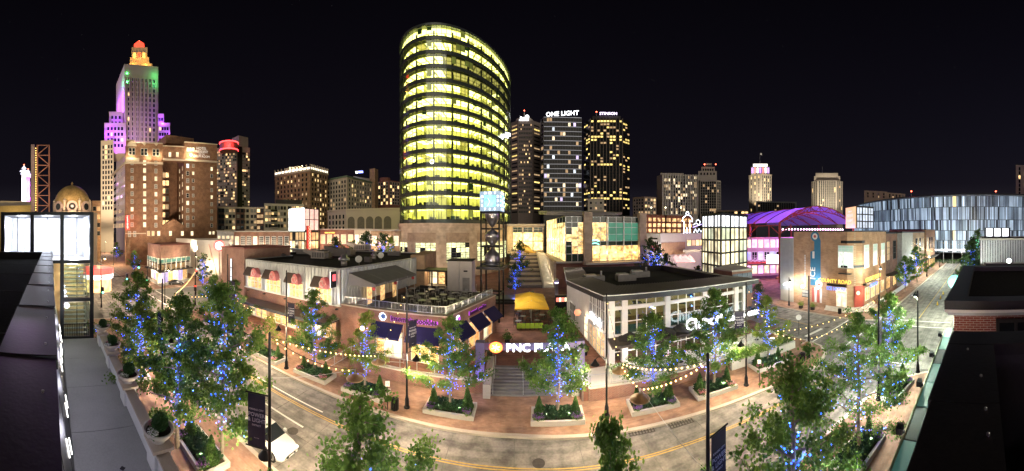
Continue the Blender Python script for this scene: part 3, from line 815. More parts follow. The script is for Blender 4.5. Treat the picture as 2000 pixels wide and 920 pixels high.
for k, (w, h) in enumerate(((1.0, .9), (1.3, 1.7), (.9, 1.2), (1.5, 1.9), (1.0, 1.1))):
    c = Vector((-6.4, 104.9, 48.4)) + u_ * (k * 1.35) + Vector((0, 0, k * .55)); MB().bar(c - u_ * w / 2, c + u_ * w / 2, .2, h).build('sign_mark', SIGNW, tower)
MB().tube([(-24.8 + .5 * cos(t * .63), 83.9, 35.6 + .6 * sin(t * .63)) for t in range(11)], .12, 5).build('ring_mark', SIGNW, tower)
light('base_flood', 'SPOT', (-30, 66, 6.5), 5000, (1, .78, .58), tower, .5, (-27, 86, 14), 110)
light('base_flood', 'SPOT', (-14, 66, 6.5), 3500, (1, .78, .55), tower, .5, (-12, 92, 13), 100)

# ================================================================== cookie shop and red-awning restaurant
CORR = pbr('corrugated_steel', (0.46, 0.48, 0.50), 0.42, 0.55, 0.12, 1.0)
def corrugated(P, Q, z0, z1, period=.55, dep=.11):
    d, n, L = facing(P, Q); P = Vector((P[0], P[1], 0)); m = MB(); k = int(L / period); pts = []
    for i in range(k):
        for u, h in ((0, 0), (.30, 0), (.38, 1), (.92, 1)): pts.append(P + d * ((i + u) * L / k) + n * (h * dep))
    pts.append(P + d * L)
    m.add([(*p[:2], z) for z in (z0, z1) for p in pts], [(i, i + 1, len(pts) + i + 1, len(pts) + i) for i in range(len(pts) - 1)])
    return m
mr = thing('restaurant_building', 'brick and ribbed steel restaurant with brown and pink window awnings', 'building', (-30, 40, 0))
fp = ccw([(-38.4, 29.5), (-20, 29.5), (-17, 47.7), (-18.2, 59), (-45, 59), (-45, 40), (-38.4, 40)])
MB().prism(ccw([(-38.4, 29.5), (-20, 29.5), (-20, 33), (-38.4, 33)]), 4.3, 6.1).build('brick_band', REDBR, mr)
MB().prism(inset(fp, .06), 6.1, 9.9).build('upper_wall', REDBR, mr)
corrugated((-38.4, 29.44), (-20, 29.44), 6.1, 10.4).build('steel_cladding', CORR, mr)
corrugated((-19.94, 29.5), (-16.94, 47.7), 6.1, 10.4).build('steel_cladding', CORR, mr)
MB().bar((-38.5, 29.33, 6.05), (-19.85, 29.33, 6.05), .2, .14).build('sill_trim', WHITEP, mr)
parapet(inset(fp, -.02), 10.4, 10.55, .35).build('roof_edge', pbr('grey_metal_trim', (.35, .36, .37), .4, .6), mr)
parapet(inset(fp, .33), 9.9, 10.4, .05).build('parapet_back', ROOF, mr)
MB().prism(inset(fp, .37), 9.9, 9.95).build('roof_deck', ROOF, mr)
MB().prism(ccw([(-18.0, 47.9), (-15.6, 48.2), (-16.8, 60), (-19.4, 60)]), 1.2, 10.9).build('brick_fin', TANBR, mr)
DINER = em('diner_pane', (1.0, .60, .24), .48, vary=.95, vscale=2.6)
AWNB = pbr('brown_awning', (.09, .065, .055), .8, 0, .15); AWNP = pbr('pink_awning', (.60, .20, .20), .8, 0, .1)
for a, b_ in ((485, 511), (521, 548), (565, 592), (617, 648)):
    p, q = XY(a, 29.3), XY(b_, 29.3); c = (p + q) / 2; w = (q - p).length
    wn_ = place_win(win_mesh(w, 1.95, WHITEP, .12, (3, 1), .14), DINER, (c.x, 29.31, 7.25), Vector((0, -1, 0)), mr)
    x0, x1 = p.x - .35, q.x - .3; xm = x1 - w * .42
    aw = MB().add([(x0, 29.28, 9.35), (xm, 29.28, 9.35), (x0, 28.5, 8.25), (xm, 28.5, 8.25), (x0, 28.5, 8.05), (xm, 28.5, 8.05)], [(2, 3, 1, 0), (4, 5, 3, 2)]).build('awning', AWNB, mr)
    m = MB(); xe = x1 + .15; xc_ = (xm + xe) / 2; hw = (xe - xm) / 2; V = []; F = []
    for i in range(9):
        t = pi * i / 8; X = xc_ - hw * cos(t); z = 8.05 + 1.35 * sin(t)
        V += [(X, 28.45, z), (X, 29.28, z)]
    for i in range(8): F.append((2 * i, 2 * i + 2, 2 * i + 3, 2 * i + 1))
    F.append(tuple(2 * i for i in range(9)))
    sub = m.add(V, F).build('awning_hood', AWNP, mr)
    m = MB(); cc = Vector((xc_, 28.42, 8.62))
    m.tube([cc + Vector((.42 * cos(t * pi / 8) - .1, 0, .38 * sin(t * pi / 8))) for t in range(3, 14)], .05, 5); m.tube([cc + Vector((-.1, 0, .3)), cc + Vector((.2, 0, -.32)), cc + Vector((.45, 0, .1))], .04, 5)
    m.build('awning_emblem', pbr('cream_print', (.62, .5, .45), .8), sub)
for px in (484, 515, 556, 609, 657):
    p = XY(px, 28.7); light('wall_uplight', 'SPOT', (p.x, 28.75, 5.9), 150, (.92, .95, 1.0), mr, .06, (p.x, 29.3, 9.5), 95)
    MB().box(p.x - .14, 28.6, 5.72, p.x + .14, 28.95, 5.86).build('uplight_fitting', BLACK, mr)
# projecting dark sign at the corner
sg = MB().box(-20.7, 28.4, 8.3, -20.5, 29.3, 10.2).build('blade_sign', BLACK, mr)
MB().box(-20.74, 28.55, 9.1, -20.46, 29.15, 9.85).build('sign_emblem', em('sign_red', (1, .1, .12), 1.2), sg)
MB().box(-20.76, 28.38, 8.28, -20.70, 28.44, 10.22).build('sign_edge', em('sign_edge_white', (1, 1, 1), 1.5), sg)
# canopy and shop front below
MB().box(-36.5, 26.9, 4.25, -20.2, 29.44, 4.45).build('canopy', DARK, mr)
MB().box(-36.6, 26.8, 4.44, -20.1, 29.44, 4.5).build('canopy_sheet', pbr('canopy_top', (.36, .33, .30), .5, .3, .15), mr)
MB().box(-36.6, 26.72, 4.2, -20.1, 26.82, 4.56).build('canopy_fascia', pbr('canopy_fascia', (.05, .05, .06), .4, .4), mr)
MB().box(-38.3, 30.4, PZ, -20.1, 30.6, 4.3).build('shop_back', TANBR, mr)
for i in range(12):
    x = -37.6 + i * 1.5
    if i % 4 == 3: MB().box(x - .35, 29.6, PZ, x + .35, 30.3, 4.25).build('pier', TANBR, mr)
    else: place_win(win_mesh(1.15, 2.5, WHITEP, .1, (0, 2), .12), DINER if i % 3 else PPALE, (x, 30.35, 2.8), Vector((0, -1, 0)), mr, 'shop_window')
for i in range(5): light('canopy_lamp', 'POINT', (-35 + i * 3.4, 28.0, 3.9), 130, (1, .66, .35), mr, .1)
# red brick stair tower on the left end
bt = thing('brick_tower', 'square red brick stair tower with slot window beside the round red sign', 'building', (-42, 34, 0))
PINKBR = bricks('rose_brick', (.34, .165, .125), (.40, .20, .15), (.40, .30, .25))
MB().box(-45.2, 29.2, .1, -38.46, 40, 12.1).build('wall', PINKBR, bt)
parapet([(-45.3, 29.1), (-38.36, 29.1), (-38.36, 40.1), (-45.3, 40.1)], 12.1, 12.35, .4).build('coping', pbr('red_coping', (.22, .07, .06), .5, .2), bt)
place_win(win_mesh(.45, 6.2, DARK, .06, (0, 3), .1), PCOOL, (-42.1, 29.19, 7.2), Vector((0, -1, 0)), bt, 'slot_window')
MB().box(-46.9, 36, .1, -45.2, 44, 12.0).build('side_wing', REDBR, bt)
light('wall_wash', 'SPOT', (-43.4, 27.2, .6), 900, (1, .7, .42), bt, .1, (-43.2, 29.5, 7), 80)
# cookie shop
cs = thing('cookie_shop', 'low brick cookie shop with dark blue awnings and roof terrace', 'building', (-11, 36, PZ))
fp2 = ccw([(-19.98, 29.5), (-7.1, 29.5), (-2.95, 40.5), (-4.6, 46.6), (-16.98, 47.7)])
d2, n2, L2 = facing((-7.1, 29.5), (-2.95, 40.5))
MB().prism(inset(fp2, .4), PZ, 5.35).build('core', BROWNBR, cs)
MB().prism(inset(fp2, .35), 5.35, 5.4).build('terrace_deck', pbr('deck_dark', (.05, .045, .04), .9, 0, .3, .6), cs)
SHOP = em('shop_pane', (1.0, .52, .18), .42, vary=.9, vscale=2.4)
# front brickwork: piers and band
MB().box(-19.98, 29.5, 4.45, -7.1, 29.95, 6.2).build('brick_band', REDBR, cs)
MB().bar(Vector((-7.1, 29.5, 5.32)) - n2 * .2, Vector((-2.95, 40.5, 5.32)) - n2 * .2, .4, 1.75).build('brick_band', REDBR, cs)
for m_ in (MB().box(-20.0, 29.42, 6.2, -7.0, 30.0, 6.34), MB().bar(Vector((-7.1, 29.5, 6.27)) - n2 * .2, Vector((-2.95, 40.5, 6.27)) - n2 * .2, .6, .14)):
    m_.build('coping', SANDC, cs)
for x0, x1 in ((-19.98, -15.4), (-12.0, -11.2), (-7.9, -7.1)): MB().box(x0, 29.52, PZ, x1, 29.95, 4.45).build('brick_pier', REDBR, cs)
for u in (.04, .34, .66, .97):
    p = Vector((-7.1, 29.5, 0)) + d2 * (L2 * u) - n2 * .25; MB().bar((*p[:2], PZ), (*p[:2], 4.45), .8, .44, n2).build('brick_pier', REDBR, cs)
def shopfront(P, Q, k, door=()):
    d, n, L = facing(P, Q)
    for i in range(k):
        c = Vector((P[0], P[1], 0)) + d * (L * (i + .5) / k)
        if i in door: place_win(win_mesh(L / k - .2, 2.55, WHITEP, .12, (0, 0), .14), PPALE, (c.x, c.y, PZ + 1.4), n, cs, 'door')
        else: place_win(win_mesh(L / k - .14, 2.9, WHITEP, .07, (0, 1), .1), SHOP, (c.x, c.y, PZ + 1.6), n, cs, 'shop_window')
shopfront((-15.3, 29.7), (-12.1, 29.7), 3, (1, 2)); shopfront((-11.1, 29.7), (-8.0, 29.7), 3)
for u0, u1 in ((.10, .30), (.40, .62), (.71, .93)):
    P = Vector((-7.1, 29.5, 0)) - n2 * .2; shopfront(P + d2 * (L2 * u0), P + d2 * (L2 * u1), 2, (0,) if u0 > .6 else ())
AWN = pbr('navy_awning', (.012, .010, .075), .75, 0, .15, 2)
def awning(P, Q, z0, z1, dep):
    d, n, L = facing(P, Q); P, Q = Vector((*P[:2], 0)), Vector((*Q[:2], 0)); n = n * dep; zv = .22
    A, B = P + Vector((0, 0, z1)), Q + Vector((0, 0, z1)); C, D = Q + n + Vector((0, 0, z0)), P + n + Vector((0, 0, z0)); dn = Vector((0, 0, -zv))
    t = Vector((0, 0, -.04))
    m = MB().add([A, B, C, D, A + t, B + t, C + t, D + t], [(0, 1, 2, 3), (7, 6, 5, 4), (1, 5, 6, 2), (0, 3, 7, 4)])
    m.add([D, C, C + dn, D + dn], [(0, 1, 2, 3)])
    a = m.build('awning', AWN, cs)
    for s_, e_ in ((P, D), (Q, C)):
        MB().bar(s_ + Vector((0, 0, z0 - .1)), e_, .04).build('awning_arm', STEEL, a); MB().bar(s_ + Vector((0, 0, z0 - .1)), s_ + Vector((0, 0, z1)), .04).build('awning_upright', STEEL, a)
    return a
awning((-15.6, 29.44), (-11.9, 29.44), 3.85, 5.0, 1.25); awning((-11.3, 29.44), (-7.6, 29.44), 3.85, 5.0, 1.25)
for u0, u1 in ((.06, .32), (.37, .64), (.68, .95)):
    P = Vector((-7.1, 29.5, 0)) + n2 * .06; awning(P + d2 * (L2 * u0), P + d2 * (L2 * u1), 3.85, 5.0, 1.25)
PURP = em('sign_purple', (.42, .06, .62), 1.0); MOON = em('sign_moon', (.75, .85, 1.0), 3.0)
letters('lettering', 'insomnia cookies', (-10.75, 29.36, 5.55), (0, -1), .74, pbr('dark_plum', (.05, .008, .06), .5), cs, .07, .018, 1.0)
letters('lettering_halo', 'insomnia cookies', (-10.72, 29.43, 5.53), (0, -1), .76, PURP, cs, .015, .045, 1.0)
p = Vector((-7.1, 29.5, 5.55)) + d2 * (L2 * .56) + n2 * .1
letters('lettering', 'insomnia cookies', p, n2, .6, pbr('dark_plum', (.05, .008, .06), .5), cs, .06, .018, 1.0)
letters('lettering_halo', 'insomnia cookies', p - n2 * .06, n2, .62, PURP, cs, .015, .05, 1.0)
letters('awning_lettering', 'insomnia cookies', (-13.8, 28.16, 3.74), (0, -1), .22, WHITEP, cs, .005)
def disc(c, n, r, th=.05, k=20):
    n = Vector((n[0], n[1], 0)).normalized(); u = Vector((0, 0, 1)).cross(n)
    V = [Vector(c) + n * s_ + u * (r * cos(2 * pi * i / k)) + Vector((0, 0, r * sin(2 * pi * i / k))) for s_ in (0, th) for i in range(k)]
    return MB().add(V, [tuple(range(k - 1, -1, -1)), tuple(range(k, 2 * k))] + [(i, (i + 1) % k, k + (i + 1) % k, k + i) for i in range(k)])
b1 = disc((-14.35, 29.42, 5.6), (0, -1), .42).build('moon_emblem', MOON, cs); disc((-14.25, 29.36, 5.65), (0, -1), .3, .04).build('moon_shadow', pbr('moon_blue', (.06, .12, .35), .5), b1)
p = Vector((-7.1, 29.5, 5.55)) + d2 * (L2 * .17) + n2 * .05
b1 = disc(p, n2, .4).build('moon_emblem', MOON, cs); disc(p + n2 * .06 + d2 * .1, n2, .28, .04).build('moon_shadow', PURP, b1)
light('sign_wash', 'POINT', (-10.8, 28.9, 5.9), 8, (.8, .4, 1), cs, .1); light('shop_spill', 'POINT', (-9.4, 28.7, 3.4), 90, (1, .7, .4), cs, .1); light('shop_spill', 'POINT', (-13.6, 28.7, 3.4), 110, (1, .85, .65), cs, .1)
light('wall_lamp', 'POINT', (-16.9, 29.0, 3.9), 70, (1, .78, .5), cs, .08)
MB().box(-17.05, 29.2, 3.8, -16.75, 29.48, 4.1).build('wall_lamp_fitting', em('lamp_warm', (1, .8, .5), 8), cs)
for u in (.33, .65):
    p = Vector((-7.1, 29.5, 3.3)) + d2 * (L2 * u) + n2 * .8; light('shop_spill', 'POINT', p, 45, (1, .72, .55), cs, .1)
railing('steel mesh railing round the cookie shop roof terrace', [(-19.6, 29.8), (-7.3, 29.8), (-3.4, 40.2)], 6.34, .85, STEEL, 1.5)
# terrace awning on posts
ta = thing('terrace_awning', 'sloping grey fabric awning on white posts over the roof terrace', 'awning', (-18, 36, 5.4))
AWG = pbr('grey_fabric', (.15, .14, .14), .85, 0, .12)
for k in range(4):
    u0, u1 = k / 4 + .004, (k + 1) / 4 - .004
    A, B = Vector((-19.5, 30.6, 9.9)), Vector((-17.9, 41.2, 9.9)); C, D = Vector((-16.1, 31, 8.75)), Vector((-14.7, 41.4, 8.75))
    a, b_, c, d = A.lerp(B, u0), A.lerp(B, u1), C.lerp(D, u1), C.lerp(D, u0); t = Vector((0, 0, -.05))
    MB().add([a, d, c, b_, a + t, d + t, c + t, b_ + t], [(0, 1, 2, 3), (7, 6, 5, 4), (0, 4, 5, 1), (1, 5, 6, 2), (2, 6, 7, 3), (3, 7, 4, 0)]).build('fabric_panel', AWG, ta)
    MB().quad(d, d + Vector((0, 0, -.3)), c + Vector((0, 0, -.3)), c).build('valance', AWG, ta)
MB().add([(-19.5, 30.58, 9.9), (-16.1, 30.98, 8.75), (-16.1, 30.98, 8.4), (-19.5, 30.58, 8.4)], [(0, 1, 2, 3)]).build('side_curtain', AWG, ta)
for u in (0.02, .5, .98):
    p = Vector((-16.2, 31.05, 0)).lerp(Vector((-14.8, 41.3, 0)), u); MB().tube([(p.x, p.y, 5.4), (p.x, p.y, 8.7)], .05, 8).build('post', STEEL, ta)
    MB().ball((p.x - .25, p.y, 8.15), .24, 2).build('paper_lantern', pbr('red_lantern', (.45, .05, .06), .6), ta)
for u in (.3, .6, .9):
    MB().box(-19.3 + 2 * u, 31 + 9 * u, 5.5, -19.2 + 2 * u, 32.2 + 9 * u, 7.8).build('doorway', DINER, ta)
# elevator box and terrace pavilion
eb = thing('lift_house', 'pale metal lift box with grey door beside the hourglass clock tower', 'building', (-9.2, 48.4, 5.4))
MB().box(-11.2, 46.7, PZ, -7.2, 50.5, 10.2).build('wall', pbr('pale_panel', (.46, .42, .40), .6, .1, .08), eb)
MB().box(-11.3, 46.6, 10.2, -7.1, 50.6, 10.35).build('roof', ROOF, eb)
MB().box(-8.7, 46.64, 5.45, -7.55, 46.7, 7.6).build('door', pbr('grey_door', (.20, .19, .19), .5), eb)
MB().tube([(-9.25, 46.62, 5.4), (-9.25, 46.62, 10.2)], .05, 6).build('downpipe', STEEL, eb)
MB().box(-8.5, 46.55, 8.55, -7.9, 46.7, 8.75).build('wall_light', BLACK, eb)
tp = thing('terrace_pavilion', 'dark flat roofed terrace pavilion with warm glazed back wall', 'pavilion', (-14, 50, 5.4))
MB().box(-19, 47.8, 8.2, -11.3, 51.5, 8.5).build('roof', DARK, tp); MB().box(-19, 52, PZ, -11.3, 52.2, 8.2).build('back_wall', TANBR, tp)
MB().box(-16.9, 47.8, PZ, -11.3, 52, 5.4).build('floor', CONC, tp)
for x in (-18.6, -14.2, -11.6): MB().box(x - .12, 47.9, PZ, x + .12, 48.14, 8.2).build('post', BLACK, tp)
for i in range(5): place_win(win_mesh(1.2, 2.4, BLACK, .06, (0, 1)), DINER if i % 2 else PPALE, (-18 + i * 1.5, 51.98, 6.7), Vector((0, -1, 0)), tp)
light('pavilion_lamp', 'POINT', (-15, 49.8, 7.9), 70, (1, .7, .38), tp, .2)
# terrace furniture
def patio_table(r=.55, h=.74, m=None):
    t = thing('patio_table', '', 'table')
    MB().lathe([(r, h - .03), (r, h), (r * .9, h + .005)], (0, 0, 0), 14).build('table_top', m or pbr('table_metal', (.42, .42, .42), .4, .5), t)
    MB().tube([(0, 0, .02), (0, 0, h - .03)], .04, 6).build('column', BLACK, t); MB().lathe([(.3, 0), (.3, .03), (.05, .05)], (0, 0, 0), 10).build('base', BLACK, t)
    return t
def patio_chair(m):
    t = thing('patio_chair', '', 'chair')
    MB().box(-.22, -.22, .43, .22, .22, .46).build('seat', m, t)
    b_ = MB()
    for x in (-.2, -.1, 0, .1, .2): b_.bar((x, .22, .46), (x, .28, .85), .03, .02)
    b_.bar((-.22, .28, .86), (.22, .28, .86), .04, .04); b_.build('backrest', m, t)
    for x in (-.2, .2):
        for y in (-.2, .2): MB().bar((x, y, .43), (x * 1.1, y * 1.15, 0), .03).build('leg', m, t)
    return t
tab, chr_ = patio_table(), patio_chair(pbr('chair_metal', (.40, .40, .40), .4, .5))
k = 0
for px, py in ((806, 572), (800, 588), (823, 583), (843, 574), (846, 594), (866, 585), (863, 572), (882, 594), (890, 581), (908, 579), (825, 597), (905, 592)):
    p = G(px, py, 5.4)
    inst(tab, USED, 'round pale metal table on the dark cookie shop roof terrace', p, 0, 1, 'tables on the roof terrace')
    for q in range(4):
        a = q * pi / 2 + k * .7; inst(chr_, USED, 'pale slatted metal chair at a table on the dark cookie shop roof terrace', p + Vector((.85 * cos(a), .85 * sin(a), 0)), a - pi / 2 + random.uniform(-.3, .3), 1, 'chairs on the roof terrace')
    k += 1
sofa = thing('lounge_sofa', 'low black lounge sofa at the back of the roof terrace', 'sofa', (-12.9, 45.4, 5.4))
MB().box(-15.6, 45, 5.4, -11.4, 45.9, 5.8).build('seat', DARK, sofa); MB().box(-15.6, 45.9, 5.4, -11.4, 46.15, 6.2).build('backrest', DARK, sofa); MB().box(-15.9, 44.2, 5.4, -15.6, 46.15, 6.0).build('armrest', DARK, sofa)

# rooftop plant on the restaurant
SHEET = pbr('galvanised', (.46, .42, .40), .4, .6, .2, 2); SHEETD = pbr('dull_sheet', (.20, .19, .19), .5, .5, .2, 2)
RZ = 9.95
def hood(x, y, s=1.0, rz=0.0, label='', m=SHEET):
    t = thing('air_handler', label, 'air handler', (x, y, RZ), None, True); t.rotation_euler = (0, 0, rz); t.scale = (s, s, s)
    MB().box(-1.1, -.8, .15, 1.1, .8, 1.15).build('cabinet', m, t)
    MB().add([(-1.1, -.7, .5), (-1.1, .7, .5), (-1.1, .7, 1.2), (-1.1, -.7, 1.2), (-2.5, -.7, 1.1), (-2.5, .7, 1.1), (-2.5, .7, 1.4), (-2.5, -.7, 1.4)],
             [(0, 4, 7, 3), (1, 2, 6, 5), (3, 7, 6, 2), (0, 1, 5, 4), (4, 5, 6, 7)]).build('intake_hood', m, t)
    MB().box(1.1, -.6, .3, 1.7, .6, 1.0).build('coil_box', SHEETD, t); MB().box(-1.2, -.9, 0, 1.8, .9, .15).build('skid', BLACK, t)
    for k in range(5): MB().box(-.9 + k * .4, -.82, .3, -.62 + k * .4, -.8, 1.0).build('louvre', SHEETD, t)
hood(*G(625, 506, RZ)[:2], 1.25, .2, 'large sheet metal air handler with slanted hood, nearest on restaurant roof')
hood(*G(668, 502, RZ)[:2], 1.5, .0, 'dark slanted hood air handler behind the exhaust fan', SHEETD)
hood(*G(705, 490, RZ)[:2], 1.5, .1, 'pale air handler at the back of the restaurant roof')
hood(*G(590, 497, RZ)[:2], 1.0, .5, 'small dark air handler by the brick stair tower', SHEETD)
for px, py, s, lb in ((672, 519, 1.0, 'bright steel mushroom exhaust fan on the restaurant roof front'), (731, 506, .75, 'small steel mushroom exhaust fan near the satellite dish')):
    p = G(px, py, RZ); t = thing('exhaust_fan', lb, 'fan', p, None, True); t.scale = (s, s, s)
    MB().lathe([(.45, 0), (.45, .7)], (0, 0, 0), 14).build('stack', SHEET, t, True); MB().lathe([(.5, .7), (.85, .8), (.85, 1.1), (.5, 1.25), (.45, 1.6), (.1, 1.65)], (0, 0, 0), 16).build('hood', STEEL, t, True)
for px, py, lb in ((744, 508, 'white satellite dish on the restaurant roof'),  (701, 517, 'small white satellite dish near the steel fans')):
    p = G(px, py, RZ); t = thing('satellite_dish', lb, 'dish', p, None, True)
    MB().lathe([(.02, 0), (.3, .05), (.55, .2), (.54, .22), (.28, .08), (.02, .03)], (0, 0, 0), 14).build('reflector', WHITEP, t).rotation_euler = (R(70), 0, .3)
    t.children[0].location = (0, 0, .8); MB().tube([(0, .05, 0), (0, .05, .8)], .04, 6).build('mast', STEEL, t)
for px, py, w, lb in ((719, 513, .5, 'small grey condenser on the restaurant roof'), (770, 500, 1.3, 'long low duct box near the tower end of the restaurant roof'), (552, 506, .35, 'small black pipe box on the restaurant roof')):
    p = G(px, py, RZ); t = thing('condenser', lb, 'air conditioner', p, None, True); MB().box(-w, -.45, .1, w, .45, .95).build('cabinet', SHEETD, t); MB().lathe([(.3, .95), (.3, 1.02)], (0, 0, 0), 12).build('fan_grille', BLACK, t); MB().box(-w, -.5, 0, w, .5, .1).build('skid', BLACK, t)
# ================================================================== white columned restaurant right of the stair
WCOL = pbr('white_column', (.62, .60, .60), .6, 0, .06)
CEIL2 = em('warm_downlight', (1.0, .72, .38), 9.0)
rb = thing('columned_restaurant', 'two storey white columned glass restaurant with low dark roof', 'building', (18, 36, PZ))
FY = 29.2
x_l, x_r = 9.5, 28.2
colpx = [1192, 1220, 1304, 1376, 1438]
cxs = [9.65] + [XY(p, FY).x for p in colpx[1:]] + [28.1]
for i, x in enumerate(cxs):
    MB().box(x - .32, FY - .12, PZ, x + .32, FY + .45, 8.0).build('column', WCOL, rb)
for z0, z1, t in ((6.75, 7.15, .3), (7.85, 8.15, .3), (3.95, 4.2, .3)):
    MB().box(x_l, FY, z0, x_r + .2, FY + t, z1).build('beam', WCOL, rb)
def bay(x0, x1, z0, z1, n, rows=1, m=GLASS):
    w = (x1 - x0) / n
    for i in range(n):
        for j in range(rows):
            za, zb = z0 + (z1 - z0) * j / rows, z0 + (z1 - z0) * (j + 1) / rows
            MB().box(x0 + w * i + .04, FY + .12, za + .03, x0 + w * (i + 1) - .04, FY + .15, zb - .03).build('pane', m, rb)
        MB().box(x0 + w * i - .04, FY + .08, z0, x0 + w * i + .04, FY + .2, z1).build('mullion', WHITEP, rb)
    for j in range(1, rows):
        z = z0 + (z1 - z0) * j / rows; MB().box(x0, FY + .07, z - .04, x1, FY + .19, z + .04).build('transom', WHITEP, rb)
for a, b_ in zip(cxs, cxs[1:]):
    a += .32; b_ -= .32; n = max(1, round((b_ - a) / 1.25))
    bay(a, b_, 4.2, 6.75, n, 2); bay(a, b_, 7.15, 7.85, n); bay(a, b_, PZ + .2, 3.3, n, 2)
WARMW = pbr('warm_wall', (.62, .46, .28), .8, 0, .1, .4)
MB().box(x_l + .4, 36.0, PZ, x_r, 36.2, 7.9).build('back_wall', WARMW, rb)
MB().box(x_l + .3, FY + .4, 3.75, x_r, 36.0, 3.95).build('upper_floor', pbr('wood_floor', (.22, .13, .07), .5, 0, .2), rb)
MB().box(x_l + .3, FY + .3, 7.9, x_r, 36.0, 8.0).build('ceiling', WHITEP, rb)
for zc_, k in ((7.88, 1.0), (3.73, 1.2)):
    dl = MB()
    for i in range(9):
        for j in range(3): x = 10.8 + i * 2.0; y = FY + 1.4 + j * 2.1; dl.box(x - .16, y - .16, zc_ - .02, x + .16, y + .16, zc_)
    tag(dl.build('downlights', CEIL2, rb), kind='stuff')
for x in (13, 18, 23.5):
    light('dining_lamp', 'POINT', (x, FY + 3, 6.9), 55, (1, .72, .40), rb, .4); light('dining_lamp', 'POINT', (x, FY + 3, 3.2), 70, (1, .76, .45), rb, .4)
for i in range(9):   # dark acoustic panels hung from the ceiling
    x = 11 + i * 1.95; y = FY + 1.1 + (i % 3) * .9; z = 6.1 + (i % 2) * .55
    MB().add([(x, y, z), (x + 1.25, y - .1, z - .22), (x + 1.3, y + .9, z + .12), (x + .05, y + 1.0, z + .3)], [(0, 1, 2, 3)]).build('hung_panel', BLACK, rb)
fu = MB()
for i in range(16):
    x = 10.5 + random.random() * 17; y = FY + .9 + random.random() * 4; fu.box(x - .4, y - .3, PZ, x + .4, y + .3, PZ + random.uniform(.7, 1.2))
tag(fu.build('furniture', pbr('dark_wood', (.10, .055, .03), .5), rb), kind='stuff')
MB().box(10.2, FY + .42, 4.2, 26, FY + .5, 5.0).build('guard_panel', pbr('teal_panel', (.07, .12, .12), .4), rb)
# left flank: white siding, tall windows, doors
SIDE = pbr('white_siding', (.52, .49, .48), .6, 0, .08)
SX = 9.3
MB().prism(ccw([(SX, FY + .46), (SX + .3, FY + .46), (8.35, 47.5), (8.05, 47.5)]), PZ, 8.1).build('side_wall', SIDE, rb)
MB().box(8.4, 47.2, PZ, 27, 47.5, 8.1).build('rear_wall', SIDE, rb); MB().box(27.8, FY + .46, PZ, 28.1, 33, 8.1).build('end_wall', SIDE, rb)
dS, nS, LS = facing((SX, FY + .46), (8.05, 47.5))
for u in [i / 26 for i in range(1, 26)]:
    p = Vector((SX, FY + .46, 0)) + dS * (LS * u) + nS * .02
    if u > .32: MB().bar((*p[:2], PZ), (*p[:2], 8.0), .03, .05).build('siding_seam', SIDE, rb)
def sidewin(u, z, w, h, m, bars=(1, 2), nm='window'):
    p = Vector((SX, FY + .46, 0)) + dS * (LS * u) + nS * .01; place_win(win_mesh(w, h, WCOL, .1, bars, .12), m, (*p[:2], z), nS, rb, nm)
for u in (.06, .14): sidewin(u, 5.9, 1.1, 3.2, PGLASS); sidewin(u, 2.7, 1.1, 2.6, DINER)
for u in (.22, .29): sidewin(u, 5.9, 1.0, 3.0, PGLASS); sidewin(u, 2.6, 1.0, 2.4, DINER, (1, 1), 'door')
sidewin(.40, 2.7, 1.3, 2.6, PPALE, (1, 2), 'door'); sidewin(.78, 3.0, 3.0, 2.4, PGLASS, (3, 1))
light('side_lamp', 'POINT', Vector((SX - .9, 36.5, 4.2)), 50, (1, .8, .55), rb, .08); light('side_lamp', 'POINT', Vector((SX - .8, 31.5, 3.9)), 45, (1, .8, .55), rb, .08)
# roof: sloping standing-seam ring round a dark well
RMET = pbr('roof_metal', (.24, .225, .19), .45, .45, .15, .7)
eave = ccw([(8.4, 28.0), (28.9, 27.2), (27.8, 33), (27.2, 48.4), (8.2, 51.5), (6.4, 38)])
rid = inset(eave, 2.9); n = len(eave)
for i in range(n):
    j = (i + 1) % n; a, b_, c, d = Vector((*eave[i], 8.62)), Vector((*eave[j], 8.62)), Vector((*rid[j], 9.05)), Vector((*rid[i], 9.05))
    MB().quad(a, b_, c, d).build('roof_slope', RMET, rb)
    L = (b_ - a).length; sm = MB()
    for k in range(1, int(L / .45)):
        f = k / int(L / .45); up = Vector((0, 0, .025)); sm.bar(a.lerp(b_, f) + up, d.lerp(c, f) + up, .04, .05)
    tag(sm.build('roof_seams', RMET, rb), kind='stuff')
parapet(eave, 8.05, 8.6, .3).build('fascia', pbr('dark_fascia', (.045, .045, .05), .4, .3), rb)
parapet(inset(eave, -.06), 8.6, 8.68, .1).build('eave_trim', WHITEP, rb)
MB().prism(inset(eave, .28), 8.06, 8.12).build('soffit', SIDE, rb)
parapet(inset(eave, 2.88), 8.2, 9.07, .12).build('well_wall', ROOF, rb)
MB().prism(inset(eave, 2.99), 8.18, 8.22).build('roof_deck', ROOF, rb)
# street canopy with lettering
cpy = MB().add([(9.2, FY - .05, 4.0), (28.6, FY - .05, 4.0), (28.6, FY - 1.55, 3.6), (9.2, FY - 1.55, 3.6), (9.2, FY - .05, 3.75), (28.6, FY - .05, 3.75), (28.6, FY - 1.55, 3.35), (9.2, FY - 1.55, 3.35)],
               [(0, 3, 2, 1), (4, 5, 6, 7), (0, 4, 7, 3), (1, 2, 6, 5), (3, 7, 6, 2)]).build('canopy', pbr('canopy_brown', (.09, .075, .065), .5, .2), rb)
letters('lettering', 'Chipotle', (XY(1381, FY - 1.5).x, FY - 1.6, 4.55), (0, -1), 1.85, SIGNW, rb, .07, .012, .95)
letters('lettering', 'MEXICAN GRILL', (XY(1453, FY - 1.5).x - .2, FY - 1.6, 4.15), (0, -1), .8, SIGNW, rb, .05, .015, .95)
pq = Vector((SX, FY + .46, 5.0)) + dS * (LS * .17) + nS * .3
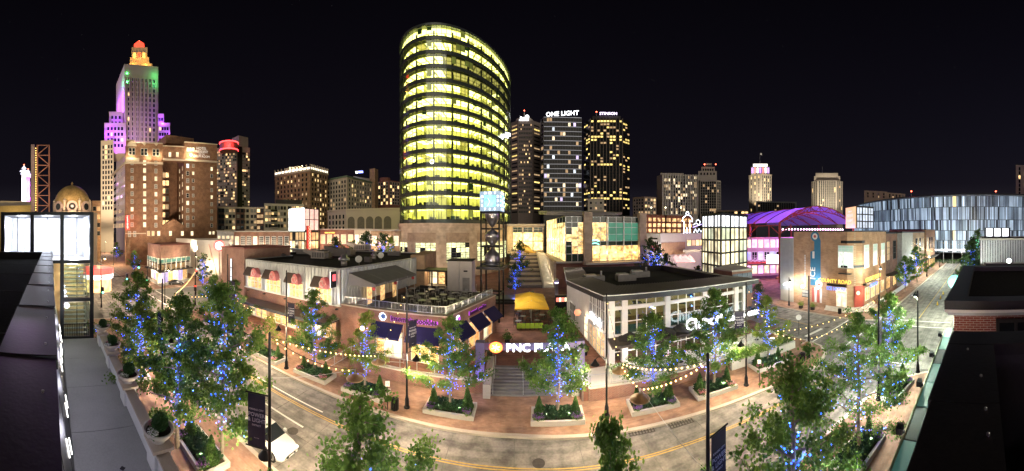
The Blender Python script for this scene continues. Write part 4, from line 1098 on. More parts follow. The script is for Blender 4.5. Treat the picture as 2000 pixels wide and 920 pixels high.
letters('lettering', 'Chipotle', pq, nS, 1.2, SIGNW, rb, .06, .01, .95)
pq = Vector((SX, FY + .46, 4.4)) + dS * (LS * .47)
b1 = MB().tube([pq, pq + nS * 1.1], .04, 6).build('sign_arm', STEEL, rb)
bd = disc(pq + nS * .85, (0, -1), .45, .08).build('round_sign', em('sign_rust', (.9, .25, .12), .5), b1)
disc(pq + nS * .85 + Vector((0, -.09, 0)), (0, -1), .34, .02).v
for i in range(4): light('canopy_lamp', 'POINT', (12 + i * 4.6, FY - 1.0, 3.1), 130, (1, .9, .75), rb, .1)
light('sign_glow', 'AREA', (20.5, FY - 1.9, 4.5), 45, (.9, .95, 1), rb, 4, (20.5, 20, 1.2))
# roof plant in the well
for px, py, lb in ((1160, 551, 'black air unit in the dark roof well of the columned restaurant, nearest the plaza'), (1222, 548, 'grey skylight box in the roof well of the columned restaurant'), (1250, 541, 'dark duct box in the middle of the columned restaurant roof well')):
    p = G(px, py, 8.3); p.z = 8.22; t = thing('air_handler', lb, 'air handler', p, None, True)
    MB().box(-1.3, -.7, .1, 1.3, .7, .95).build('cabinet', SHEETD, t); MB().box(-1.2, -.6, .95, .2, .6, 1.1).build('lid', SHEET, t); MB().tube([(1.0, 0, .9), (1.0, 0, 1.5)], .14, 8).build('flue', STEEL, t)
# planters and bench along the flank
# ================================================================== patio, umbrellas, plaza furniture
PEBBLE = pbr('umbrella_dark', (.045, .042, .04), .8, 0, .15)
def umbrella(m, r=1.6, h=2.6, sides=8, lip=.35):
    t = thing('patio_umbrella', '', 'umbrella')
    pts = [(r * cos(2 * pi * (i + .5) / sides), r * sin(2 * pi * (i + .5) / sides)) for i in range(sides)]
    cn = MB().add([(0, 0, h + .55)] + [(x, y, h) for x, y in pts] + [(0, 0, h + .5)] + [(x, y, h - .04) for x, y in pts],
                  [(0, 1 + i, 1 + (i + 1) % sides) for i in range(sides)] + [(sides + 1, sides + 2 + (i + 1) % sides, sides + 2 + i) for i in range(sides)]).build('canopy', m, t)
    MB().tube([(0, 0, .05), (0, 0, h + .62)], .03, 6).build('pole', STEEL, t); MB().lathe([(.32, 0), (.32, .08), (.05, .12)], (0, 0, 0), 12).build('base', BLACK, t)
    rb_ = MB()
    for x, y in pts: MB().bar((0, 0, h + .46), (x, y, h - .06), .02).build('rib', BLACK, t)
    return t
ud = umbrella(PEBBLE)
for px, py, lb in ((1225, 655, 'dark patio umbrella nearest the plaza stair'), (1297, 645, 'dark patio umbrella in the middle of the white patio'), (1330, 640, 'dark patio umbrella under the big white letters')):
    r = RG(py, PZ + 2.7); inst(ud, USED, lb, W(px, r, PZ), .3, 1.0, 'dark patio umbrellas')
wt = patio_table(.4, .74, WHITEP); wc = patio_chair(pbr('white_chair', (.55, .55, .55), .5, .2))
for i, (x, y) in enumerate(((10.6, 27.4), (13.5, 26.6), (16.4, 26.6), (19.2, 26.5), (22, 26.4), (24.8, 26.2), (27.2, 26))):
    inst(wt, USED, 'small white table on the pale patio of the columned restaurant', (x, y, PZ + .006), 0, 1, 'tables on the pale patio')
    for s_ in (-1, 1): inst(wc, USED, 'pale chair on the pale patio of the columned restaurant', (x + s_ * .75, y, PZ + .006), -s_ * pi / 2, 1, 'chairs on the pale patio')
YEL = pbr('yellow_canvas', (.72, .42, .03), .75, 0, .08)
for i, (yy, lb) in enumerate(((43.8, 'nearest of three yellow square umbrellas on the plaza'), (47.0, 'middle one of three yellow square umbrellas on the plaza'), (50.2, 'farthest of three yellow square umbrellas on the plaza'))):
    t = thing('plaza_umbrella', lb, 'umbrella', (2.1, yy, PZ), 'yellow plaza umbrellas'); h = 2.75; a = 2.45; b_ = 1.7
    c = [(-a, -b_, h), (a, -b_, h), (a, b_, h), (-a, b_, h)]
    for k in range(4):
        p, q = Vector(c[k]), Vector(c[(k + 1) % 4]); ap = Vector((0, 0, h + .75)); mid = (p + q) / 2 + Vector((0, 0, .06))
        m = MB().add([p, mid, ap], [(0, 1, 2)]).add([mid, q, ap], [(0, 1, 2)]).add([p, mid, mid - Vector((0, 0, .16)), p - Vector((0, 0, .2))], [(3, 2, 1, 0)]).add([mid, q, q - Vector((0, 0, .2)), mid - Vector((0, 0, .16))], [(3, 2, 1, 0)])
        m.v = [tuple(Vector(v) + Vector((2.1, yy, PZ))) for v in m.v]; m.build('canvas_panel', YEL, t)
    MB().tube([(2.1, yy, PZ), (2.1, yy, PZ + h + .8)], .05, 8).build('pole', STEEL, t)
dt = patio_table(.45, .74, pbr('grey_table', (.25, .25, .25), .4, .4)); dc = patio_chair(BLACK)
for i, (x, y) in enumerate(((.2, 43.2), (2.9, 43.4), (.9, 45.6), (3.9, 46.2), (.4, 48.6), (3.2, 49.4), (5.6, 44.6))):
    inst(dt, USED, 'grey round table under the yellow plaza umbrellas', (x, y, PZ), 0, 1, 'tables under the yellow umbrellas')
    for q in range(3): a = q * 2.1 + i; inst(dc, USED, 'black chair under the yellow plaza umbrellas', (x + .8 * cos(a), y + .8 * sin(a), PZ), a - pi / 2, 1, 'chairs under the yellow umbrellas')
LIME = pbr('lime_seat', (.36, .55, .06), .6, 0, .1)
for i in range(6):
    x = .25 + i * .62; t = thing('lime_seat', ('lime green plaza seat, %s in the row of six in front of the yellow umbrellas' % ('first', 'second', 'third', 'fourth', 'fifth', 'sixth')[i]), 'seat', (x, 41.6, PZ), 'lime green plaza seats')
    MB().box(x - .28, 41.3, PZ + .3, x + .28, 41.95, PZ + .4).build('seat', LIME, t); MB().add([(x - .28, 41.22, PZ + .25), (x + .28, 41.22, PZ + .25), (x + .28, 41.1, PZ + 1.0), (x - .28, 41.1, PZ + 1.0), (x - .28, 41.3, PZ + .25), (x + .28, 41.3, PZ + .25), (x + .28, 41.16, PZ + 1.0), (x - .28, 41.16, PZ + 1.0)], [(0, 1, 2, 3), (5, 4, 7, 6), (0, 3, 7, 4), (1, 5, 6, 2), (3, 2, 6, 7)]).build('backrest', LIME, t)
    for q in (-.24, .24): MB().box(x + q - .03, 41.3, PZ, x + q + .03, 41.9, PZ + .3).build('leg', BLACK, t)
b = thing('bench', 'lime green bench against the cookie shop side wall', 'bench', (-4.0, 34.2, PZ), None, True); b.rotation_euler = (0, 0, R(-70))
MB().box(-.8, -.25, .35, .8, .25, .45).build('seat', LIME, b); MB().box(-.8, .2, .45, .8, .28, .95).build('backrest', LIME, b); MB().box(-.7, -.2, 0, -.6, .2, .35).build('leg', BLACK, b); MB().box(.6, -.2, 0, .7, .2, .35).build('leg', BLACK, b)
b = thing('bench', 'dark slatted bench beside the columned restaurant flank', 'bench', (7.4, 32.6, PZ), None, True); b.rotation_euler = (0, 0, R(95))
for k in range(3): MB().box(-.8, -.3 + k * .2, .4, .8, -.14 + k * .2, .45).build('slat', BLACK, b)
MB().box(-.8, -.42, .5, .8, -.36, .95).build('backrest', BLACK, b); MB().box(-.7, -.25, 0, -.62, .25, .4).build('leg', BLACK, b); MB().box(.62, -.25, 0, .7, .25, .4).build('leg', BLACK, b)
# ring bench and stage wedge behind the umbrellas
rg_ = thing('ring_bench', 'white ring shaped bench with black wedge behind the yellow umbrellas', 'sculpture', (3.2, 60, PZ))
m = MB(); V = []; F = []
for i in range(25):
    t = R(-30) + R(300) * i / 24; z = .35 + .35 * i / 24
    for rr_, zz in ((2.0, 0), (2.5, 0), (2.5, z), (2.0, z)): V.append((3.2 + rr_ * cos(t), 60 + rr_ * 1.2 * sin(t), PZ + zz))
for i in range(24):
    for k in range(4): F.append((4 * i + k, 4 * i + (k + 1) % 4, 4 * i + 4 + (k + 1) % 4, 4 * i + 4 + k))
m.add(V, F).build('ring', WHITEP, rg_)
MB().prism([(-.5, 58.5), (3.4, 59.5), (3.4, 61), (-.5, 60)], PZ, [PZ + .4, PZ + 1.6, PZ + 1.6, PZ + .4]).build('wedge', BLACK, rg_)
MB().box(-4.5, 56, PZ, .2, 61, PZ + .35).build('step_platform', DARK, rg_); MB().box(-4.2, 57, PZ + .35, -.1, 61, PZ + .7).build('step_platform', DARK, rg_)
light('stage_glow', 'POINT', (-.6, 58, PZ + 1.0), 60, (.25, .25, 1), rg_, .2)
kk = thing('advert_column', 'slim grey advertising column with lit cap near the red stone wall', 'column', (*W(1087, 62)[:2], PZ))
c = origin(kk); MB().lathe([(.45, 0), (.42, .3), (.36, .4), (.36, 3.2), (.5, 3.3), (.5, 3.6), (.2, 3.9)], c, 14).build('shaft', STEEL, kk, True); MB().lathe([(.40, 2.9), (.40, 3.15)], c, 14).build('lit_band', em('kiosk_lilac', (.7, .6, 1), 2.5), kk)
kk = thing('menu_kiosk', 'dark board kiosk with small lit panels by the restaurant corner', 'kiosk', (*W(1096, 52)[:2], PZ)); c = origin(kk)
MB().box(c.x - 1.1, c.y - .3, PZ, c.x + 1.1, c.y + .3, PZ + 2.6).build('cabinet', BLACK, kk)
for i in range(4): MB().box(c.x - .9 + i * .48, c.y - .33, PZ + 1.5, c.x - .5 + i * .48, c.y - .3, PZ + 2.2).build('lit_panel', PPALE if i % 2 else em('kiosk_red', (1, .2, .15), 1), kk)

# ================================================================== hourglass clock tower
ck = thing('clock_tower', 'black steel clock tower with square lit clock and three steel vessels', 'tower', (-4.0, 46.5, PZ))
R0 = W(938, 45.4); R1 = W(976, 44.6); dx = (R1 - R0); dx.z = 0; L = dx.length; ux = dx.normalized(); uy = Vector((-ux.y, ux.x, 0))
def cp3(u, v, z): p = Vector((R0.x, R0.y, 0)) + ux * u + uy * v; return Vector((p.x, p.y, z))
CW = L
for u in (.1, CW - .1):
    for v in (.1, CW - .1): MB().bar(cp3(u, v, PZ), cp3(u, v, 18.1), .22, .22, ux).build('leg', BLACK, ck)
for z in (5.4, 10.0, 12.7, 15.4, 17.95):
    m = MB()
    for (a, b_) in (((.1, .1), (CW - .1, .1)), ((CW - .1, .1), (CW - .1, CW - .1)), ((CW - .1, CW - .1), (.1, CW - .1)), ((.1, CW - .1), (.1, .1))): m.bar(cp3(*a, z), cp3(*b_, z), .16, .26)
    m.build('ring_beam', BLACK, ck)
MB().prism([tuple(cp3(u, v, 0)[:2]) for u, v in ((-.6, -.3), (CW + .3, -.3), (CW + .3, CW + 1), (-.6, CW + 1))], 9.2, 9.6).build('deck', DARK, ck)
mid = cp3(CW / 2, CW / 2, 0)
VES = pbr('vessel_steel', (.32, .30, .32), .3, .85, .2, .8)
def vessel(prof): MB().lathe(prof, (mid.x, mid.y, 0), 20, True).build('vessel', VES, ck, True)
vessel([(1.25, 18.0), (1.22, 17.6), (1.05, 17.0), (.75, 16.4), (.4, 15.95), (.06, 15.6)])
vessel([(.06, 15.6), (.35, 15.2), (1.05, 14.7), (1.2, 14.5), (1.1, 14.0), (.75, 13.3), (.35, 12.9), (.06, 12.75)])
vessel([(.06, 12.75), (.3, 12.2), (.75, 11.8), (1.1, 11.4), (1.24, 10.9), (1.2, 10.4), (.95, 9.9), (.6, 9.62)])
z0, z1 = 18.1, 21.1
MB().prism([tuple(cp3(u, v, 0)[:2]) for u, v in ((-.05, -.05), (CW + .05, -.05), (CW + .05, CW + .05), (-.05, CW + .05))], z0, z1).build('clock_case', em('clock_case', (.30, .42, .60), .45, (.3, .4, .5)), ck)
nf = -uy; zc = (z0 + z1) / 2
NUM = em('clock_numeral', (.75, .88, 1), 2.2)
for s_, (n_, o_, ax) in enumerate(((nf, cp3(CW / 2, -.07, zc), ux), (ux, cp3(CW + .07, CW / 2, zc), uy))):
    for h in range(1, 13):
        g = {12: (0, 1), 1: (.62, 1), 2: (1, .55), 3: (1, 0), 4: (1, -.55), 5: (.62, -1), 6: (0, -1), 7: (-.62, -1), 8: (-1, -.55), 9: (-1, 0), 10: (-1, .55), 11: (-.62, 1)}[h]
        letters('numeral', str(h), o_ + ax * (g[0] * CW * .4) + Vector((0, 0, g[1] * 1.22)), n_, .46, NUM, ck, .02, .015)
    V = [o_ + ax * (i * CW * .28) + Vector((0, 0, j * .85)) + n_ * q for q in (0, .03) for i, j in ((-1, -1), (1, -1), (1, 1), (-1, 1))]
    MB().add(V, [(3, 2, 1, 0), (4, 5, 6, 7), (0, 1, 5, 4), (1, 2, 6, 5), (2, 3, 7, 6), (3, 0, 4, 7)]).build('dial', em('clock_dial', (.25, .95, .70), 1.0, vary=.6, vscale=.9), ck)
    c = o_ + n_ * .06
    for a, r_ in ((2.2, .55), (4.3, .8)): MB().bar(c, c + ax * (r_ * cos(a)) + Vector((0, 0, r_ * sin(a))), .05, .03).build('hand', em('clock_hand', (1, .55, .3), 1.2), ck)
light('deck_lamp', 'POINT', cp3(CW * .7, -.2, 8.9), 40, (1, .9, .75), ck, .1); light('plaza_flood', 'SPOT', cp3(CW + .2, -.2, 9.0), 1600, (1, .92, .78), ck, .15, (3, 44, PZ + 2), 110); light('vessel_light', 'POINT', cp3(CW / 2, -1.2, 10.0), 40, (1, .9, .85), ck, .2)  # the spot is added on the deck to brighten the yellow umbrellas
st2_ = thing('steel_stair', 'pale open steel stair behind the clock tower', 'stairs', (-6.2, 47.5, PZ))
for k in range(14): MB().box(-6.6, 44.4 + k * .26, PZ + (k + 1) * .28 - .05, -5.5, 44.68 + k * .26, PZ + (k + 1) * .28).build('tread', STEEL, st2_)
for x in (-6.65, -5.45): MB().bar((x, 44.4, PZ + .2), (x, 48.1, PZ + 4.1), .06, .25).build('stringer', STEEL, st2_); MB().bar((x, 44.4, PZ + 1.2), (x, 48.1, PZ + 5.1), .05, .05).build('handrail', STEEL, st2_)

# ================================================================== grand stair, atrium and glass hall behind the plaza
gs = thing('grand_stair', 'wide stepped seating and lit stair climbing to the yellow atrium', 'stairs', (4, 84, PZ))
STN = pbr('warm_step', (.42, .35, .26), .8, 0, .15, .6)
for k in range(16): MB().box(-2.2, 72 + k * 1.5, PZ, 6.2, 73.6 + k * 1.5 if k < 15 else 104, PZ + (k + 1) * .42).build('seat_step', STN if k % 2 else pbr('dark_step', (.12, .10, .09), .8), gs)
for k in range(32): MB().box(6.6, 72 + k * .75, PZ, 8.9, 72.78 + k * .75 if k < 31 else 104, PZ + (k + 1) * .21).build('step', pbr('pale_step', (.58, .54, .48), .8), gs)
MB().prism([(6.2, 71.5), (6.6, 71.5), (6.6, 96), (6.2, 96)], PZ, [PZ + .9, PZ + .9, PZ + 7.6, PZ + 7.6]).build('divider', CONC, gs)
for k in range(6): light('stair_light', 'POINT', (8.6, 73.5 + k * 4, PZ + 1.6 + k * 1.12), 60, (1, .86, .6), gs, .08)
rw = thing('stone_wall', 'rust red stone plinth wall below the green glass hall', 'wall', (20, 72, PZ))
for i in range(12):
    for j in range(3): MB().box(9.0 + i * 2.1 + .02, 71.9 - .01 * ((i + j) % 3), PZ + j * 2.15, 9.0 + (i + 1) * 2.1 - .02, 72.6, PZ + (j + 1) * 2.15 - .03).build('stone_panel', pbr('rust_stone' if (i + j) % 2 else 'rust_stone_dark', (.22, .10, .07) if (i + j) % 2 else (.18, .085, .06), .8, 0, .2, 1), rw)
MB().prism([(8.9, 71.7), (9.5, 71.7), (9.5, 96), (8.9, 96)], PZ, [PZ + 6.4] * 4).build('flank_wall', TSTONE, rw)
gh = thing('glass_hall', 'green glass hall with stone pylons and warm lit cafe floors', 'building', (21, 84, 7.7))
HZ, HT = 7.75, 18.6
MB().box(9.5, 70.5, 7.3, 31, 100, 7.74).build('floor', CONC, gh)
for px0, px1 in ((1140, 1156), (1248, 1261)):
    a, b_ = XY(px0, 69.2).x, XY(px1, 69.2).x
    for k in range(10): MB().box(a, 68.6, 7.0 + k * 1.27, b_, 70.4, 7.0 + (k + 1) * 1.27 - .03).build('pylon_block', TSTONE, gh)
xa, xb, xc2, xd = XY(1105, 70).x, XY(1140, 70).x, XY(1156, 70).x, XY(1248, 70).x
GREENP = em('green_pane', (.05, .22, .14), .5, (.02, .08, .05), vary=.35, vscale=.2); GDARK = pbr('dark_green_pane', (.015, .035, .028), .08, 0, .2, .2, 0, .8)
CAFE = em('cafe_pane', (1.0, .64, .24), .75, vary=.9, vscale=1.3)
GOLD = em('gold_pane', (1.0, .72, .28), 1.0, vary=.85, vscale=1.1)
rowsz = [7.75, 9.6, 11.5, 12.6, 14.3, 16.0, 17.2, 18.6]
def curtain(P, Q, cols, matf):
    d, n, L = facing(P, Q)
    for i in range(cols):
        for j in range(len(rowsz) - 1):
            c = Vector((P[0], P[1], 0)) + d * (L * (i + .5) / cols); h = rowsz[j + 1] - rowsz[j]
            place_win(win_mesh(L / cols - .1, h - .1, STEEL, .05, (0, 0), .12), matf(i, j), (c.x, c.y, rowsz[j] + h / 2), n, gh, 'glass_panel')
curtain((xc2, 70), (xd, 70), 6, lambda i, j: CAFE if j < 2 else GDARK if j in (2, 6) else (CAFE if i < 2 else GREENP))
curtain((xa, 70), (xb, 70), 3, lambda i, j: GDARK if j == 6 or (i == 0 and random.random() < .5) else CAFE if random.random() < .75 else GDARK)
curtain((xa, 70.1), (W(1068, 100).x, 99), 8, lambda i, j: GDARK if j == 6 and i < 3 else GOLD)
for px in (1185, 1218): x = XY(px, 69.8).x; MB().box(x - .12, 69.5, 7.8, x + .12, 69.85, 18.7).build('fin', WHITEP, gh)
MB().box(xa - .2, 70.1, 18.6, xd + .3, 99, 18.9).build('roof', pbr('hall_roof', (.10, .095, .09), .6, .2), gh)
MB().prism(ccw([(W(1052, 104).x, 104), (W(1068, 98).x, 98), (XY(1205, 90).x, 90), (XY(1215, 108).x, 108)]), [ZH(418, 104), ZH(420, 98), ZH(420, 94), ZH(418, 112)], [ZH(411, 104), ZH(413, 98), ZH(415, 94), ZH(413, 112)]).build('upper_roof', pbr('louvre_grey', (.24, .23, .23), .5, .3), gh)
for i in range(5): light('cafe_lamp', 'POINT', (xc2 + 1 + i * 2.6, 69.0, 9.8), 70, (1, .7, .35), gh, .3)
x_ = XY(1162, 69.6).x; MINT = em('sign_mint', (.3, 1, .8), 1.4)
for z in (11.7, 12.5): MB().tube([(x_ + 1.0 * cos(t * pi / 8), 69.55, z + .45 * sin(t * pi / 8)) for t in range(9)], .16, 5).build('sign_mark', MINT, gh)
rl = railing('thin red lit railing on the cafe terrace of the glass hall', [(xc2 - 1, 67), (xd + 1, 67)], HZ - .1, 1.0, pbr('red_rail', (.35, .06, .05), .5), 2.0, False)
MB().box(xc2 - 2, 66.8, 7.2, xd + 2, 70.4, 7.6).build('cafe_terrace', CONC, gh)
at = thing('atrium', 'golden lit glazed atrium at the head of the grand stair', 'building', (3, 106, 7))
P, Q = W(1001, 106), W(1061, 106)
for i in range(3):
    for j in range(3):
        d, n, L = facing(P, Q); c = P + d * (L * (i + .5) / 3)
        place_win(win_mesh(L / 3 - .5, 3.0 if j else 1.7, CONC, .18, (1, 1), .2), GDARK if j == 0 else GOLD, (c.x, c.y, 15.6 if j == 0 else 13.1 if j == 1 else 9.8), n, at, 'glass_bay')
MB().bar((*P[:2], 12), (*Q[:2], 12), .4, 9.6).v
w_ = MB().bar((P.x - 2, P.y + .4, 12), (Q.x + .3, Q.y + .4, 12), .5, 10.0).build('wall', pbr('cream_wall', (.55, .45, .30), .8), at)
MB().bar((P.x - 2, P.y, 17.3), (Q.x + .5, Q.y, 17.3), 1.6, .7).build('lintel', CONC, at)
for i in range(3): light('atrium_lamp', 'POINT', (-.5 + i * 3.4, 102.5, 12.5), 420, (1, .70, .30), at, .4)
for i in range(3): light('atrium_lamp', 'POINT', (0 + i * 2.6, 92, 11.5), 160, (1, .72, .32), at, .4)
gp = thing('golden_sculpture', 'low golden curved sculpture on the landing below the atrium', 'sculpture', (*W(1030, 97)[:2], PZ + 6.7)); c = origin(gp)
MB().tube([(c.x - 3 + i * .75, c.y + .6 * sin(i), c.z + .8 + .9 * sin(i * .7)) for i in range(9)], [.5, .9, 1.2, 1.3, 1.2, 1.0, .8, .5, .2], 8).build('body', pbr('gold_leaf', (.7, .48, .14), .4, .6), gp, True)
MB().tube([(c.x - 3, c.y, c.z), (c.x - 3, c.y, c.z + 2.6)], .12, 6).build('mast', BLACK, gp)
# ================================================================== corner ice house across the side street
ih = thing('corner_tavern', 'tan brick corner tavern with blue bottle mural and gold lettering', 'building', (58, 30, 0))
CRB = bricks('county_brick', (.36, .21, .125), (.43, .26, .16), (.44, .34, .26), .6, .2)
MB().prism(ccw([(50, 24.6), (52.3, 22.5), (66.5, 22.5), (66.5, 37), (50, 37)]), .1, 14.9).build('wall', CRB, ih)
parapet(ccw([(49.9, 24.5), (52.2, 22.4), (66.6, 22.4), (66.6, 37.1), (49.9, 37.1)]), 14.9, 15.1, .5).build('coping', DARK, ih)
corrugated((49.98, 37.1), (49.98, 40.6), 2.5, 13.6, .35).build('steel_cladding', CORR, ih); MB().box(50, 37, .1, 60, 40.6, 13.4).build('stair_wing', CONC, ih)
def yw(px, x=50): return PX(px, x).y
WN = Vector((-1, 0, 0)); SN = Vector((0, -1, 0))
TAVW = em('tavern_pane', (.85, .95, .85), .5, vary=.7, vscale=1.0); TAVG = em('tavern_green', (.45, .65, .55), .35, vary=.4, vscale=.5)
y0, y1 = yw(1638), yw(1666); c = (y0 + y1) / 2
place_win(win_mesh(abs(y1 - y0), 2.9, WHITEP, .1, (2, 0), .12), TAVW, (49.99, c, 9.6), WN, ih); place_win(win_mesh(abs(y1 - y0), 1.0, WHITEP, .1, (3, 1), .12), TAVG, (49.99, c, 11.75), WN, ih)
for px in (1692, 1709, 1724):
    x = XY(px, 22.5).x; place_win(win_mesh(2.2, 2.9, WHITEP, .1, (1, 0), .12), TAVW, (x, 22.49, 9.3), SN, ih); place_win(win_mesh(2.2, 1.3, WHITEP, .1, (2, 1), .12), TAVG, (x, 22.49, 11.6), SN, ih)
for z in (8.3, 13.0):
    MB().prism(ccw([(49.93, 25.9), (49.93, 24.55), (52.25, 22.43), (53.4, 22.43), (53.4, 22.6), (52.4, 22.6), (50.1, 24.75), (50.1, 25.9)]), z - .25, z + .25).build('dark_band', BLACK, ih)
mural = disc((49.97, yw(1592), 14.0), (-1, 0), 1.0, .02).build('mural_wheel', pbr('mural_blue', (.03, .15, .26), .8, 0, .1), ih)
BLU = MATS['mural_blue']; MWH = pbr('mural_white', (.62, .62, .58), .8, 0, .12)
disc((49.94, yw(1592), 14.0), (-1, 0), .62, .02).build('mural_ring', MWH, mural); disc((49.91, yw(1592), 14.0), (-1, 0), .3, .02).build('mural_hub', pbr('mural_red', (.4, .08, .06), .8), mural)
a, b_ = yw(1583), yw(1603)
mp = MB().add([(49.965, a, 4.2), (49.965, b_, 4.2), (49.965, b_, 13.2), (49.965, b_ + .5, 14.3), (49.965, a - .9, 14.2), (49.965, a - .9, 11.3), (49.965, a, 10.9)], [(0, 1, 2, 3, 4, 5, 6)]).build('mural_bottle', BLU, ih)
letters('mural_lettering', 'ICE', (49.95, yw(1588), 6.6), (-1, 0), 1.7, MWH, ih, .006, .02, 1.0, pi / 2)
MB().box(49.93, yw(1591), 9.6, 49.95, yw(1587), 11.0).build('mural_panel', MWH, ih)
disc((49.95, yw(1600), 4.6), (-1, 0), .8, .02).build('mural_cap', MWH, ih); disc((49.93, yw(1600), 4.6), (-1, 0), .35, .02).build('mural_cap_dot', pbr('mural_red', (.4, .08, .06), .8), ih)
for k in range(18): MB().box(49.955, yw(1572.5) - .12, 4.2 + k * .34, 49.98, yw(1572.5) + .12, 4.42 + k * .34).build('mural_mark', MWH, ih)
for k in range(4): MB().box(49.94, yw(1588 + k * 5.2) - .2, .9, 49.985, yw(1588 + k * 5.2) + .22, 3.7).build('red_stripe', pbr('mural_red', (.4, .08, .06), .8) if k % 2 == 0 else MWH, ih)
MB().box(49.9, yw(1581), 1.6, 49.98, yw(1567), 3.1).build('poster_case', BLACK, ih); 
for k in range(4): MB().box(49.86, yw(1569 + (k % 2) * 6) - .5, 1.75 + (k // 2) * .7, 49.9, yw(1569 + (k % 2) * 6) + .2, 2.3 + (k // 2) * .7).build('poster', PBLIND, ih)
MB().box(49.95, yw(1641), 7.0, 49.2, yw(1664), 7.15).build('flower_shelf', DARK, ih)
# corner entrance: red piers, doors, sign band, steps
CN = Vector((-.7, -.72, 0)).normalized()
REDP = pbr('red_pier', (.30, .05, .035), .6, 0, .1)
MB().prism(ccw([(50.9, 23.5), (52.2, 22.35), (53.0, 22.35), (53.0, 23.4), (51.6, 24.3)]), .5, 4.6).build('red_pier', REDP, ih)
for yy in (25.2, 26.3): place_win(win_mesh(.9, 2.2, WHITEP, .12, (0, 0)), PPALE, (49.99, yy, 1.9), WN, ih, 'door')
place_win(win_mesh(2.2, 1.0, WHITEP, .1, (1, 0)), PWARM, (49.99, 25.8, 3.75), WN, ih, 'transom_window')
for i in range(4): place_win(win_mesh(2.0, 2.4, WHITEP, .1, (1, 0)), DINER, (54.8 + i * 3.0, 22.49, 2.6), SN, ih, 'shop_window')
MB().bar((49.5, 28.6, 4.8), (49.5, 24.6, 4.8), .5, .35).build('sign_shelf', BLACK, ih); MB().bar((52.2, 22.0, 4.8), (60.5, 22.0, 4.8), .5, .35).build('sign_shelf', BLACK, ih)
GOLDL = em('gold_letter', (1.0, .62, .12), .8, (.7, .45, .08)); BLUL = em('blue_letter', (.12, .22, 1.0), 1.0)
letters('lettering', 'COUNTY ROAD', (49.2, 26.9, 5.55), (-1, 0), 1.0, GOLDL, ih, .06, .02, .95); letters('lettering', 'ICE HOUSE', (49.3, 26.6, 4.1), (-1, 0), .85, BLUL, ih, .06, .02, .95)
letters('lettering', 'COUNTY ROAD', (56.6, 21.8, 5.55), (0, -1), 1.15, GOLDL, ih, .06, .02, 1.0); letters('lettering', 'ICE HOUSE', (57, 21.9, 4.1), (0, -1), .85, BLUL, ih, .06, .02, .95)
disc(Vector((51.2, 22.95, 3.4)) + CN * .25, CN, .38, .05).build('round_emblem', MWH, ih)
cst = thing('corner_steps', 'fan of pale steps at the tavern corner door', 'stairs', (51, 23, .13))
for k in range(4):
    e_ = 1.6 - k * .4
    MB().prism(ccw([(49.9, 29.2), (49.9 - e_, 28.6), (49.9 - e_, 25 - e_ * .3), (51.6 - e_ * .4, 22.3 - e_), (56, 22.4 - e_), (57.4, 22.5), (52.3, 22.5), (49.9, 24.6)]), .13 + k * .12, .13 + (k + 1) * .12).build('step', pbr('pale_step', (.58, .54, .48), .8), cst)
for p, e_, c_ in (((48.2, 35, 3.3), 90, (.95, .97, 1)), ((48.2, yw(1570), 3.3), 160, (.95, .97, 1)), ((48.2, yw(1598), 3.3), 160, (.95, .97, 1)), ((48.3, 26, 3.4), 140, (1, .72, .4)), ((51.6, 21.3, 3.2), 150, (1, .65, .35)), ((57, 20.4, 4.2), 170, (1, .75, .45)), ((62.5, 20.5, 4.2), 170, (1, .7, .4)), ((48.6, 38.8, 3.5), 90, (.95, 1, 1))):
    light('wall_light', 'POINT', p, e_, c_, ih, .12)
for yy in (yw(1570), yw(1598), 38.8): MB().box(49.2, yy - .25, 3.7, 49.9, yy + .25, 3.95).build('uplight_fitting', em('uplight', (.95, .98, 1), 12), ih)
for yy in (yw(1570), yw(1598)): light('wall_uplight', 'SPOT', (49.1, yy, 4.1), 600, (.95, .97, 1), ih, .1, (50, yy, 12), 110)
light('wall_uplight', 'SPOT', (51, 21.5, 6), 380, (1, .8, .55), ih, .1, (55, 22.5, 14), 110); light('wall_uplight', 'SPOT', (62, 21.2, 6), 380, (1, .8, .55), ih, .1, (62, 22.5, 14), 110)
fl = thing('sidewalk_fence', 'white low fence along the tavern patio on the right street', 'fence', (62, 20.8, .13))
for k in range(9): MB().box(56 + k * 2.6, 20.4, .13, 58.56 + k * 2.6, 20.55, 1.1).build('fence_panel', WHITEP, fl)
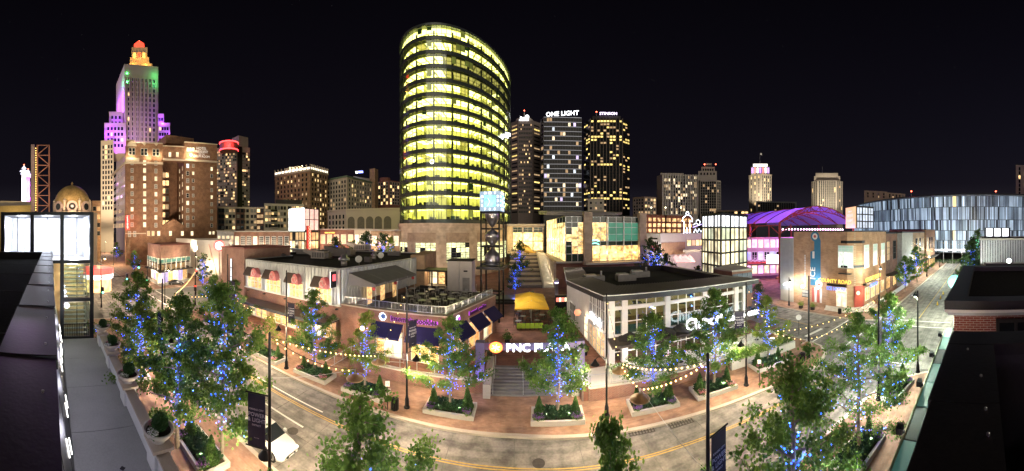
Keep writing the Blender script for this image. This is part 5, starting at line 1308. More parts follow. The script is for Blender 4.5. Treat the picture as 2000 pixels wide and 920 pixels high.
# the row behind the tavern on the right street
row = [('brick_shop', 'dark red brick shop front next to the tavern', 66.6, 77.3, 22.9, 14.4, REDBR, 2), ('grey_hall', 'grey stone panel hall on the right street', 77.4, 90, 21.6, 14.6, None, 0),
       ('tan_brick_shop', 'orange tan brick shop on the right street', 90.1, 113, 22.4, 14.6, TANBR, 4), ('end_block', 'brown end block before the arena', 113.1, 134, 21.8, 15.6, BROWNBR, 4)]
for nm, lb, x0, x1, yy, h, m, nw in row:
    t = thing(nm, lb, 'building', (x0, yy, 0))
    MB().box(x0, yy, .1, x1, yy + 15, h).build('wall', m or pbr('grey_panel', (.30, .29, .28), .7), t); parapet([(x0 - .1, yy - .1), (x1 + .1, yy - .1), (x1 + .1, yy + 15), (x0 - .1, yy + 15)], h, h + .3, .5).build('coping', DARK, t)
    if not nw:
        for i in range(4):
            for j in range(6): MB().box(x0 + i * 3.15 + .02, yy - .06, .2 + j * 2.4, x0 + (i + 1) * 3.15 - .04, yy - .004, .2 + (j + 1) * 2.4 - .04).build('stone_panel', pbr('grey_panel', (.30, .29, .28), .7), t)
    for i in range(nw):
        x = x0 + (x1 - x0) * (i + .5) / nw; place_win(win_mesh(2.2, 4.6, DARK, .15, (2, 2)), PGLASS if i % 3 else PDIM, (x, yy - .01, 10.2), SN, t); place_win(win_mesh(3.0, 2.8, DARK, .15, (2, 0)), DINER, (x, yy - .01, 2.4), SN, t, 'shop_window')
    MB().box(x0 + .5, yy - 2.2, 4.4, x1 - .5, yy - .1, 4.6).build('canopy', DARK, t)
    light('shop_lamp', 'POINT', ((x0 + x1) / 2, yy - 2.5, 3.4), 420, (1, .78, .5), t, .2)
# ================================================================== entertainment court with arched purple roof
PURR = None
m, n_, l_, b_ = _nt('purple_membrane')
b_.inputs['Base Color'].default_value = (.26, .20, .52, 1); b_.inputs['Roughness'].default_value = .5
tr = n_.new('ShaderNodeBsdfTranslucent'); tr.inputs[0].default_value = (.50, .34, .95, 1)
mx = n_.new('ShaderNodeMixShader'); mx.inputs[0].default_value = .5
l_.new(b_.outputs[0], mx.inputs[1]); l_.new(tr.outputs[0], mx.inputs[2]); l_.new(mx.outputs[0], n_['Material Output'].inputs[0]); MEMB = m
RSTEEL = pbr('red_steel', (.38, .06, .035), .5, .2, .1)
ac = thing('arched_canopy', 'purple lit arched roof on red steel trusses over the court', 'canopy', (74, 60, 0))
A, B, AX = Vector((61.5, 50.2, 0)), Vector((87, 40.5, 0)), Vector((16, 50, 0))
NA, NB = 16, 7
def arch(u, v, lift=0.0):
    p = A.lerp(B, u) + AX * v; s_ = 1 - (2 * u - 1) ** 2
    return Vector((p.x, p.y, 17.4 + lift + 4.9 * s_ - (1.5 * (abs(v - .5) - .5) if False else 0)))
for k in range(NB):
    v0, v1 = k / NB, (k + 1) / NB; mm = MB()
    for i in range(NA): mm.quad(arch(i / NA, v0), arch((i + 1) / NA, v0), arch((i + 1) / NA, v1), arch(i / NA, v1))
    mm.build('roof_membrane', MEMB, ac, True)
for k in range(NB + 1):
    v = k / NB; MB().tube([arch(i / NA, v, .06) for i in range(NA + 1)], .13, 6).build('rib', BLACK if k % 2 else RSTEEL, ac)
for v in (0, .14, .28, .42, .56):
    t = MB(); lo = [arch(i / NA, v) * 1 for i in range(NA + 1)]
    for i, p in enumerate(lo): p.z = 17.4 + (p.z - 17.4) * .72 - .1
    t.tube(lo, .15, 5)
    for i in range(NA): t.tube([lo[i], arch((i + 1) / NA if i % 2 else i / NA, v)], .1, 4); t.tube([lo[i + 1], arch((i + 1) / NA if i % 2 else i / NA, v)], .1, 4)
    t.build('truss', RSTEEL, ac)
MB().tube([(arch(0, v / 8).x, arch(0, v / 8).y, 16.7) for v in range(9)], .16, 6).build('eave_beam', RSTEEL, ac)
for v in (0, .33, .66, 1.0):
    for u in (0, 1):
        p = arch(u, v); MB().tube([(p.x, p.y, PZ), (p.x, p.y, p.z)], .34, 10).build('column', RSTEEL, ac)
        if u == 0:
            for s_ in (-1, 1): MB().tube([(p.x, p.y, 14.2), (p.x + AX.x * .1 * s_, p.y + AX.y * .1 * s_, 16.7)], .14, 6).build('brace', RSTEEL, ac)
for u, v, e_, c_ in ((.3, .1, 1400, (.28, .10, 1)), (.62, .12, 1600, (.26, .12, 1)), (.3, .4, 1200, (.35, .12, 1)), (.3, .75, 1500, (.26, .12, 1)), (.7, .6, 500, (.3, .12, 1)), (.06, .25, 260, (1, .15, .25)), (.06, .6, 260, (1, .2, .3)), (.35, .03, 900, (1, .3, .85)), (.65, .03, 900, (1, .35, .9)), (.5, .3, 420, (.8, .3, 1))):
    p = arch(u, v); light('purple_floodlight', 'POINT', (p.x, p.y, 15.2), e_, c_, ac, .4)
lw = thing('festoon_lights', 'row of white and pink bulbs hanging inside the purple court', 'string lights', (66, 60, 15.5))
BUL = em('bulb_pink', (1, .6, .9), 14)
for i in range(24):
    p = arch(.06 + .86 * i / 23, .05 + .0 * i); MB().octa((p.x, p.y, 15.6), .22).build('bulb', BUL, lw)
MB().tube([(arch(.06, .05).x, arch(.06, .05).y, 15.9), (arch(.92, .05).x, arch(.92, .05).y, 15.9)], .03, 4).build('cable', BLACK, lw)
# court interior
cb = thing('court_building', 'pink lit two storey bar front inside the purple court', 'building', (72, 75, PZ))
ROSE = pbr('rose_wall', (.48, .30, .34), .8, 0, .1)
P1, P2 = W(1455, 92), W(1560, 96)
MB().bar((*P1[:2], 7.2), (*P2[:2], 7.2), 1.0, 12).build('wall', ROSE, cb)
d, n, L = facing(P1, P2)
PINKP = em('pink_pane', (1, .45, .85), 1.2, vary=.6, vscale=.4); BLUEP = em('blue_pane', (.35, .4, 1), 1.4, vary=.6, vscale=.4)
for i in range(9):
    for j, z in enumerate((3.2, 7.4, 11.2)):
        c = P1 + d * (L * (i + .5) / 9) + n * .55; place_win(win_mesh(1.5, 2.4, WHITEP, .12, (1, 1)), (PINKP, BLUEP, PPALE, PGLASS)[(i * 2 + j) % 4], (c.x, c.y, z), n, cb)
MB().bar((*(P1 + n * 2)[:2], 5.6), (*(P2 + n * 2)[:2], 5.6), 3.6, .4).build('balcony_slab', RSTEEL, cb)
rlg = MB(); 
for i in range(14):
    a, b2 = P1 + d * (L * i / 14) + n * 3.7, P1 + d * (L * (i + 1) / 14) + n * 3.7
    MB().bar((*a[:2], 5.8), (*b2[:2], 7.0), .08).build('balcony_brace', WHITEP, cb); MB().bar((*a[:2], 7.0), (*b2[:2], 5.8), .08).build('balcony_brace', WHITEP, cb); MB().bar((*a[:2], 7.05), (*b2[:2], 7.05), .1).build('balcony_rail', WHITEP, cb)
c = P1 + d * (L * .47) + n * 4.0; MB().bar(c - d * 2.2 + Vector((0, 0, 6.6)), c + d * 2.2 + Vector((0, 0, 6.6)), .2, 2.6).build('video_screen', em('video_white', (.9, .9, 1), 3.0), cb)
for i, c_ in enumerate(((.8, .3, 1), (1, .4, .7), (.7, .35, 1), (1, .45, .6))):
    q = P1 + d * (L * (.12 + .25 * i)) + n * 7; light('court_lamp', 'POINT', (q.x, q.y, 6.5), 480, c_, cb, .4)
for i in range(6):
    q = P1 + d * (L * (.5 + .08 * i)) + n * (9 + (i % 3) * 2); t = thing('picnic_table', 'wooden picnic table, one of six in the court beside the tavern', 'table', (q.x, q.y, PZ), 'picnic tables in the court')
    MB().box(q.x - .9, q.y - .4, PZ + .72, q.x + .9, q.y + .4, PZ + .78).build('table_top', pbr('tan_wood', (.38, .2, .1), .7), t)
    for s_ in (-1, 1): MB().box(q.x - .9, q.y + s_ * .75 - .14, PZ + .42, q.x + .9, q.y + s_ * .75 + .14, PZ + .47).build('bench', pbr('tan_wood', (.38, .2, .1), .7), t); MB().box(q.x + s_ * .6 - .04, q.y - .8, PZ, q.x + s_ * .6 + .04, q.y + .8, PZ + .72).build('trestle', pbr('tan_wood', (.38, .2, .1), .7), t)
# ================================================================== glass lantern block in the middle distance
def lantern(label, pc, rc, pl, rl_, pr, rr_, zs, ncol, mats, fm=BLACK, name='glass_lantern', cat='building'):
    C, Lf, Rt = W(pc, rc), W(pl, rl_), W(pr, rr_); bk = Lf + Rt - C
    t = thing(name, label, cat, (*C[:2], 0))
    core = inset(ccw([tuple(q[:2]) for q in (C, Rt, bk, Lf)]), .25)
    MB().prism(core, min(zs), max(zs)).build('core', pbr('lantern_core', (.5, .5, .48), .7), t)
    MB().prism(inset(ccw([tuple(q[:2]) for q in (C, Rt, bk, Lf)]), -.12), max(zs), max(zs) + .3).build('roof', fm, t)
    for P, Q in ((Lf, C), (C, Rt)):
        d, n, L = facing(P, Q)
        for j in range(len(zs) - 1):
            h = zs[j] - zs[j + 1]
            for i in range(ncol):
                c = P + d * (L * (i + .5) / ncol) - n * .1; place_win(win_mesh(L / ncol - .3, h - .3, fm, .14, (1, 0), .2), mats(j, i), (c.x, c.y, zs[j] - h / 2), n, t, 'lit_panel')
    return t
LANW = em('lantern_white', (.92, .95, 1.0), 1.25, vary=.2, vscale=.8); CREAM = em('lantern_cream', (1.0, .90, .58), .6, vary=.75, vscale=.5); DIMG = em('lantern_dim', (.8, .85, .6), .4, vary=.7, vscale=.6)
gl = lantern('four storey square glass lantern block with white lit top', 1408, 50, 1371, 55, 1459, 57, [17.9, 15.7, 13.5, 11.3, 9.1, 6.6, 4], 3, lambda j, i: LANW if j == 0 else CREAM if random.random() < .7 else DIMG)
bx_ = thing('service_box', 'brick and slate box on the rear of the columned restaurant', 'building', (24, 35.5, 7)); 
MB().prism(ccw([tuple(q[:2]) for q in (W(1395, 45), W(1430, 41.5), W(1469, 44), W(1434, 49))]), 4, 9.3).build('wall', REDBR, bx_); MB().prism(inset(ccw([tuple(q[:2]) for q in (W(1395, 45), W(1430, 41.5), W(1469, 44), W(1434, 49))]), -.1), 9.3, 9.55).build('coping', CONC, bx_)
d, n, L = facing(W(1430, 41.5), W(1469, 44))
for j in range(5):
    for i in range(4): c = W(1430, 41.5) + d * (L * (i + .5) / 4) + n * .03; MB().bar(Vector((*c[:2], 6.2 + j * .62)) - d * (L / 8 - .02), Vector((*c[:2], 6.2 + j * .62)) + d * (L / 8 - .02), .06, .58).build('slate_panel', pbr('blue_slate', (.10, .13, .18), .5, 0, .3, 3), bx_)
# left side white lantern at the end of our terrace
lt = thing('stair_lantern', 'near white lit glass stair tower at the end of the left terrace', 'building', (-30, 0, 5.2))
WGL = em('frosted_white', (.90, .92, 1.0), 1.15, vary=.12, vscale=.7)
LX = -27.3
for i in range(3):
    yb = 3.7 - i * 2.75; ya = yb - 2.75
    for z0_, z1_ in ((5.3, 8.55), (8.85, 12.05), (12.35, 16.5)):
        if i and z0_ < 12: continue
        clear = z0_ < 12
        MB().box(LX - .04, ya + .2, z0_ + .1, LX, yb - .2, z1_ - .1).build('glass_panel', GLASS if clear else glass('frost_clear', (.93, .95, 1), .08), lt)
        MB().box(LX - .02, (ya + yb) / 2 - .03, z0_ + .1, LX + .05, (ya + yb) / 2 + .03, z1_ - .1).build('glazing_bar', BLACK, lt)
    for z in (16.5, 12.05):
        MB().box(LX - .25, ya, z, LX + .08, yb, z + .3).build('beam', BLACK, lt)
for z in (8.55, 5.0): MB().box(LX - .25, .95, z, LX + .08, 3.7, z + .3).build('beam', BLACK, lt)
for yb in (3.7, .95, -1.8, -4.55): MB().box(LX - .25, yb - .18, 5.0, LX + .1, yb + .18, 16.8).build('post', BLACK, lt)
MB().box(-34, -4.6, 16.5, -27.6, 3.7, 16.7).build('roof', BLACK, lt); MB().box(-34, -4.6, 12.1, -27.6, 3.7, 12.25).build('upper_floor', WHITEP, lt)
for yy in (-4.6, 3.5): MB().box(-34, yy, 12.3, -27.7, yy + .1, 16.5).build('side_panel', pbr('frost_white', (.75, .76, .8), .6), lt)
MB().box(-34, -4.6, 12.3, -33.8, 3.6, 16.5).build('back_panel', pbr('frost_white', (.75, .76, .8), .6), lt)
for i in range(3):
    yb = 2.3 - i * 2.75
    light('lantern_lamp', 'POINT', (-29.8, yb, 13.0), 260, (.93, .95, 1), lt, .5); light('lantern_lamp', 'POINT', (-31.5, yb, 15.6), 160, (.93, .95, 1), lt, .5)
    MB().box(-33.2, yb - .05, 12.4, -33.1, yb + .05, 16.4).build('steel_upright', STEEL, lt)
for z0_ in (5.4, 8.9):
    for k in range(9): MB().box(-28.2 - k * .32, 1.2, z0_ + k * .34, -27.8 - k * .32, 3.3, z0_ + k * .34 + .06).build('tread', STEEL, lt)
    for yy in (1.15, 3.35): MB().bar((-27.9, yy, z0_), (-30.9, yy, z0_ + 3.1), .06, .25).build('stringer', STEEL, lt); MB().bar((-27.9, yy, z0_ + 1), (-30.9, yy, z0_ + 4.1), .05).build('handrail', STEEL, lt)
light('stair_lamp', 'POINT', (-29, 2.2, 11.6), 260, (1, .85, .5), lt, .2); light('stair_lamp', 'POINT', (-29, 2.2, 8.2), 260, (1, .8, .45), lt, .2)
MB().box(-34, .2, .1, -31.5, 3.4, 12).build('back_wall', pbr('warm_wall', (.62, .46, .28), .8), lt)
gtm = MB()
for k in range(12): MB().box(LX + .12, 1.0 + k * .22, 5.3, LX + .15, 1.03 + k * .22, 6.5).build('gate_bar', BLACK, lt)
MB().box(LX + .1, .95, 6.45, LX + .16, 3.5, 6.52).build('gate_rail', BLACK, lt)
MB().box(-34, 3.5, .1, -27.35, 3.72, 5.0).build('base_wall', DARK, lt)
# ================================================================== skyline
def block(name, label, pts, top, m, depth=25, z0=0.0, cat='building', ref=0, cap=None):
    """a building from its visible corners (bearing, range); top is the roof line as seen at corner ref"""
    V = [W(*p) for p in pts]; zt = ZH(top, pts[ref][1])
    bk = [V[-1] + V[-1].normalized() * depth, V[0] + V[0].normalized() * depth]
    poly = ccw([tuple(v[:2]) for v in V + bk])
    t = thing(name, label, cat, (*(sum(V, Vector()) / len(V))[:2], 0))
    MB().prism(poly, z0, zt).build('wall', m, t)
    if cap: parapet(inset(poly, -.4), zt, zt + cap[0], 1.0).build('cornice', cap[1], t)
    t['zt'] = 0; del t['zt']
    return t, V, zt
def face_px(V, px, i=0):
    """point on the wall V[i]-V[i+1] at a bearing"""
    a = AZ(px); P, Q = V[i], V[i + 1]; dx, dy = sin(a), cos(a); ex, ey = Q.x - P.x, Q.y - P.y
    den = dx * ey - dy * ex; tt = (P.x * ey - P.y * ex) / den
    return Vector((dx * tt, dy * tt, 0))
CREAMW = pbr('cream_masonry', (.50, .43, .34), .85, 0, .12, .1); GREYM = pbr('grey_masonry', (.42, .38, .33), .85, 0, .12, .08)
BRONZE = pbr('bronze_frame', (.05, .045, .04), .5, .3); OFFW = pbr('offwhite_frame', (.55, .52, .47), .7)
TANW = bricks('tan_wall', (.30, .20, .12), (.36, .24, .15), (.33, .25, .18), 1.0, .4)
NIGHT = [(PGLASS, 8), (PBLIND, 2), (PDIM, 1.2), (PWARM, .5)]
# --- stepped art deco tower lit in colours
dk, V, zt = block('art_deco_tower', 'stepped art deco tower washed in purple, green and red light', [(227, 262), (243, 230), (309, 234)], 165, CREAMW, 30)
zz = lambda py, r=230: ZH(py, r)
win_grid(dk, V[1], V[2], zz(150), zz(285), 7, 14, 1.7, 2.6, OFFW, [(PGLASS, 20), (PBLIND, 3), (PWARM, 1.2)], (.07, .93), .25, deep=.3)
def deck(px0, px1, r, top, bot, dep, nm='setback'):
    a, b_ = W(px0, r), W(px1, r); n = ((a + b_) / 2).normalized() * dep
    return MB().prism(ccw([tuple(q[:2]) for q in (a, b_, b_ + n, a + n)]), zz(bot, r), zz(top, r)).build(nm, CREAMW, dk)
deck(246, 306, 234, 130, 166, 22); deck(252, 297, 236, 124, 131, 18); deck(254, 291, 237, 112, 125, 16); deck(257, 288, 238, 92, 113, 14, 'crown')
MB().lathe([(4.6, zz(92, 244)), (4.4, zz(88, 244)), (2.6, zz(84, 244)), (.5, zz(81, 244))], W(272, 244), 8).build('lantern_cap', em('crown_red', (1, .06, .03), 1.6), dk)
MB().lathe([(.4, zz(83, 244)), (.15, zz(79, 244))], W(272, 244), 6).build('beacon', em('beacon_red', (1, .1, .05), 8), dk)
for px, m_ in ((263, 'crown_amber'), (272, 'crown_red'), (281, 'crown_amber')):
    p = W(px, 237.2); place_win(win_mesh(2.0, 7.5, CREAMW, .5, (0, 2), .5), em('crown_amber', (1, .55, .15), 1.0) if m_ == 'crown_amber' else MATS['crown_red'], (p.x, p.y, zz(102)), -p.normalized(), dk, 'crown_window')
for px in (263, 282): p = W(px, 233.6); place_win(win_mesh(1.6, 5.5, CREAMW, .4, (0, 0), .4), em('crown_pale', (1, .85, .6), 1.2), (p.x, p.y, zz(138)), -p.normalized(), dk, 'tall_window')
for i in range(9):
    p = face_px(V, 246 + i * 7.4, 1); MB().bar((*(p - p.normalized() * .3)[:2], zz(290)), (*(p - p.normalized() * .3)[:2], zz(152)), .9, .7).build('pilaster', CREAMW, dk)
for a, b_, r, top, dp, k in ((204, 246, 226, 240, 26, 5), (213, 240, 232, 218, 26, 3), (308, 332, 226, 240, 26, 4), (308, 320, 230, 222, 26, 2)):
    deck(a, b_, r, top, 300, dp, 'wing'); P, Q = W(a, r), W(b_, r)
    win_grid(dk, P, Q, zz(top + 6, r), zz(290, r), k, max(2, int((290 - top) / 11)), 1.7, 2.6, OFFW, [(PGLASS, 9), (PWARM, 1)], (.1, .9), .25, deep=.3)
PUR = (.35, .06, 1.0)
GRN = (.08, 1, .25); dL, nL, _ = facing(V[0], V[1])
for u in (.35, .8):
    for py in (292, 262, 235, 208, 184): p = V[0].lerp(V[1], u) + nL * 4; light('colour_floodlight', 'POINT', (p.x, p.y, zz(py)), 6500, PUR, dk, .5)
p = V[0].lerp(V[1], .85) + nL * 4; light('colour_floodlight', 'POINT', (p.x, p.y, zz(158)), 1200, GRN, dk, .5)
for px, py, r, c_, e_ in ((206, 288, 221, PUR, 3000), (214, 284, 221, PUR, 3000), (222, 292, 221, PUR, 2600), (208, 262, 222, PUR, 2600), (217, 250, 222, PUR, 2600), (232, 284, 221, PUR, 2600), (241, 266, 221, PUR, 3200), (228, 232, 227, PUR, 2400), (312, 284, 221, PUR, 2400), (328, 284, 221, PUR, 3600), (330, 262, 221, PUR, 3000), (318, 238, 225, PUR, 2400), (313, 226, 226, PUR, 1200),
                        (248, 160, 230, GRN, 420), (248, 143, 230, GRN, 420), (304, 160, 230, GRN, 520), (304, 143, 230, GRN, 520), (259, 124, 233, (1, .5, .08), 1100), (285, 124, 233, (1, .5, .08), 1100), (262, 106, 234.5, (1, .5, .08), 500), (283, 106, 234.5, (1, .5, .08), 500), (272, 112, 234.5, (1, .15, .05), 600)):
    p = W(px, r); light('colour_floodlight', 'POINT', (p.x, p.y, zz(py, r)), e_, c_, dk, .5)
p = W(276, 150); light('facade_floodlight', 'SPOT', (p.x, p.y, 46), 520000, (1, .88, .78), dk, 2, (*W(277, 232)[:2], 100), 34)
# --- brown brick hotel
ht = thing('brick_hotel', 'large brown brick hotel with deep light court and red blade sign', 'building', (-122, 52, 0))
HA, HB, HC = W(245, 130), W(424, 137), W(219, 160); d, n, L = facing(HA, HB)
def hp(px): return face_px([HA, HB], px)
back = -n * 28
HBR = BROWNBR
zp, zcor = ZH(276, 130), ZH(313, 130)
def wing(px0, px1, z0, z1, dep, nm):
    a, b_ = hp(px0), hp(px1); return MB().prism(ccw([tuple(q[:2]) for q in (a, b_, b_ - n * dep, a - n * dep)]), z0, z1).build(nm, HBR, ht)
wing(245, 317.8, 0, zp - 2.0, 30, 'left_wing'); wing(360.2, 424, 0, ZH(280, 135), 30, 'right_wing'); wing(318, 360, 0, ZH(440, 133), 20, 'court_base')
wing(318, 360, ZH(314, 133), ZH(287, 133), 4, 'bridge'); MB().prism(ccw([tuple((q - n * 18)[:2]) for q in (hp(317), hp(361), hp(361) - n * 10, hp(317) - n * 10)]), 0, ZH(300, 133)).build('court_back', HBR, ht)
a, b_ = hp(318) + n * .05, hp(360) + n * .05; g = (a + b_) / 2
MB().add([(*a[:2], ZH(441, 133)), (*b_[:2], ZH(441, 133)), (*g[:2], ZH(427, 133)), (*(a - n * 6)[:2], ZH(441, 133)), (*(b_ - n * 6)[:2], ZH(441, 133)), (*(g - n * 6)[:2], ZH(427, 133))], [(0, 1, 2), (3, 5, 4), (0, 2, 5, 3), (1, 4, 5, 2)]).build('gable', HBR, ht)
a, b_, g = hp(246) + n * .06, hp(262) + n * .06, hp(254) + n * .06
MB().prism(ccw([tuple(q[:2]) for q in (hp(246), hp(263), hp(263) - n * 2, hp(246) - n * 2)]), zp - 2.0, zp + .5).build('corner_gable', HBR, ht)
MB().prism(ccw([tuple(q[:2]) for q in (hp(262.5), hp(318), hp(318) - n * 3, hp(262.5) - n * 3)]), zp - 2.0, zp - .6).build('parapet', HBR, ht)
TER = pbr('terracotta_trim', (.52, .44, .34), .8, 0, .1)
def trim(px0, px1, z, h=.5, pr=.5): a, b_ = hp(px0) + n * pr / 2, hp(px1) + n * pr / 2; MB().bar((*a[:2], z), (*b_[:2], z), pr, h).build('stone_band', TER, ht)
trim(244.5, 318, zcor - 1.2, .8, .8); trim(318, 360, ZH(313.5, 133), .8, .8); trim(360, 424, ZH(316, 136) , .8, .8); trim(245, 272, zcor + .2, 1.6, .5); trim(245, 285, ZH(456, 131), .4, .3); trim(246, 263, zp + .5, .3, .4); trim(263, 318, zp - .6, .3, .4); trim(360, 424, ZH(280, 135), .35, .4); trim(318, 360, ZH(287, 133), .35, .4)
for a, b_ in ((246, 263), (263, 318)): pass
LITC = [(PPALE, 1)]
def hwin(px, pys, w, h, panes, nm='window', bars=(0, 1)):
    c = hp(px) + n * .01; r = c.length
    for py in pys: place_win(win_mesh(w, h, OFFW, .14, bars, .14), pick(panes), (c.x, c.y, ZH(py, r)), n, ht, nm)
rows_ = [318 + 15.1 * i for i in range(9)]
MIX = [(PPALE, 4), (PBLIND, 4), (PGLASS, 1), (PCOOL, .6)]
hwin(258, rows_, 1.0, 1.7, [(PPALE, 2), (PBLIND, 4)]); hwin(282.5, rows_, 1.1, 2.0, [(PPALE, 1)]); hwin(304.5, [r + 1 for r in rows_], 1.0, 1.7, [(PPALE, 2), (PBLIND, 5)])
hwin(366.5, [324 + 14.5 * i for i in range(9)], 1.1, 1.7, MIX); hwin(377.3, [324 + 14.5 * i for i in range(9)], .8, 1.3, MIX); hwin(413.4, [330 + 13.8 * i for i in range(9)], .9, 1.5, MIX)
for px in (308, 310): pass
hwin(254.5, [296], 1.1, 3.0, [(PGLASS, 1)]); hwin(261, [296], 1.1, 3.0, [(PGLASS, 1)]); hwin(278, [297], 1.1, 2.9, [(PGLASS, 1)]); hwin(285, [297], 1.1, 2.9, [(PGLASS, 1)]); hwin(301, [298], 1.1, 2.9, [(PGLASS, 1)]); hwin(308, [298], 1.1, 2.9, [(PGLASS, 1)])
for px in (331.7, 346.5): hwin(px, [302], 1.0, 1.9, [(PPALE, 1)])
for px in (367, 372, 377.5): hwin(px, [292], .8, 1.5, [(PPALE, 1)])
for px in (310, 333, 356, 375): hwin(px, [456], 1.1, 1.9, [(PPALE, 3), (PDIM, 1)])
for px in (290, 299): hwin(px, [456], 1.0, 1.9, [(em('pane_green', (.2, .8, .25), .35), 1), (PDIM, 1)])
for px in (253, 263): hwin(px, [457], 1.0, 2.2, [(PBLIND, 1)])
for px in (410, 417): hwin(px, [455, 471], .9, 1.3, [(PPALE, 2), (PGLASS, 1)])
for px in (258, 282.5, 304): 
    c = hp(px) + n * .02; MB().lathe([(1.0, -.06), (1.0, .06)], (0, 0, 0), 4).v
for px in (282, 305):   # diamond stone inlays
    c = hp(px) + n * .12; z = ZH(280.5, 131); u = d * 1.0
    MB().add([(*(c + u)[:2], z), (*c[:2], z + 1.1), (*(c - u)[:2], z), (*c[:2], z - 1.1)] , [(0, 1, 2, 3)]).add([(*(c + u - n * .1)[:2], z), (*(c - n * .1)[:2], z + 1.1), (*(c - u - n * .1)[:2], z), (*(c - n * .1)[:2], z - 1.1)], [(3, 2, 1, 0)]).build('diamond_inlay', TER, ht)
c = hp(257.7) + n * .1; z = ZH(287, 131)
MB().add([(*(c + d * (2.1 * cos(pi * i / 8)))[:2], z + 2.3 * sin(pi * i / 8)) for i in range(9)], [tuple(range(9))]).build('arch_panel', TER, ht)
# court windows: pairs on the back wall and down the right flank
for i in range(8):
    for px in (319.5, 326.5): c = face_px([hp(317) - n * 17.98, hp(361) - n * 17.98], px); place_win(win_mesh(1.5, 2.4, OFFW, .1, (1, 0)), pick([(PWARM, 3), (PDIM, 1), (PBLIND, 1)]), (*c[:2], ZH(342 + 15.5 * i, c.length)), n, ht)
A_ = hp(360.2) - n * .3 - d * .02; B_ = hp(360.2) - n * 17 - d * .02
for i in range(8):
    for u in (.22, .62): c = A_.lerp(B_, u); place_win(win_mesh(1.1, 1.9, OFFW, .1, (0, 1)), pick([(PPALE, 3), (PDIM, 1)]), (*c[:2], ZH(330 + 15.5 * i, 138)), -d, ht)
# street flank
dl, nl, Ll = facing(HA, HC)
for i in range(9):
    for j in range(9): c = HA.lerp(HC, (j + .6) / 10) + nl * .02; place_win(win_mesh(1.1, 1.8, OFFW, .12, (0, 1)), pick([(PBLIND, 5), (PGLASS, 4), (PDIM, 2)]), (*c[:2], ZH(318 + 15.2 * i, 130)), nl, ht)
MB().bar((*(HA + nl * .4)[:2], zcor - 1.2), (*(HC + nl * .4)[:2], zcor - 1.2), .8, .8).build('stone_band', TER, ht)
bs = hp(249) + n * 1.0; REDN = em('neon_red', (1, .03, .04), 3.0)
sg = MB().bar((*bs[:2], ZH(449, 130)), (*bs[:2], ZH(421, 130)), .5, 1.4, n).build('blade_sign', pbr('sign_dark_red', (.25, .02, .02), .6), ht)
for k in range(9): letters('neon_letter', 'PRESIDENT'[k], (*(bs + n * .8)[:2], ZH(423 + k * 2.95, 130)), n, .85, em('neon_pale', (1, .5, .4), 2.5), sg, .03, .02)
for s_ in (-1, 1): MB().bar(Vector((*(bs + n * .8 + d * s_ * .55)[:2], ZH(449, 130))), Vector((*(bs + n * .8 + d * s_ * .55)[:2], ZH(421, 130))), .14).build('neon_edge', REDN, sg)
light('neon_glow', 'POINT', (*(bs + n * 2)[:2], ZH(435, 130)), 500, (1, .05, .05), ht, .4)
c = hp(393.5) + n * .08; LETW = em('painted_white', (.95, .88, .78), .4)  # letters are no lamps; their lit look is put in as glow
for k, (tx, sz) in enumerate((('HOTEL', 1.9), ('PRESIDENT', 1.55), ('AND THE', .8), ('DRUM ROOM', 1.55))): letters('wall_lettering', tx, (*c[:2], ZH((292, 298, 302.5, 307)[k], 136)), n, sz * .95, LETW, ht, .03, .0, .85)
c = hp(372) + n * .8; MB().ball((*c[:2], ZH(306, 136)), .45, 1).build('flood_lamp', em('flood_warm', (1, .88, .6), 20), ht); light('flood_lamp_light', 'POINT', (*(c + n)[:2], ZH(306, 136)), 1500, (1, .8, .5), ht, .4)
for px, py, e_ in ((256, 307, 500), (290, 307, 500), (310, 307, 400), (270, 272, 700)): c = hp(px) + n * 1.4; light('cornice_light', 'POINT', (*c[:2], ZH(py, 131)), e_, (1, .78, .48), ht, .3)
MB().box(HB.x - 22, HB.y - 22, ZH(280, 135), HB.x - 8, HB.y - 8, ZH(264, 135)).build('roof_house', HBR, ht)
p = W(275, 95); light('street_wash', 'SPOT', (p.x, p.y, 7), 42000, (1, .80, .58), ht, 1.5, (*hp(290)[:2], 30), 70); p = W(385, 98); light('street_wash', 'SPOT', (p.x, p.y, 9), 50000, (1, .78, .55), ht, 1.5, (*hp(385)[:2], 30), 70)
# --- slab tower with red lit crown
t, V, zt = block('slab_tower', 'dark slab tower with red lit crown behind the brick hotel', [(418, 205), (462, 200), (488, 203)], 290, pbr('slab_concrete', (.24, .20, .175), .85), 22)
win_grid(t, V[0], V[1], zt - 2, ZH(402, 200), 11, 19, 1.15, 1.3, BRONZE, [(PBLIND, 8), (PGLASS, 3), (PWARM, 1.2), (PDIM, 2)], (.12, 1.0), .12)
win_grid(t, V[1], V[2], ZH(296, 200), ZH(402, 200), 4, 19, 1.15, 1.3, BRONZE, [(PBLIND, 8), (PGLASS, 3), (PWARM, 1.0), (PDIM, 2)], (.42, .98), .12)
a, b_ = face_px(V, 463.5, 1), face_px(V, 473, 1); MB().bar((*(a - a.normalized() * .3)[:2], 30), (*(b_ - b_.normalized() * .3)[:2], 30), .5, 75).v
MB().prism(ccw([tuple(q[:2]) for q in (a - a.normalized() * .4, b_ - b_.normalized() * .4, b_ + b_.normalized(), a + a.normalized())]), 0, zt + .3).build('dark_slot', BLACK, t)
c = W(447, 198); MB().lathe([(6.2, ZH(298, 200)), (6.2, ZH(281, 200))], c, 18).build('round_crown', pbr('crown_wall', (.3, .12, .11), .7), t); 
for py in (282, 296): MB().lathe([(6.5, ZH(py + .9, 200)), (6.5, ZH(py - .9, 200))], c, 24).build('red_ring', em('ring_red', (1, .06, .06), 3.0), t)
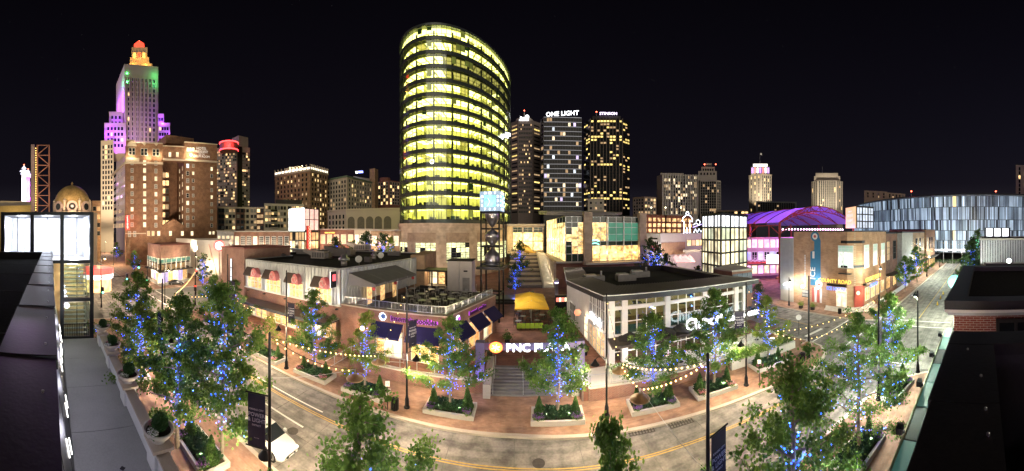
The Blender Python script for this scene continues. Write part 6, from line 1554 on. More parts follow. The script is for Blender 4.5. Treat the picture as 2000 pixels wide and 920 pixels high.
MB().box(c.x - 5, c.y + 6, zt, c.x + 3, c.y + 14, ZH(270, 205)).build('roof_house', pbr('slab_concrete', (.24, .20, .175)), t); light('crown_glow', 'POINT', (*(c - c.normalized() * 9)[:2], ZH(290, 200)), 3000, (1, .08, .08), t, .6)
# --- apartments
t, V, zt = block('apartment_block', 'long cream and brown apartment block with balconies', [(424, 148), (488, 150), (516, 149)], 404, CREAMW, 18); APN = [(PGLASS, 5), (PBLIND, 3), (PWARM, 1.6), (PDIM, 2)]
win_grid(t, V[0], V[1], ZH(406, 149), ZH(450, 149), 9, 4, 1.2, 1.5, BRONZE, APN, (.03, .98), .08, (1, 0)); win_grid(t, V[1], V[2], ZH(406, 149), ZH(450, 149), 4, 4, 1.2, 1.5, BRONZE, APN, (.03, .98), .08, (1, 0))
DBR = pbr('deep_brown', (.11, .055, .04), .85, 0, .15)
for a, b_, i in ((426, 438, 0), (460, 478, 0), (501, 515, 1)):
    A, B = face_px(V, a, i), face_px(V, b_, i); A -= A.normalized() * .5; B -= B.normalized() * .5; d_, n_2, L_ = facing(A, B)
    MB().prism(ccw([tuple(q[:2]) for q in (A, B, B + B.normalized(), A + A.normalized())]), 0, zt - .8).build('brown_bay', DBR, t); win_grid(t, A, B, ZH(406, 149), ZH(450, 149), 2, 4, 1.5, 1.7, BRONZE, APN, (.05, .95), .08)
t, V, zt = block('apartment_block', 'taller pale apartment block with dark flat roof beside the video screen', [(516, 146), (560, 150), (594, 152)], 397, GREYM, 18)
win_grid(t, V[0], V[1], ZH(400, 148), ZH(447, 148), 7, 4, 1.1, 1.6, BRONZE, APN, (.03, .98), .08, (1, 0)); win_grid(t, V[1], V[2], ZH(400, 150), ZH(447, 150), 4, 4, 1.5, 1.6, BRONZE, APN, (.03, .98), .08, (1, 0))
for py in (414, 424, 434, 444):
    A, B = face_px(V, 529, 0), face_px(V, 542, 0); A -= A.normalized() * 1.0; B -= B.normalized() * 1.0; MB().bar((*A[:2], ZH(py, 147)), (*B[:2], ZH(py, 147)), 1.8, .2).build('balcony_slab', CONC, t); MB().bar((*(A - A.normalized() * .8)[:2], ZH(py, 147) + .6), (*(B - B.normalized() * .8)[:2], ZH(py, 147) + .6), .06, 1.0).build('balcony_rail', BLACK, t)
MB().prism(ccw([tuple(q[:2]) for q in (W(538, 149), W(590, 152), W(590, 168), W(538, 166))]), zt, zt + 2.2).build('roof_canopy', DARK, t)
# --- brown grand hotel with lit balustrade
t, V, zt = block('brown_hotel', 'brown masonry hotel with lit white balustrade crown', [(537, 232), (606, 210), (640, 226)], 334, TANW, 30, ref=1, cap=(1.4, TER))
win_grid(t, V[0], V[1], ZH(338, 215), ZH(450, 215), 9, 12, 1.1, 1.9, BRONZE, [(PGLASS, 9), (PDIM, 2), (PWARM, 1)], (.05, .95), .1, (1, 0)); win_grid(t, V[1], V[2], ZH(338, 215), ZH(450, 215), 6, 12, 1.1, 1.9, BRONZE, [(PGLASS, 6), (PDIM, 2), (PWARM, 2)], (.05, .95), .1, (1, 0))
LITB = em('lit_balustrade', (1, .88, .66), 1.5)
for i in range(2):
    for k in range(11):
        p = V[i].lerp(V[i + 1], k / 10); p -= p.normalized() * .0; MB().lathe([(.55, zt + 1.4), (.4, zt + 3.6), (.7, zt + 4.2), (.1, zt + 5.2)], p, 6).build('finial', TER, t)
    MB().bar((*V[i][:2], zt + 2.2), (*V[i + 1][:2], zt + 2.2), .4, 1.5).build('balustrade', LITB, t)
c = W(578, 236); MB().box(c.x - 7, c.y - 5, zt, c.x + 7, c.y + 5, zt + 7.5).build('roof_house', TER, t)
for k in range(3): p = W(569 + k * 9, 228); place_win(win_mesh(3.2, 3.2, OFFW, .3), PPALE, (p.x, p.y, zt + 5), -p.normalized(), t)
light('roof_glow', 'POINT', (*W(590, 214)[:2], zt + 4.5), 3000, (1, .8, .5), t, .5)
# --- columned office block
t, V, zt = block('office_block', 'cream columned office block with tall chimney behind the tower', [(638, 236), (678, 220), (728, 250)], 346, CREAMW, 26, ref=1, cap=(1.2, pbr('green_copper', (.14, .20, .14), .7)))
win_grid(t, V[0], V[1], ZH(352, 225), ZH(446, 225), 7, 11, 1.5, 2.1, OFFW, [(PGLASS, 8), (PDIM, 1)], (.04, .97), .15); win_grid(t, V[1], V[2], ZH(352, 230), ZH(446, 230), 9, 11, 1.4, 2.1, OFFW, [(PGLASS, 7), (PDIM, 2), (PWARM, .5)], (.03, .95), .1)
MB().box(*W(722, 250)[:2], 0, W(722, 250).x + 5, W(722, 250).y + 6, ZH(330, 250)).build('chimney', TANW, t)
MB().prism(ccw([tuple(q[:2]) for q in (W(690, 235), W(722, 246), W(722, 256), W(690, 246))]), zt, zt + 3.5).build('roof_house', GREYM, t); MB().bar((*W(694.5, 234)[:2], ZH(336.5, 234)), (*W(699, 234)[:2], ZH(336.5, 234)), .3, 1.6).build('sign_mark', SIGNW, t); MB().bar((*W(700, 234)[:2], ZH(336, 234)), (*W(709, 235)[:2], ZH(335, 234)), .3, 1.7).build('sign_mark', em('sign_blue', (.25, .3, 1), 2.5), t)
# --- arcaded stone hall
t, V, zt = block('arcade_hall', 'cream stone hall with five tall arches left of the tower', [(640, 172), (676, 160), (782, 152)], 411, CREAMW, 20, ref=1, cap=(.8, TER))
for px in (686, 705, 722, 739, 757):
    c = face_px(V, px, 1); d_, n_2, L_ = facing(V[1], V[2]); c += n_2 * .05; w = 2.0
    z0_, z1_ = ZH(447, 156), ZH(430, 156)
    pts = [(-w, z0_), (w, z0_), (w, z1_)] + [(w * cos(pi * i / 8), z1_ + w * sin(pi * i / 8)) for i in range(1, 8)] + [(-w, z1_)]
    MB().add([(*(c + d_ * x)[:2], z) for x, z in pts], [tuple(range(len(pts)))]).build('arch_recess', pbr('arch_shade', (.16, .14, .11), .8), t)  # flat dark sheet, the shade inside the arch put into its colour
    pts2 = [(x * 1.18, z + (.35 if z > z1_ else 0)) for x, z in pts]
    mm = MB(); k = len(pts); mm.add([(*(c + n_2 * .12 + d_ * x)[:2], z) for x, z in pts] + [(*(c + n_2 * .12 + d_ * x)[:2], z) for x, z in pts2], [(i, i + 1, k + i + 1, k + i) for i in range(1, k - 1)]); mm.build('arch_surround', TER, t)
win_grid(t, V[0], V[1], ZH(418, 165), ZH(452, 165), 5, 3, 1.4, 2.2, OFFW, [(PGLASS, 4), (PDIM, 1)], (.04, .96), .12)
# --- brick tower peeping beside the oval tower
t, V, zt = block('brick_highrise', 'red brown high rise with warm lit roof corner left of the tower', [(732, 272), (760, 262), (781, 270)], 352, pbr('rust_brick', (.20, .085, .06), .85), 22, ref=1)
win_grid(t, V[0], V[1], zt - 1, ZH(400, 265), 5, 7, 1.8, 2.4, OFFW, [(PGLASS, 5), (PWARM, 1.5)], (.05, .95), .2); win_grid(t, V[1], V[2], zt - 1, ZH(400, 265), 4, 7, 1.8, 2.4, OFFW, [(PGLASS, 5), (PWARM, 1.5)], (.05, .95), .2)
MB().lathe([(5, zt), (5, zt + 4)], W(752, 275), 12).build('roof_drum', pbr('rust_brick', (.2, .085, .06)), t)
# --- towers right of the oval tower
DGL = pbr('dark_curtain', (.012, .013, .017), .3, 0, .2, .05)
t, V, zt = block('bank_tower', 'dim stone and glass bank tower with small white sign', [(998, 340), (1012, 332), (1040, 332), (1057, 342)], 240, pbr('bank_stone', (.17, .14, .125), .7), 28)
win_grid(t, V[1], V[2], zt - 3, ZH(418, 332), 8, 22, 1.3, 2.0, BRONZE, [(PGLASS, 10), (PDIM, 2), (PWARM, .6)], (.04, .96), .15)
for i in (0, 2): win_grid(t, V[i], V[i + 1], zt - 3, ZH(418, 335), 1, 24, 8.2 if i == 0 else 8.8, 1.5, BRONZE, [(PGLASS, 7), (PDIM, 3), (PYEL, 1.2)], (.05, .95), .1, (4, 0))
MB().lathe([(10, zt), (10, zt + 3.5), (6.5, zt + 5), (2, zt + 6)], W(1024, 342), 14).build('crown', GREYM, t); letters('lettering', 'Bank', (*W(1023, 331)[:2], zt + 2.2), (0, -1), 4.2, SIGNW, t, .1, .05); MB().bar((*W(1014, 331)[:2], zt - .2), (*W(1032, 331)[:2], zt - .2), .2, 1.1).build('sign_bar', SIGNW, t); disc((*W(1029.5, 330.5)[:2], zt + 3.2), (0, -1), 2.2, .2).build('sign_disc', SIGNW, t)
MB().tube([(*W(1024, 342)[:2], zt + 5), (*W(1024, 342)[:2], zt + 15)], .25, 5).build('mast', STEEL, t); MB().octa((*W(1024, 342)[:2], zt + 15), .8).build('beacon', em('beacon_red', (1, .1, .05), 8), t)
t, V, zt = block('residential_tower', 'slim glass residential tower with white floor lines and roof lettering', [(1056, 306), (1062, 300), (1136, 302)], 229, DGL, 26, ref=1)
NFL = 20
for k in range(NFL + 1):
    z = zt - k * (zt - ZH(412, 300)) / NFL; A, B = V[1] - V[1].normalized() * .25, V[2] - V[2].normalized() * .25; MB().bar((*A[:2], z), (*B[:2], z), .5, .32).build('floor_line', em('floor_line', (.8, .85, 1), .16, (.5, .5, .5)), t)
win_grid(t, V[1], V[2], zt, ZH(412, 300), 14, NFL, 2.3, 3.6, pbr('silver_frame', (.07, .075, .08), .4, .3), [(PGLASS, 22), (PDIM, 1.6), (PPALE, 1.1), (PCOOL, .5), (em('pane_lilac', (.75, .6, 1), .9, vary=.4), .3)], (.01, .99), .12, (1, 0)); win_grid(t, V[0], V[1], zt, ZH(412, 300), 1, NFL, 4.5, 3.2, WHITEP, [(PGLASS, 3), (PDIM, 1)], (.05, .95), .2)
letters('lettering', 'ONE LIGHT', (*W(1098, 301)[:2], zt + 4.0), (-.3, -1), 6.3, SIGNW, t, .2, .03, 1.03); MB().bar((*W(1066, 303)[:2], zt + .9), (*W(1132, 304)[:2], zt + .9), .5, .6).build('sign_frame', STEEL, t)
t, V, zt = block('dark_office_tower', 'black chamfered office tower with gold lit floor bands and roof lettering', [(1140, 300), (1153, 288), (1216, 288), (1230, 296)], 232, pbr('black_curtain', (.014, .013, .014), .2, .2), 28, ref=1)
def sbands(r_, c): return PYEL if (r_ in (0, 5, 6, 14, 23, 25) and random.random() < .6) else pick([(PGLASS, 12), (PYEL, .9), (PDIM, 2.2)])
win_grid(t, V[1], V[2], zt - 1, ZH(415, 288), 10, 30, 2.4, 1.7, BRONZE, sbands, (.02, .98), .14); 
for i in (0, 2): win_grid(t, V[i], V[i + 1], zt - 3, ZH(415, 290), 3, 30, 2.6, 1.5, BRONZE, sbands, (.04, .96), .1)
for i in range(11): c = V[1].lerp(V[2], i / 10); c -= c.normalized() * .3; MB().bar((*c[:2], ZH(418, 288)), (*c[:2], zt), .35, .4).build('pier', pbr('pier_bronze', (.14, .11, .09), .5, .3), t)
MB().prism(inset(ccw([tuple(q[:2]) for q in (V[1], V[2], V[2] + V[2].normalized() * 20, V[1] + V[1].normalized() * 20)]), 2), zt, zt + 3.5).build('roof_house', DARK, t); letters('lettering', 'STINSON', (*W(1188, 287)[:2], zt + 4.6), (-.3, -1), 3.6, em('sign_violet', (.85, .7, 1), 2.6), t, .1, .02, 1.15)
MB().lathe([(.3, zt + 2), (.3, zt + 7)], W(1165, 290), 5).build('mast', STEEL, t); MB().octa((*W(1165, 290)[:2], zt + 7.5), .8).build('beacon', em('beacon_red', (1, .1, .05), 8), t)
def simple(name, label, pts, top, m, cols, rows, w, h, panes, bot, fm=OFFW, ref=0, depth=24, fr=.14, cap=None, bars=(0, 0)):
    t, V, zt = block(name, label, pts, top, m, depth, ref=ref, cap=cap)
    for i, k in enumerate(cols):
        if k: win_grid(t, V[i], V[i + 1], zt - 1.2, ZH(bot, pts[ref][1]), k, rows, w, h, fm, panes, (.04, .96), fr, bars)
    return t, V, zt
simple('low_office', 'small pale roof block in front of the black office tower', [(1148, 232), (1180, 232)], 388, GREYM, [3], 2, 1.6, 1.8, NIGHT, 412)
simple('brown_office', 'low brown office block with flat roof right of the black tower', [(1236, 255), (1258, 248), (1282, 252)], 384, pbr('brown_stone', (.26, .19, .14), .8), [4, 4], 5, 1.8, 1.9, NIGHT, 418, ref=1)
t, V, zt = simple('pier_tower', 'grey office tower with white vertical piers', [(1283, 268), (1294, 258), (1363, 262)], 340, GREYM, [0, 14], 13, 1.6, 2.3, [(PGLASS, 6), (PBLIND, 2), (PDIM, 1), (PPALE, .8)], 418, ref=1)
for i in range(15): c = V[1].lerp(V[2], i / 14); c -= c.normalized() * .35; MB().bar((*c[:2], ZH(420, 258)), (*c[:2], zt), .55, .6).build('pier', OFFW, t)
MB().prism(ccw([tuple(q[:2]) for q in (W(1290, 268), W(1335, 270), W(1335, 282), W(1290, 280))]), zt, zt + 3).build('roof_house', GREYM, t)
t, V, zt = simple('deco_highrise', 'stepped stone high rise with red beacons', [(1360, 310), (1367, 300), (1400, 300), (1408, 304)], 352, GREYM, [0, 7, 2], 12, 1.8, 2.5, [(PGLASS, 8), (PDIM, 1)], 418, ref=1)
for a, b_, py in ((1364, 1400, 334), (1370, 1396, 326), (1377, 1390, 319)):
    A, B = W(a, 303), W(b_, 303); q = A.normalized() * 14; MB().prism(ccw([tuple(v[:2]) for v in (A, B, B + q, A + q)]), zt - 1, ZH(py, 303)).build('setback', GREYM, t)
    win_grid(t, A, B, ZH(py + 2, 303), ZH(py + 9, 303), 5, 1, 1.6, 2.4, OFFW, [(PGLASS, 1)], (.06, .94))
for px in (1376, 1398): MB().octa((*W(px, 302)[:2], ZH(321, 302)), .8).build('beacon', em('beacon_red', (1, .1, .05), 8), t)
t, V, zt = simple('courthouse_tower', 'slim stone tower with red, white and blue lit crown and flag', [(1463, 436), (1487, 420), (1507, 430)], 340, STONE, [3, 5], 12, 1.5, 3.6, [(PGLASS, 7), (PWARM, 1.2)], 412, ref=1, cap=(1, TER))
A, B = W(1467, 428), W(1503, 428); q = A.normalized() * 20
MB().prism(ccw([tuple(v[:2]) for v in (A, B, B + q, A + q)]), zt, ZH(326, 428)).build('setback', STONE, t)
for i in range(7): c = A.lerp(B, (i + .5) / 7); place_win(win_mesh(2.2, 7.5, OFFW, .5, (0, 0), .4), (em('crown_violet', (.45, .2, 1), 2), em('crown_redw', (1, .15, .15), 2), em('crown_white', (1, .95, 1), 2))[i % 3], (*c[:2], ZH(333, 428)), facing(A, B)[1], t, 'lit_crown_panel')
MB().prism(ccw([tuple(v[:2]) for v in (W(1471, 430), W(1499, 430), W(1499, 430) + q * .7, W(1471, 430) + q * .7)]), ZH(326, 430), ZH(320, 430)).build('crown', em('crown_lit', (1, .92, .85), 1.1), t)
MB().tube([(*W(1484, 436)[:2], ZH(321, 436)), (*W(1484, 436)[:2], ZH(299, 436))], .35, 5).build('flagpole', STEEL, t); c = W(1487, 436); MB().box(c.x - 2.2, c.y - .1, ZH(303, 436), c.x + 1, c.y + .1, ZH(299, 436)).build('flag', WHITEP, t)
light('stone_flood', 'SPOT', (*W(1480, 380)[:2], 50), 150000, (1, .85, .62), t, 2, (*W(1486, 422)[:2], 75), 60)
simple('dark_low_block', 'wide dark office block below the stone tower with lit crown', [(1477, 262), (1556, 268)], 393, pbr('dark_facade', (.08, .085, .095), .5), [16], 4, 1.6, 1.6, [(PGLASS, 9), (PDIM, .6)], 412, BRONZE)
simple('low_hall', 'low brown hall with roof lamps behind the glass lantern', [(1398, 275), (1464, 270)], 411, pbr('brown_stone', (.26, .19, .14), .8), [9], 1, 2.6, 1.8, [(PGLASS, 3), (PWARM, 2)], 418, BRONZE)
t, V, zt = simple('city_hall_tower', 'broad pale stone tower with tall window slots and flag', [(1585, 392), (1597, 380), (1634, 380), (1646, 390)], 352, STONE, [3, 9, 3], 8, 1.5, 6.2, [(PGLASS, 10), (PWARM, 1)], 408, ref=1)
for a, b_, py in ((1590, 1641, 344), (1593, 1637, 338)): A, B = W(a, 386), W(b_, 386); q = A.normalized() * 22; MB().prism(ccw([tuple(v[:2]) for v in (A, B, B + q, A + q)]), zt - 1, ZH(py, 386)).build('setback', STONE, t)
MB().tube([(*W(1606, 392)[:2], ZH(340, 392)), (*W(1606, 392)[:2], ZH(326, 392))], .35, 5).build('flagpole', STEEL, t); light('stone_flood', 'SPOT', (*W(1612, 335)[:2], 45), 130000, (1, .87, .66), t, 2, (*W(1615, 382)[:2], 62), 60)
simple('tan_office', 'plain tan office block rising behind the arena', [(1688, 262), (1733, 270)], 372, pbr('tan_concrete', (.38, .29, .22), .85), [4], 2, 1.0, 1.6, NIGHT, 386, BRONZE); simple('tan_office', 'lower tan office wing stepping down behind the arena', [(1733, 272), (1768, 282)], 376, pbr('tan_concrete', (.38, .29, .22), .85), [5], 2, 1.4, 1.4, NIGHT, 386, BRONZE)
simple('corner_tower', 'pale masonry tower cut by the right picture edge', [(1984, 210), (2030, 215)], 322, CREAMW, [4], 8, 1.4, 2.6, [(PGLASS, 4), (PWARM, 1)], 390)
# --- parking garage, neon figure and white shop block
t, V, zt = block('parking_garage', 'orange lit open parking garage right of the glass hall', [(1256, 138), (1300, 142), (1352, 152)], 419, pbr('garage_core', (.22, .12, .08), .8), 20, ref=0)
GLIT = em('garage_lit', (1, .60, .25), .85, vary=.8, vscale=.6); RUST = pbr('garage_rust', (.30, .10, .06), .7)
for i in range(2):
    A, B = V[i] - V[i].normalized() * .3, V[i + 1] - V[i + 1].normalized() * .3
    for k in range(4): z = zt - 1.0 - k * 2.6; MB().bar((*A[:2], z), (*B[:2], z), .5, .8).build('spandrel', RUST, t); MB().bar((*(A * 1.001)[:2], z - 1.3), (*(B * 1.001)[:2], z - 1.3), .2, 1.7).build('lit_deck', GLIT, t)
    for k in range(6): p = A.lerp(B, k / 5); MB().bar((*p[:2], 0), (*p[:2], zt), .7, .6).build('column', RUST, t)
for px in (1272, 1300, 1330): p = W(px, 150); MB().tube([(*p[:2], zt), (*p[:2], zt + 4)], .1, 5).build('lamp_mast', STEEL, t); MB().octa((*p[:2], zt + 4.2), .4).build('roof_lamp', em('lamp_warm', (1, .8, .5), 8), t)
NEON = em('neon_white', (.75, .85, 1), 4.5); NEONP = em('neon_violet', (.5, .35, 1), 3)
ng = thing('neon_sign', 'white neon outline of a standing figure and script on a rooftop', 'sign', (*W(1345, 100)[:2], 13.5)); c = W(1341, 100); sx = Vector((cos(AZ(1341)), -sin(AZ(1341)), 0))
def neon(pts, m=NEON): MB().tube([c + sx * x + Vector((0, 0, z)) for x, z in pts], .09, 5).build('neon_tube', m, ng)
neon([(.3 + .45 * cos(i * pi / 5), 21.1 + .55 * sin(i * pi / 5)) for i in range(11)]); neon([(-.2, 20.4), (-1.2, 19.6), (-1.5, 18.6), (-.8, 18.2), (-.8, 16.6), (-.9, 14.2), (-.2, 14.2), (.1, 16.4), (.4, 14.2), (1.1, 14.2), (1.0, 17.2), (1.1, 18.6), (1.9, 18.2), (2.0, 19.2), (1.2, 20.3), (.6, 20.5)])
neon([(2.2, 17.2), (3.2, 17.8), (4.2, 17.2), (4.6, 18.4), (3.8, 19.0), (3.2, 18.4)]); neon([(2.4, 14.6), (3.0, 15.8), (3.6, 14.6), (4.2, 15.9), (4.8, 14.8), (5.6, 16.2), (6.2, 15.0)]); neon([(2.2, 16.4), (6.6, 18.0)], NEONP)
for x in (-1.5, 2.0, 6.0): MB().bar(c + sx * x + Vector((0, .5, 13.2)), c + sx * x + Vector((0, .5, 18)), .12).build('frame', BLACK, ng)
light('neon_glow', 'POINT', c + Vector((0, -2, 17)), 400, (.7, .8, 1), ng, .5)
t, V, zt = block('white_shop_block', 'plain white rendered shop block with small dark sign and balcony', [(1262, 86), (1290, 84), (1340, 92), (1376, 96)], 456, pbr('white_render', (.58, .54, .48), .8, 0, .06), 16, ref=1)
for k, (a, b_, py, h) in enumerate(((1271, 1284, 466, .35), (1271, 1273, 474, .8), (1275, 1277, 474, .8), (1279, 1281, 474, .8), (1283, 1285, 474, .8))): A, B = face_px(V, a, 0), face_px(V, b_, 0); A -= A.normalized() * .08; B -= B.normalized() * .08; MB().bar((*A[:2], ZH(py, 85)), (*B[:2], ZH(py, 85)), .06, h).build('sign_mark', BLACK, t)
A, B = face_px(V, 1271, 0), face_px(V, 1285, 0); MB().bar((*(A * .998)[:2], ZH(484, 85)), (*(B * .998)[:2], ZH(484, 85)), .1, 1.4).build('red_poster', em('poster_red', (1, .25, .3), .8, vary=.6, vscale=1), t)
A, B = face_px(V, 1292, 1), face_px(V, 1338, 1); MB().bar((*(A * .998)[:2], ZH(485, 88)), (*(B * .998)[:2], ZH(485, 88)), .2, 3.6).build('tan_band', pbr('tan_render', (.42, .26, .15), .8), t)
win_grid(t, V[2], V[3], ZH(468, 94), ZH(480, 94), 4, 1, 1.6, 1.8, BRONZE, [(PWARM, 2), (PDIM, 1)], (.05, .95))
MB().prism(ccw([tuple(q[:2]) for q in (W(1334, 86), W(1372, 88), W(1372, 92), W(1334, 90))]), ZH(492, 88), ZH(487, 88)).build('balcony', CONC, t); light('shop_lamp', 'POINT', (*W(1290, 80)[:2], 9), 700, (.95, .95, 1), t, .3); light('shop_lamp', 'POINT', (*W(1366, 84)[:2], 8), 500, (1, .8, .5), t, .3); light('shop_lamp', 'POINT', (*W(1330, 80)[:2], 5), 900, (1, .85, .7), t, .3)
PNK = em('pink_awning_lit', (1, .4, .38), .7, (.6, .3, .3))
for k in range(4): p = W(1326 + k * 9, 84); MB().add([p + Vector((-.9, 0, 6.3)), p + Vector((.9, 0, 6.3)), p + Vector((.9, 1.6, 7.6)), p + Vector((0, 1.6, 8.3)), p + Vector((-.9, 1.6, 7.6))], [(0, 1, 2, 3, 4)]).build('scalloped_awning', PNK, t)
# --- brand glass box by the arena
gb = lantern('lit glass roof box with amber lettered panel beside the arena', 1673, 84, 1655, 90, 1706, 88, [22.0, 19.9, 17.9, 15.9], 3, lambda j, i: em('lantern_blue', (.75, .85, 1), .55, vary=.3), name='sign_lantern')
P, Q = W(1654.5, 89.8), W(1673, 83.8); d, n, L = facing(P, Q); MB().bar((*(P + n * .3)[:2], 19), (*(Q + n * .3)[:2], 19), .3, 6.1).build('amber_panel', em('amber_panel', (1, .58, .26), .55, (.6, .4, .2), vary=.2), gb)
c = (P + Q) / 2 + n * .5
for tx, z, s_ in (('KANSAS CITY', 20.8, .5), ('POWER', 19.6, 1.25), ('& LIGHT', 18.2, 1.1)): letters('lettering', tx, (*c[:2], z), n, s_, LETW, gb, .02, .02, .9)
# ================================================================== arena
ar = thing('arena', 'huge round arena clad in slanted pale and dark glass panels', 'arena', (258, 0, 0))
AC, ARAD = Vector((258, 0, 0)), 109.0
MB().lathe([(ARAD - .6, 4), (ARAD - .6, 33), (ARAD - 6, 35)], AC, 120).build('drum', pbr('arena_core', (.10, .11, .12), .5), ar)
MB().lathe([(ARAD - .2, 33.0), (ARAD + .3, 33.4), (ARAD - 1, 34.0), (ARAD - 30, 37)], AC, 120).build('roof_edge', pbr('arena_roof', (.24, .26, .28), .5, .3), ar)
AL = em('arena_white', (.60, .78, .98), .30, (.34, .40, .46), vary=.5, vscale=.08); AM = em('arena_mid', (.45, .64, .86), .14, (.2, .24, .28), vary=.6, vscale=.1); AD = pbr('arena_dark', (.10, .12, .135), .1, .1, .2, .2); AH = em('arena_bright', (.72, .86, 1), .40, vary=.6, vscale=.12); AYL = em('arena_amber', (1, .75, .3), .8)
tiers = [(32.8, 27.6), (27.3, 21.0), (20.7, 15.6), (15.3, 10.6), (10.3, 4.6)]
NP_ = 56
for j, (zt_, zb_) in enumerate(tiers):
    for i in range(NP_):
        a0 = pi - R(70) + R(140) * i / NP_ + random.uniform(-.004, .004); wA = R(140) / NP_ * ARAD * random.uniform(.14, .42)
        p = AC + Vector((cos(a0), sin(a0), 0)) * (ARAD + .15); nrm = Vector((cos(a0), sin(a0), 0)); tl = random.uniform(.15, .5)
        if abs(p.y) > 108: continue
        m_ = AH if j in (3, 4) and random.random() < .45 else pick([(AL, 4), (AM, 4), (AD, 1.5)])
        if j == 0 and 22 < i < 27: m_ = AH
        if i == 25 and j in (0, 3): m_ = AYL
        key = ('ap', j); 
        if key not in _wm:
            _wm[key] = MB().add([(-2.25, 0, -(zt_ - zb_) / 2), (2.25, 0, -(zt_ - zb_) / 2), (2.25, .35, (zt_ - zb_) / 2), (-2.25, .35, (zt_ - zb_) / 2), (-2.25, -.15, -(zt_ - zb_) / 2), (2.25, -.15, -(zt_ - zb_) / 2), (2.25, .1, (zt_ - zb_) / 2), (-2.25, .1, (zt_ - zb_) / 2)], [(0, 1, 2, 3), (7, 6, 5, 4), (0, 4, 5, 1), (1, 5, 6, 2), (2, 6, 7, 3), (3, 7, 4, 0)]).mesh('glass_panel', AL)
        o = link('glass_panel', _wm[key], ar, Vector((p.x, p.y, (zt_ + zb_) / 2)) - origin(ar)); o.rotation_euler = (0, 0, a0 - pi / 2); o.scale = (wA / 4.5, 1, 1)
        o.material_slots[0].link = 'OBJECT'; o.material_slots[0].material = m_
fins = {0: MB(), 1: MB(), 2: MB()}
for j, (zt_, zb_) in enumerate(tiers):
    for i in range(330):
        a0 = pi - R(70) + R(140) * i / 330; u = Vector((cos(a0), sin(a0), 0)); p = AC + u * (ARAD - .1); 
        fins[random.choice((0, 0, 0, 1, 1, 1, 2))].bar((*p[:2], zb_), (*(p + u * .2)[:2], zt_), random.uniform(.2, .6), .25, u)
for k, m_ in ((0, AM), (1, AL), (2, AD)): tag(fins[k].build('glass_fins', m_, ar), kind='stuff')
for px in (1780, 1945): p = W(px, 165); MB().tube([(*p[:2], 34), (*p[:2], 37)], .15, 5).build('mast', STEEL, ar); MB().octa((*p[:2], 37.3), .5).build('beacon', em('beacon_red', (1, .1, .05), 8), ar)
for y_ in (40, 15, -10, -35): light('arena_wash', 'POINT', (140, y_, 9), 2200, (.8, .9, 1), ar, 1)
hg = thing('lawn_hedge', 'long green hedge and white canopy line before the arena', 'hedge', (138, 10, 0)); 
LEAF1 = leafmat('hedge_leaf', (.03, .07, .015), (.08, .16, .03))
mm = MB()
for i in range(900):
    p = Vector((137 + random.uniform(-1, 1), random.uniform(2, 22), random.uniform(.1, 2.0))); s_ = .3; q = [Vector((random.uniform(-s_, s_), random.uniform(-s_, s_), random.uniform(-s_, s_))) for _ in range(3)]; mm.add([p + v for v in q], [(0, 1, 2)])
tag(mm.build('foliage', LEAF1, hg), kind='stuff'); MB().box(139.5, 0, 6.0, 142, 24, 6.4).build('canopy', em('canopy_white', (1, .95, .9), 1.2), hg)
for i in range(6): MB().tube([(140.5, 1 + i * 4.4, 0), (140.5, 1 + i * 4.4, 6)], .15, 6).build('post', STEEL, hg); light('canopy_lamp', 'POINT', (138.2, 1 + i * 4.4, 5), 400, (1, .9, .8), hg, .3)
# ================================================================== south side of the right street
for nm, lb, x0, x1, y0, y1, h, m_ in (('ribbed_roof_hall', 'dark ribbed metal roof hall with lit roof lantern at the far right', 60, 86, -14, .5, 13.6, DARK), ('flat_roof_shop', 'dark flat roofed shop with pale edge behind the brick roof house', 22, 52, -10, -.2, 9.6, NEARBR)):
    t = thing(nm, lb, 'building', (x0, y1, 0)); MB().box(x0, y0, .1, x1, y1, h - .4).build('wall', m_, t); MB().box(x0 + .3, y0, h - .38, x1 - .3, y1 - .3, h - .3).build('roof_deck', ROOF, t)
    parapet([(x0, y0), (x1, y0), (x1, y1), (x0, y1)], h - .39, h, .3).build('coping', CONC, t)
    if x0 == 60:
        corrugated((60, -14), (60, .4), 8.5, 13.2, .5).build('ribbed_wall', CORR, t)
        for k in range(3): place_win(win_mesh(1.5, 1.9, BLACK, .1, (0, 0)), LANW, (70, -1.6 - k * 1.9, h + 1.2), Vector((-1, 0, 0)), t, 'roof_lantern')
        MB().box(70, -6.6, h, 73, -.4, h + 2.3).build('lantern_core', BLACK, t)
    else:
        letters('lettering', 'D', (21.9, -.7, 9.0), (-1, 0), .8, SIGNW, t, .04, .02); [MB().box(21.86, -1.35 - k * .42, 8.7, 21.94, -1.05 - k * .42, 8.95 + .1 * (k == 2)).build('sign_mark', SIGNW, t) for k in range(3)]; MB().tube([(21.8, -1.9, 9.6), (21.8, -1.9, 10.6)], .05, 6).build('lamp_stem', STEEL, t)
        MB().ball((38, -3.4, 11.2), .28, 2).build('flood_lamp', em('flood_white', (.9, 1, .95), 12), t); MB().tube([(38, -3.4, 9.3), (38, -3.4, 11)], .06, 6).build('lamp_mast', BLACK, t); light('flood_light', 'POINT', (37.6, -3.4, 11.4), 900, (.85, 1, .92), t, .3)
nn = thing('teal_neon_sign', 'glowing round teal sign beyond the brick roof house', 'sign', (30, 2.6, 9)); disc((29.9, 2.8, 9.9), (-1, .05), .7, .12).build('disc', em('teal_glow', (.25, 1, .75), .55), nn); MB().bar((30.1, 2.8, 9.9), (30.1, -.3, 9.5), .06).build('bracket', BLACK, nn); light('teal_glow', 'POINT', (29.2, 3.0, 9.6), 160, (.5, 1, .85), nn, .3)
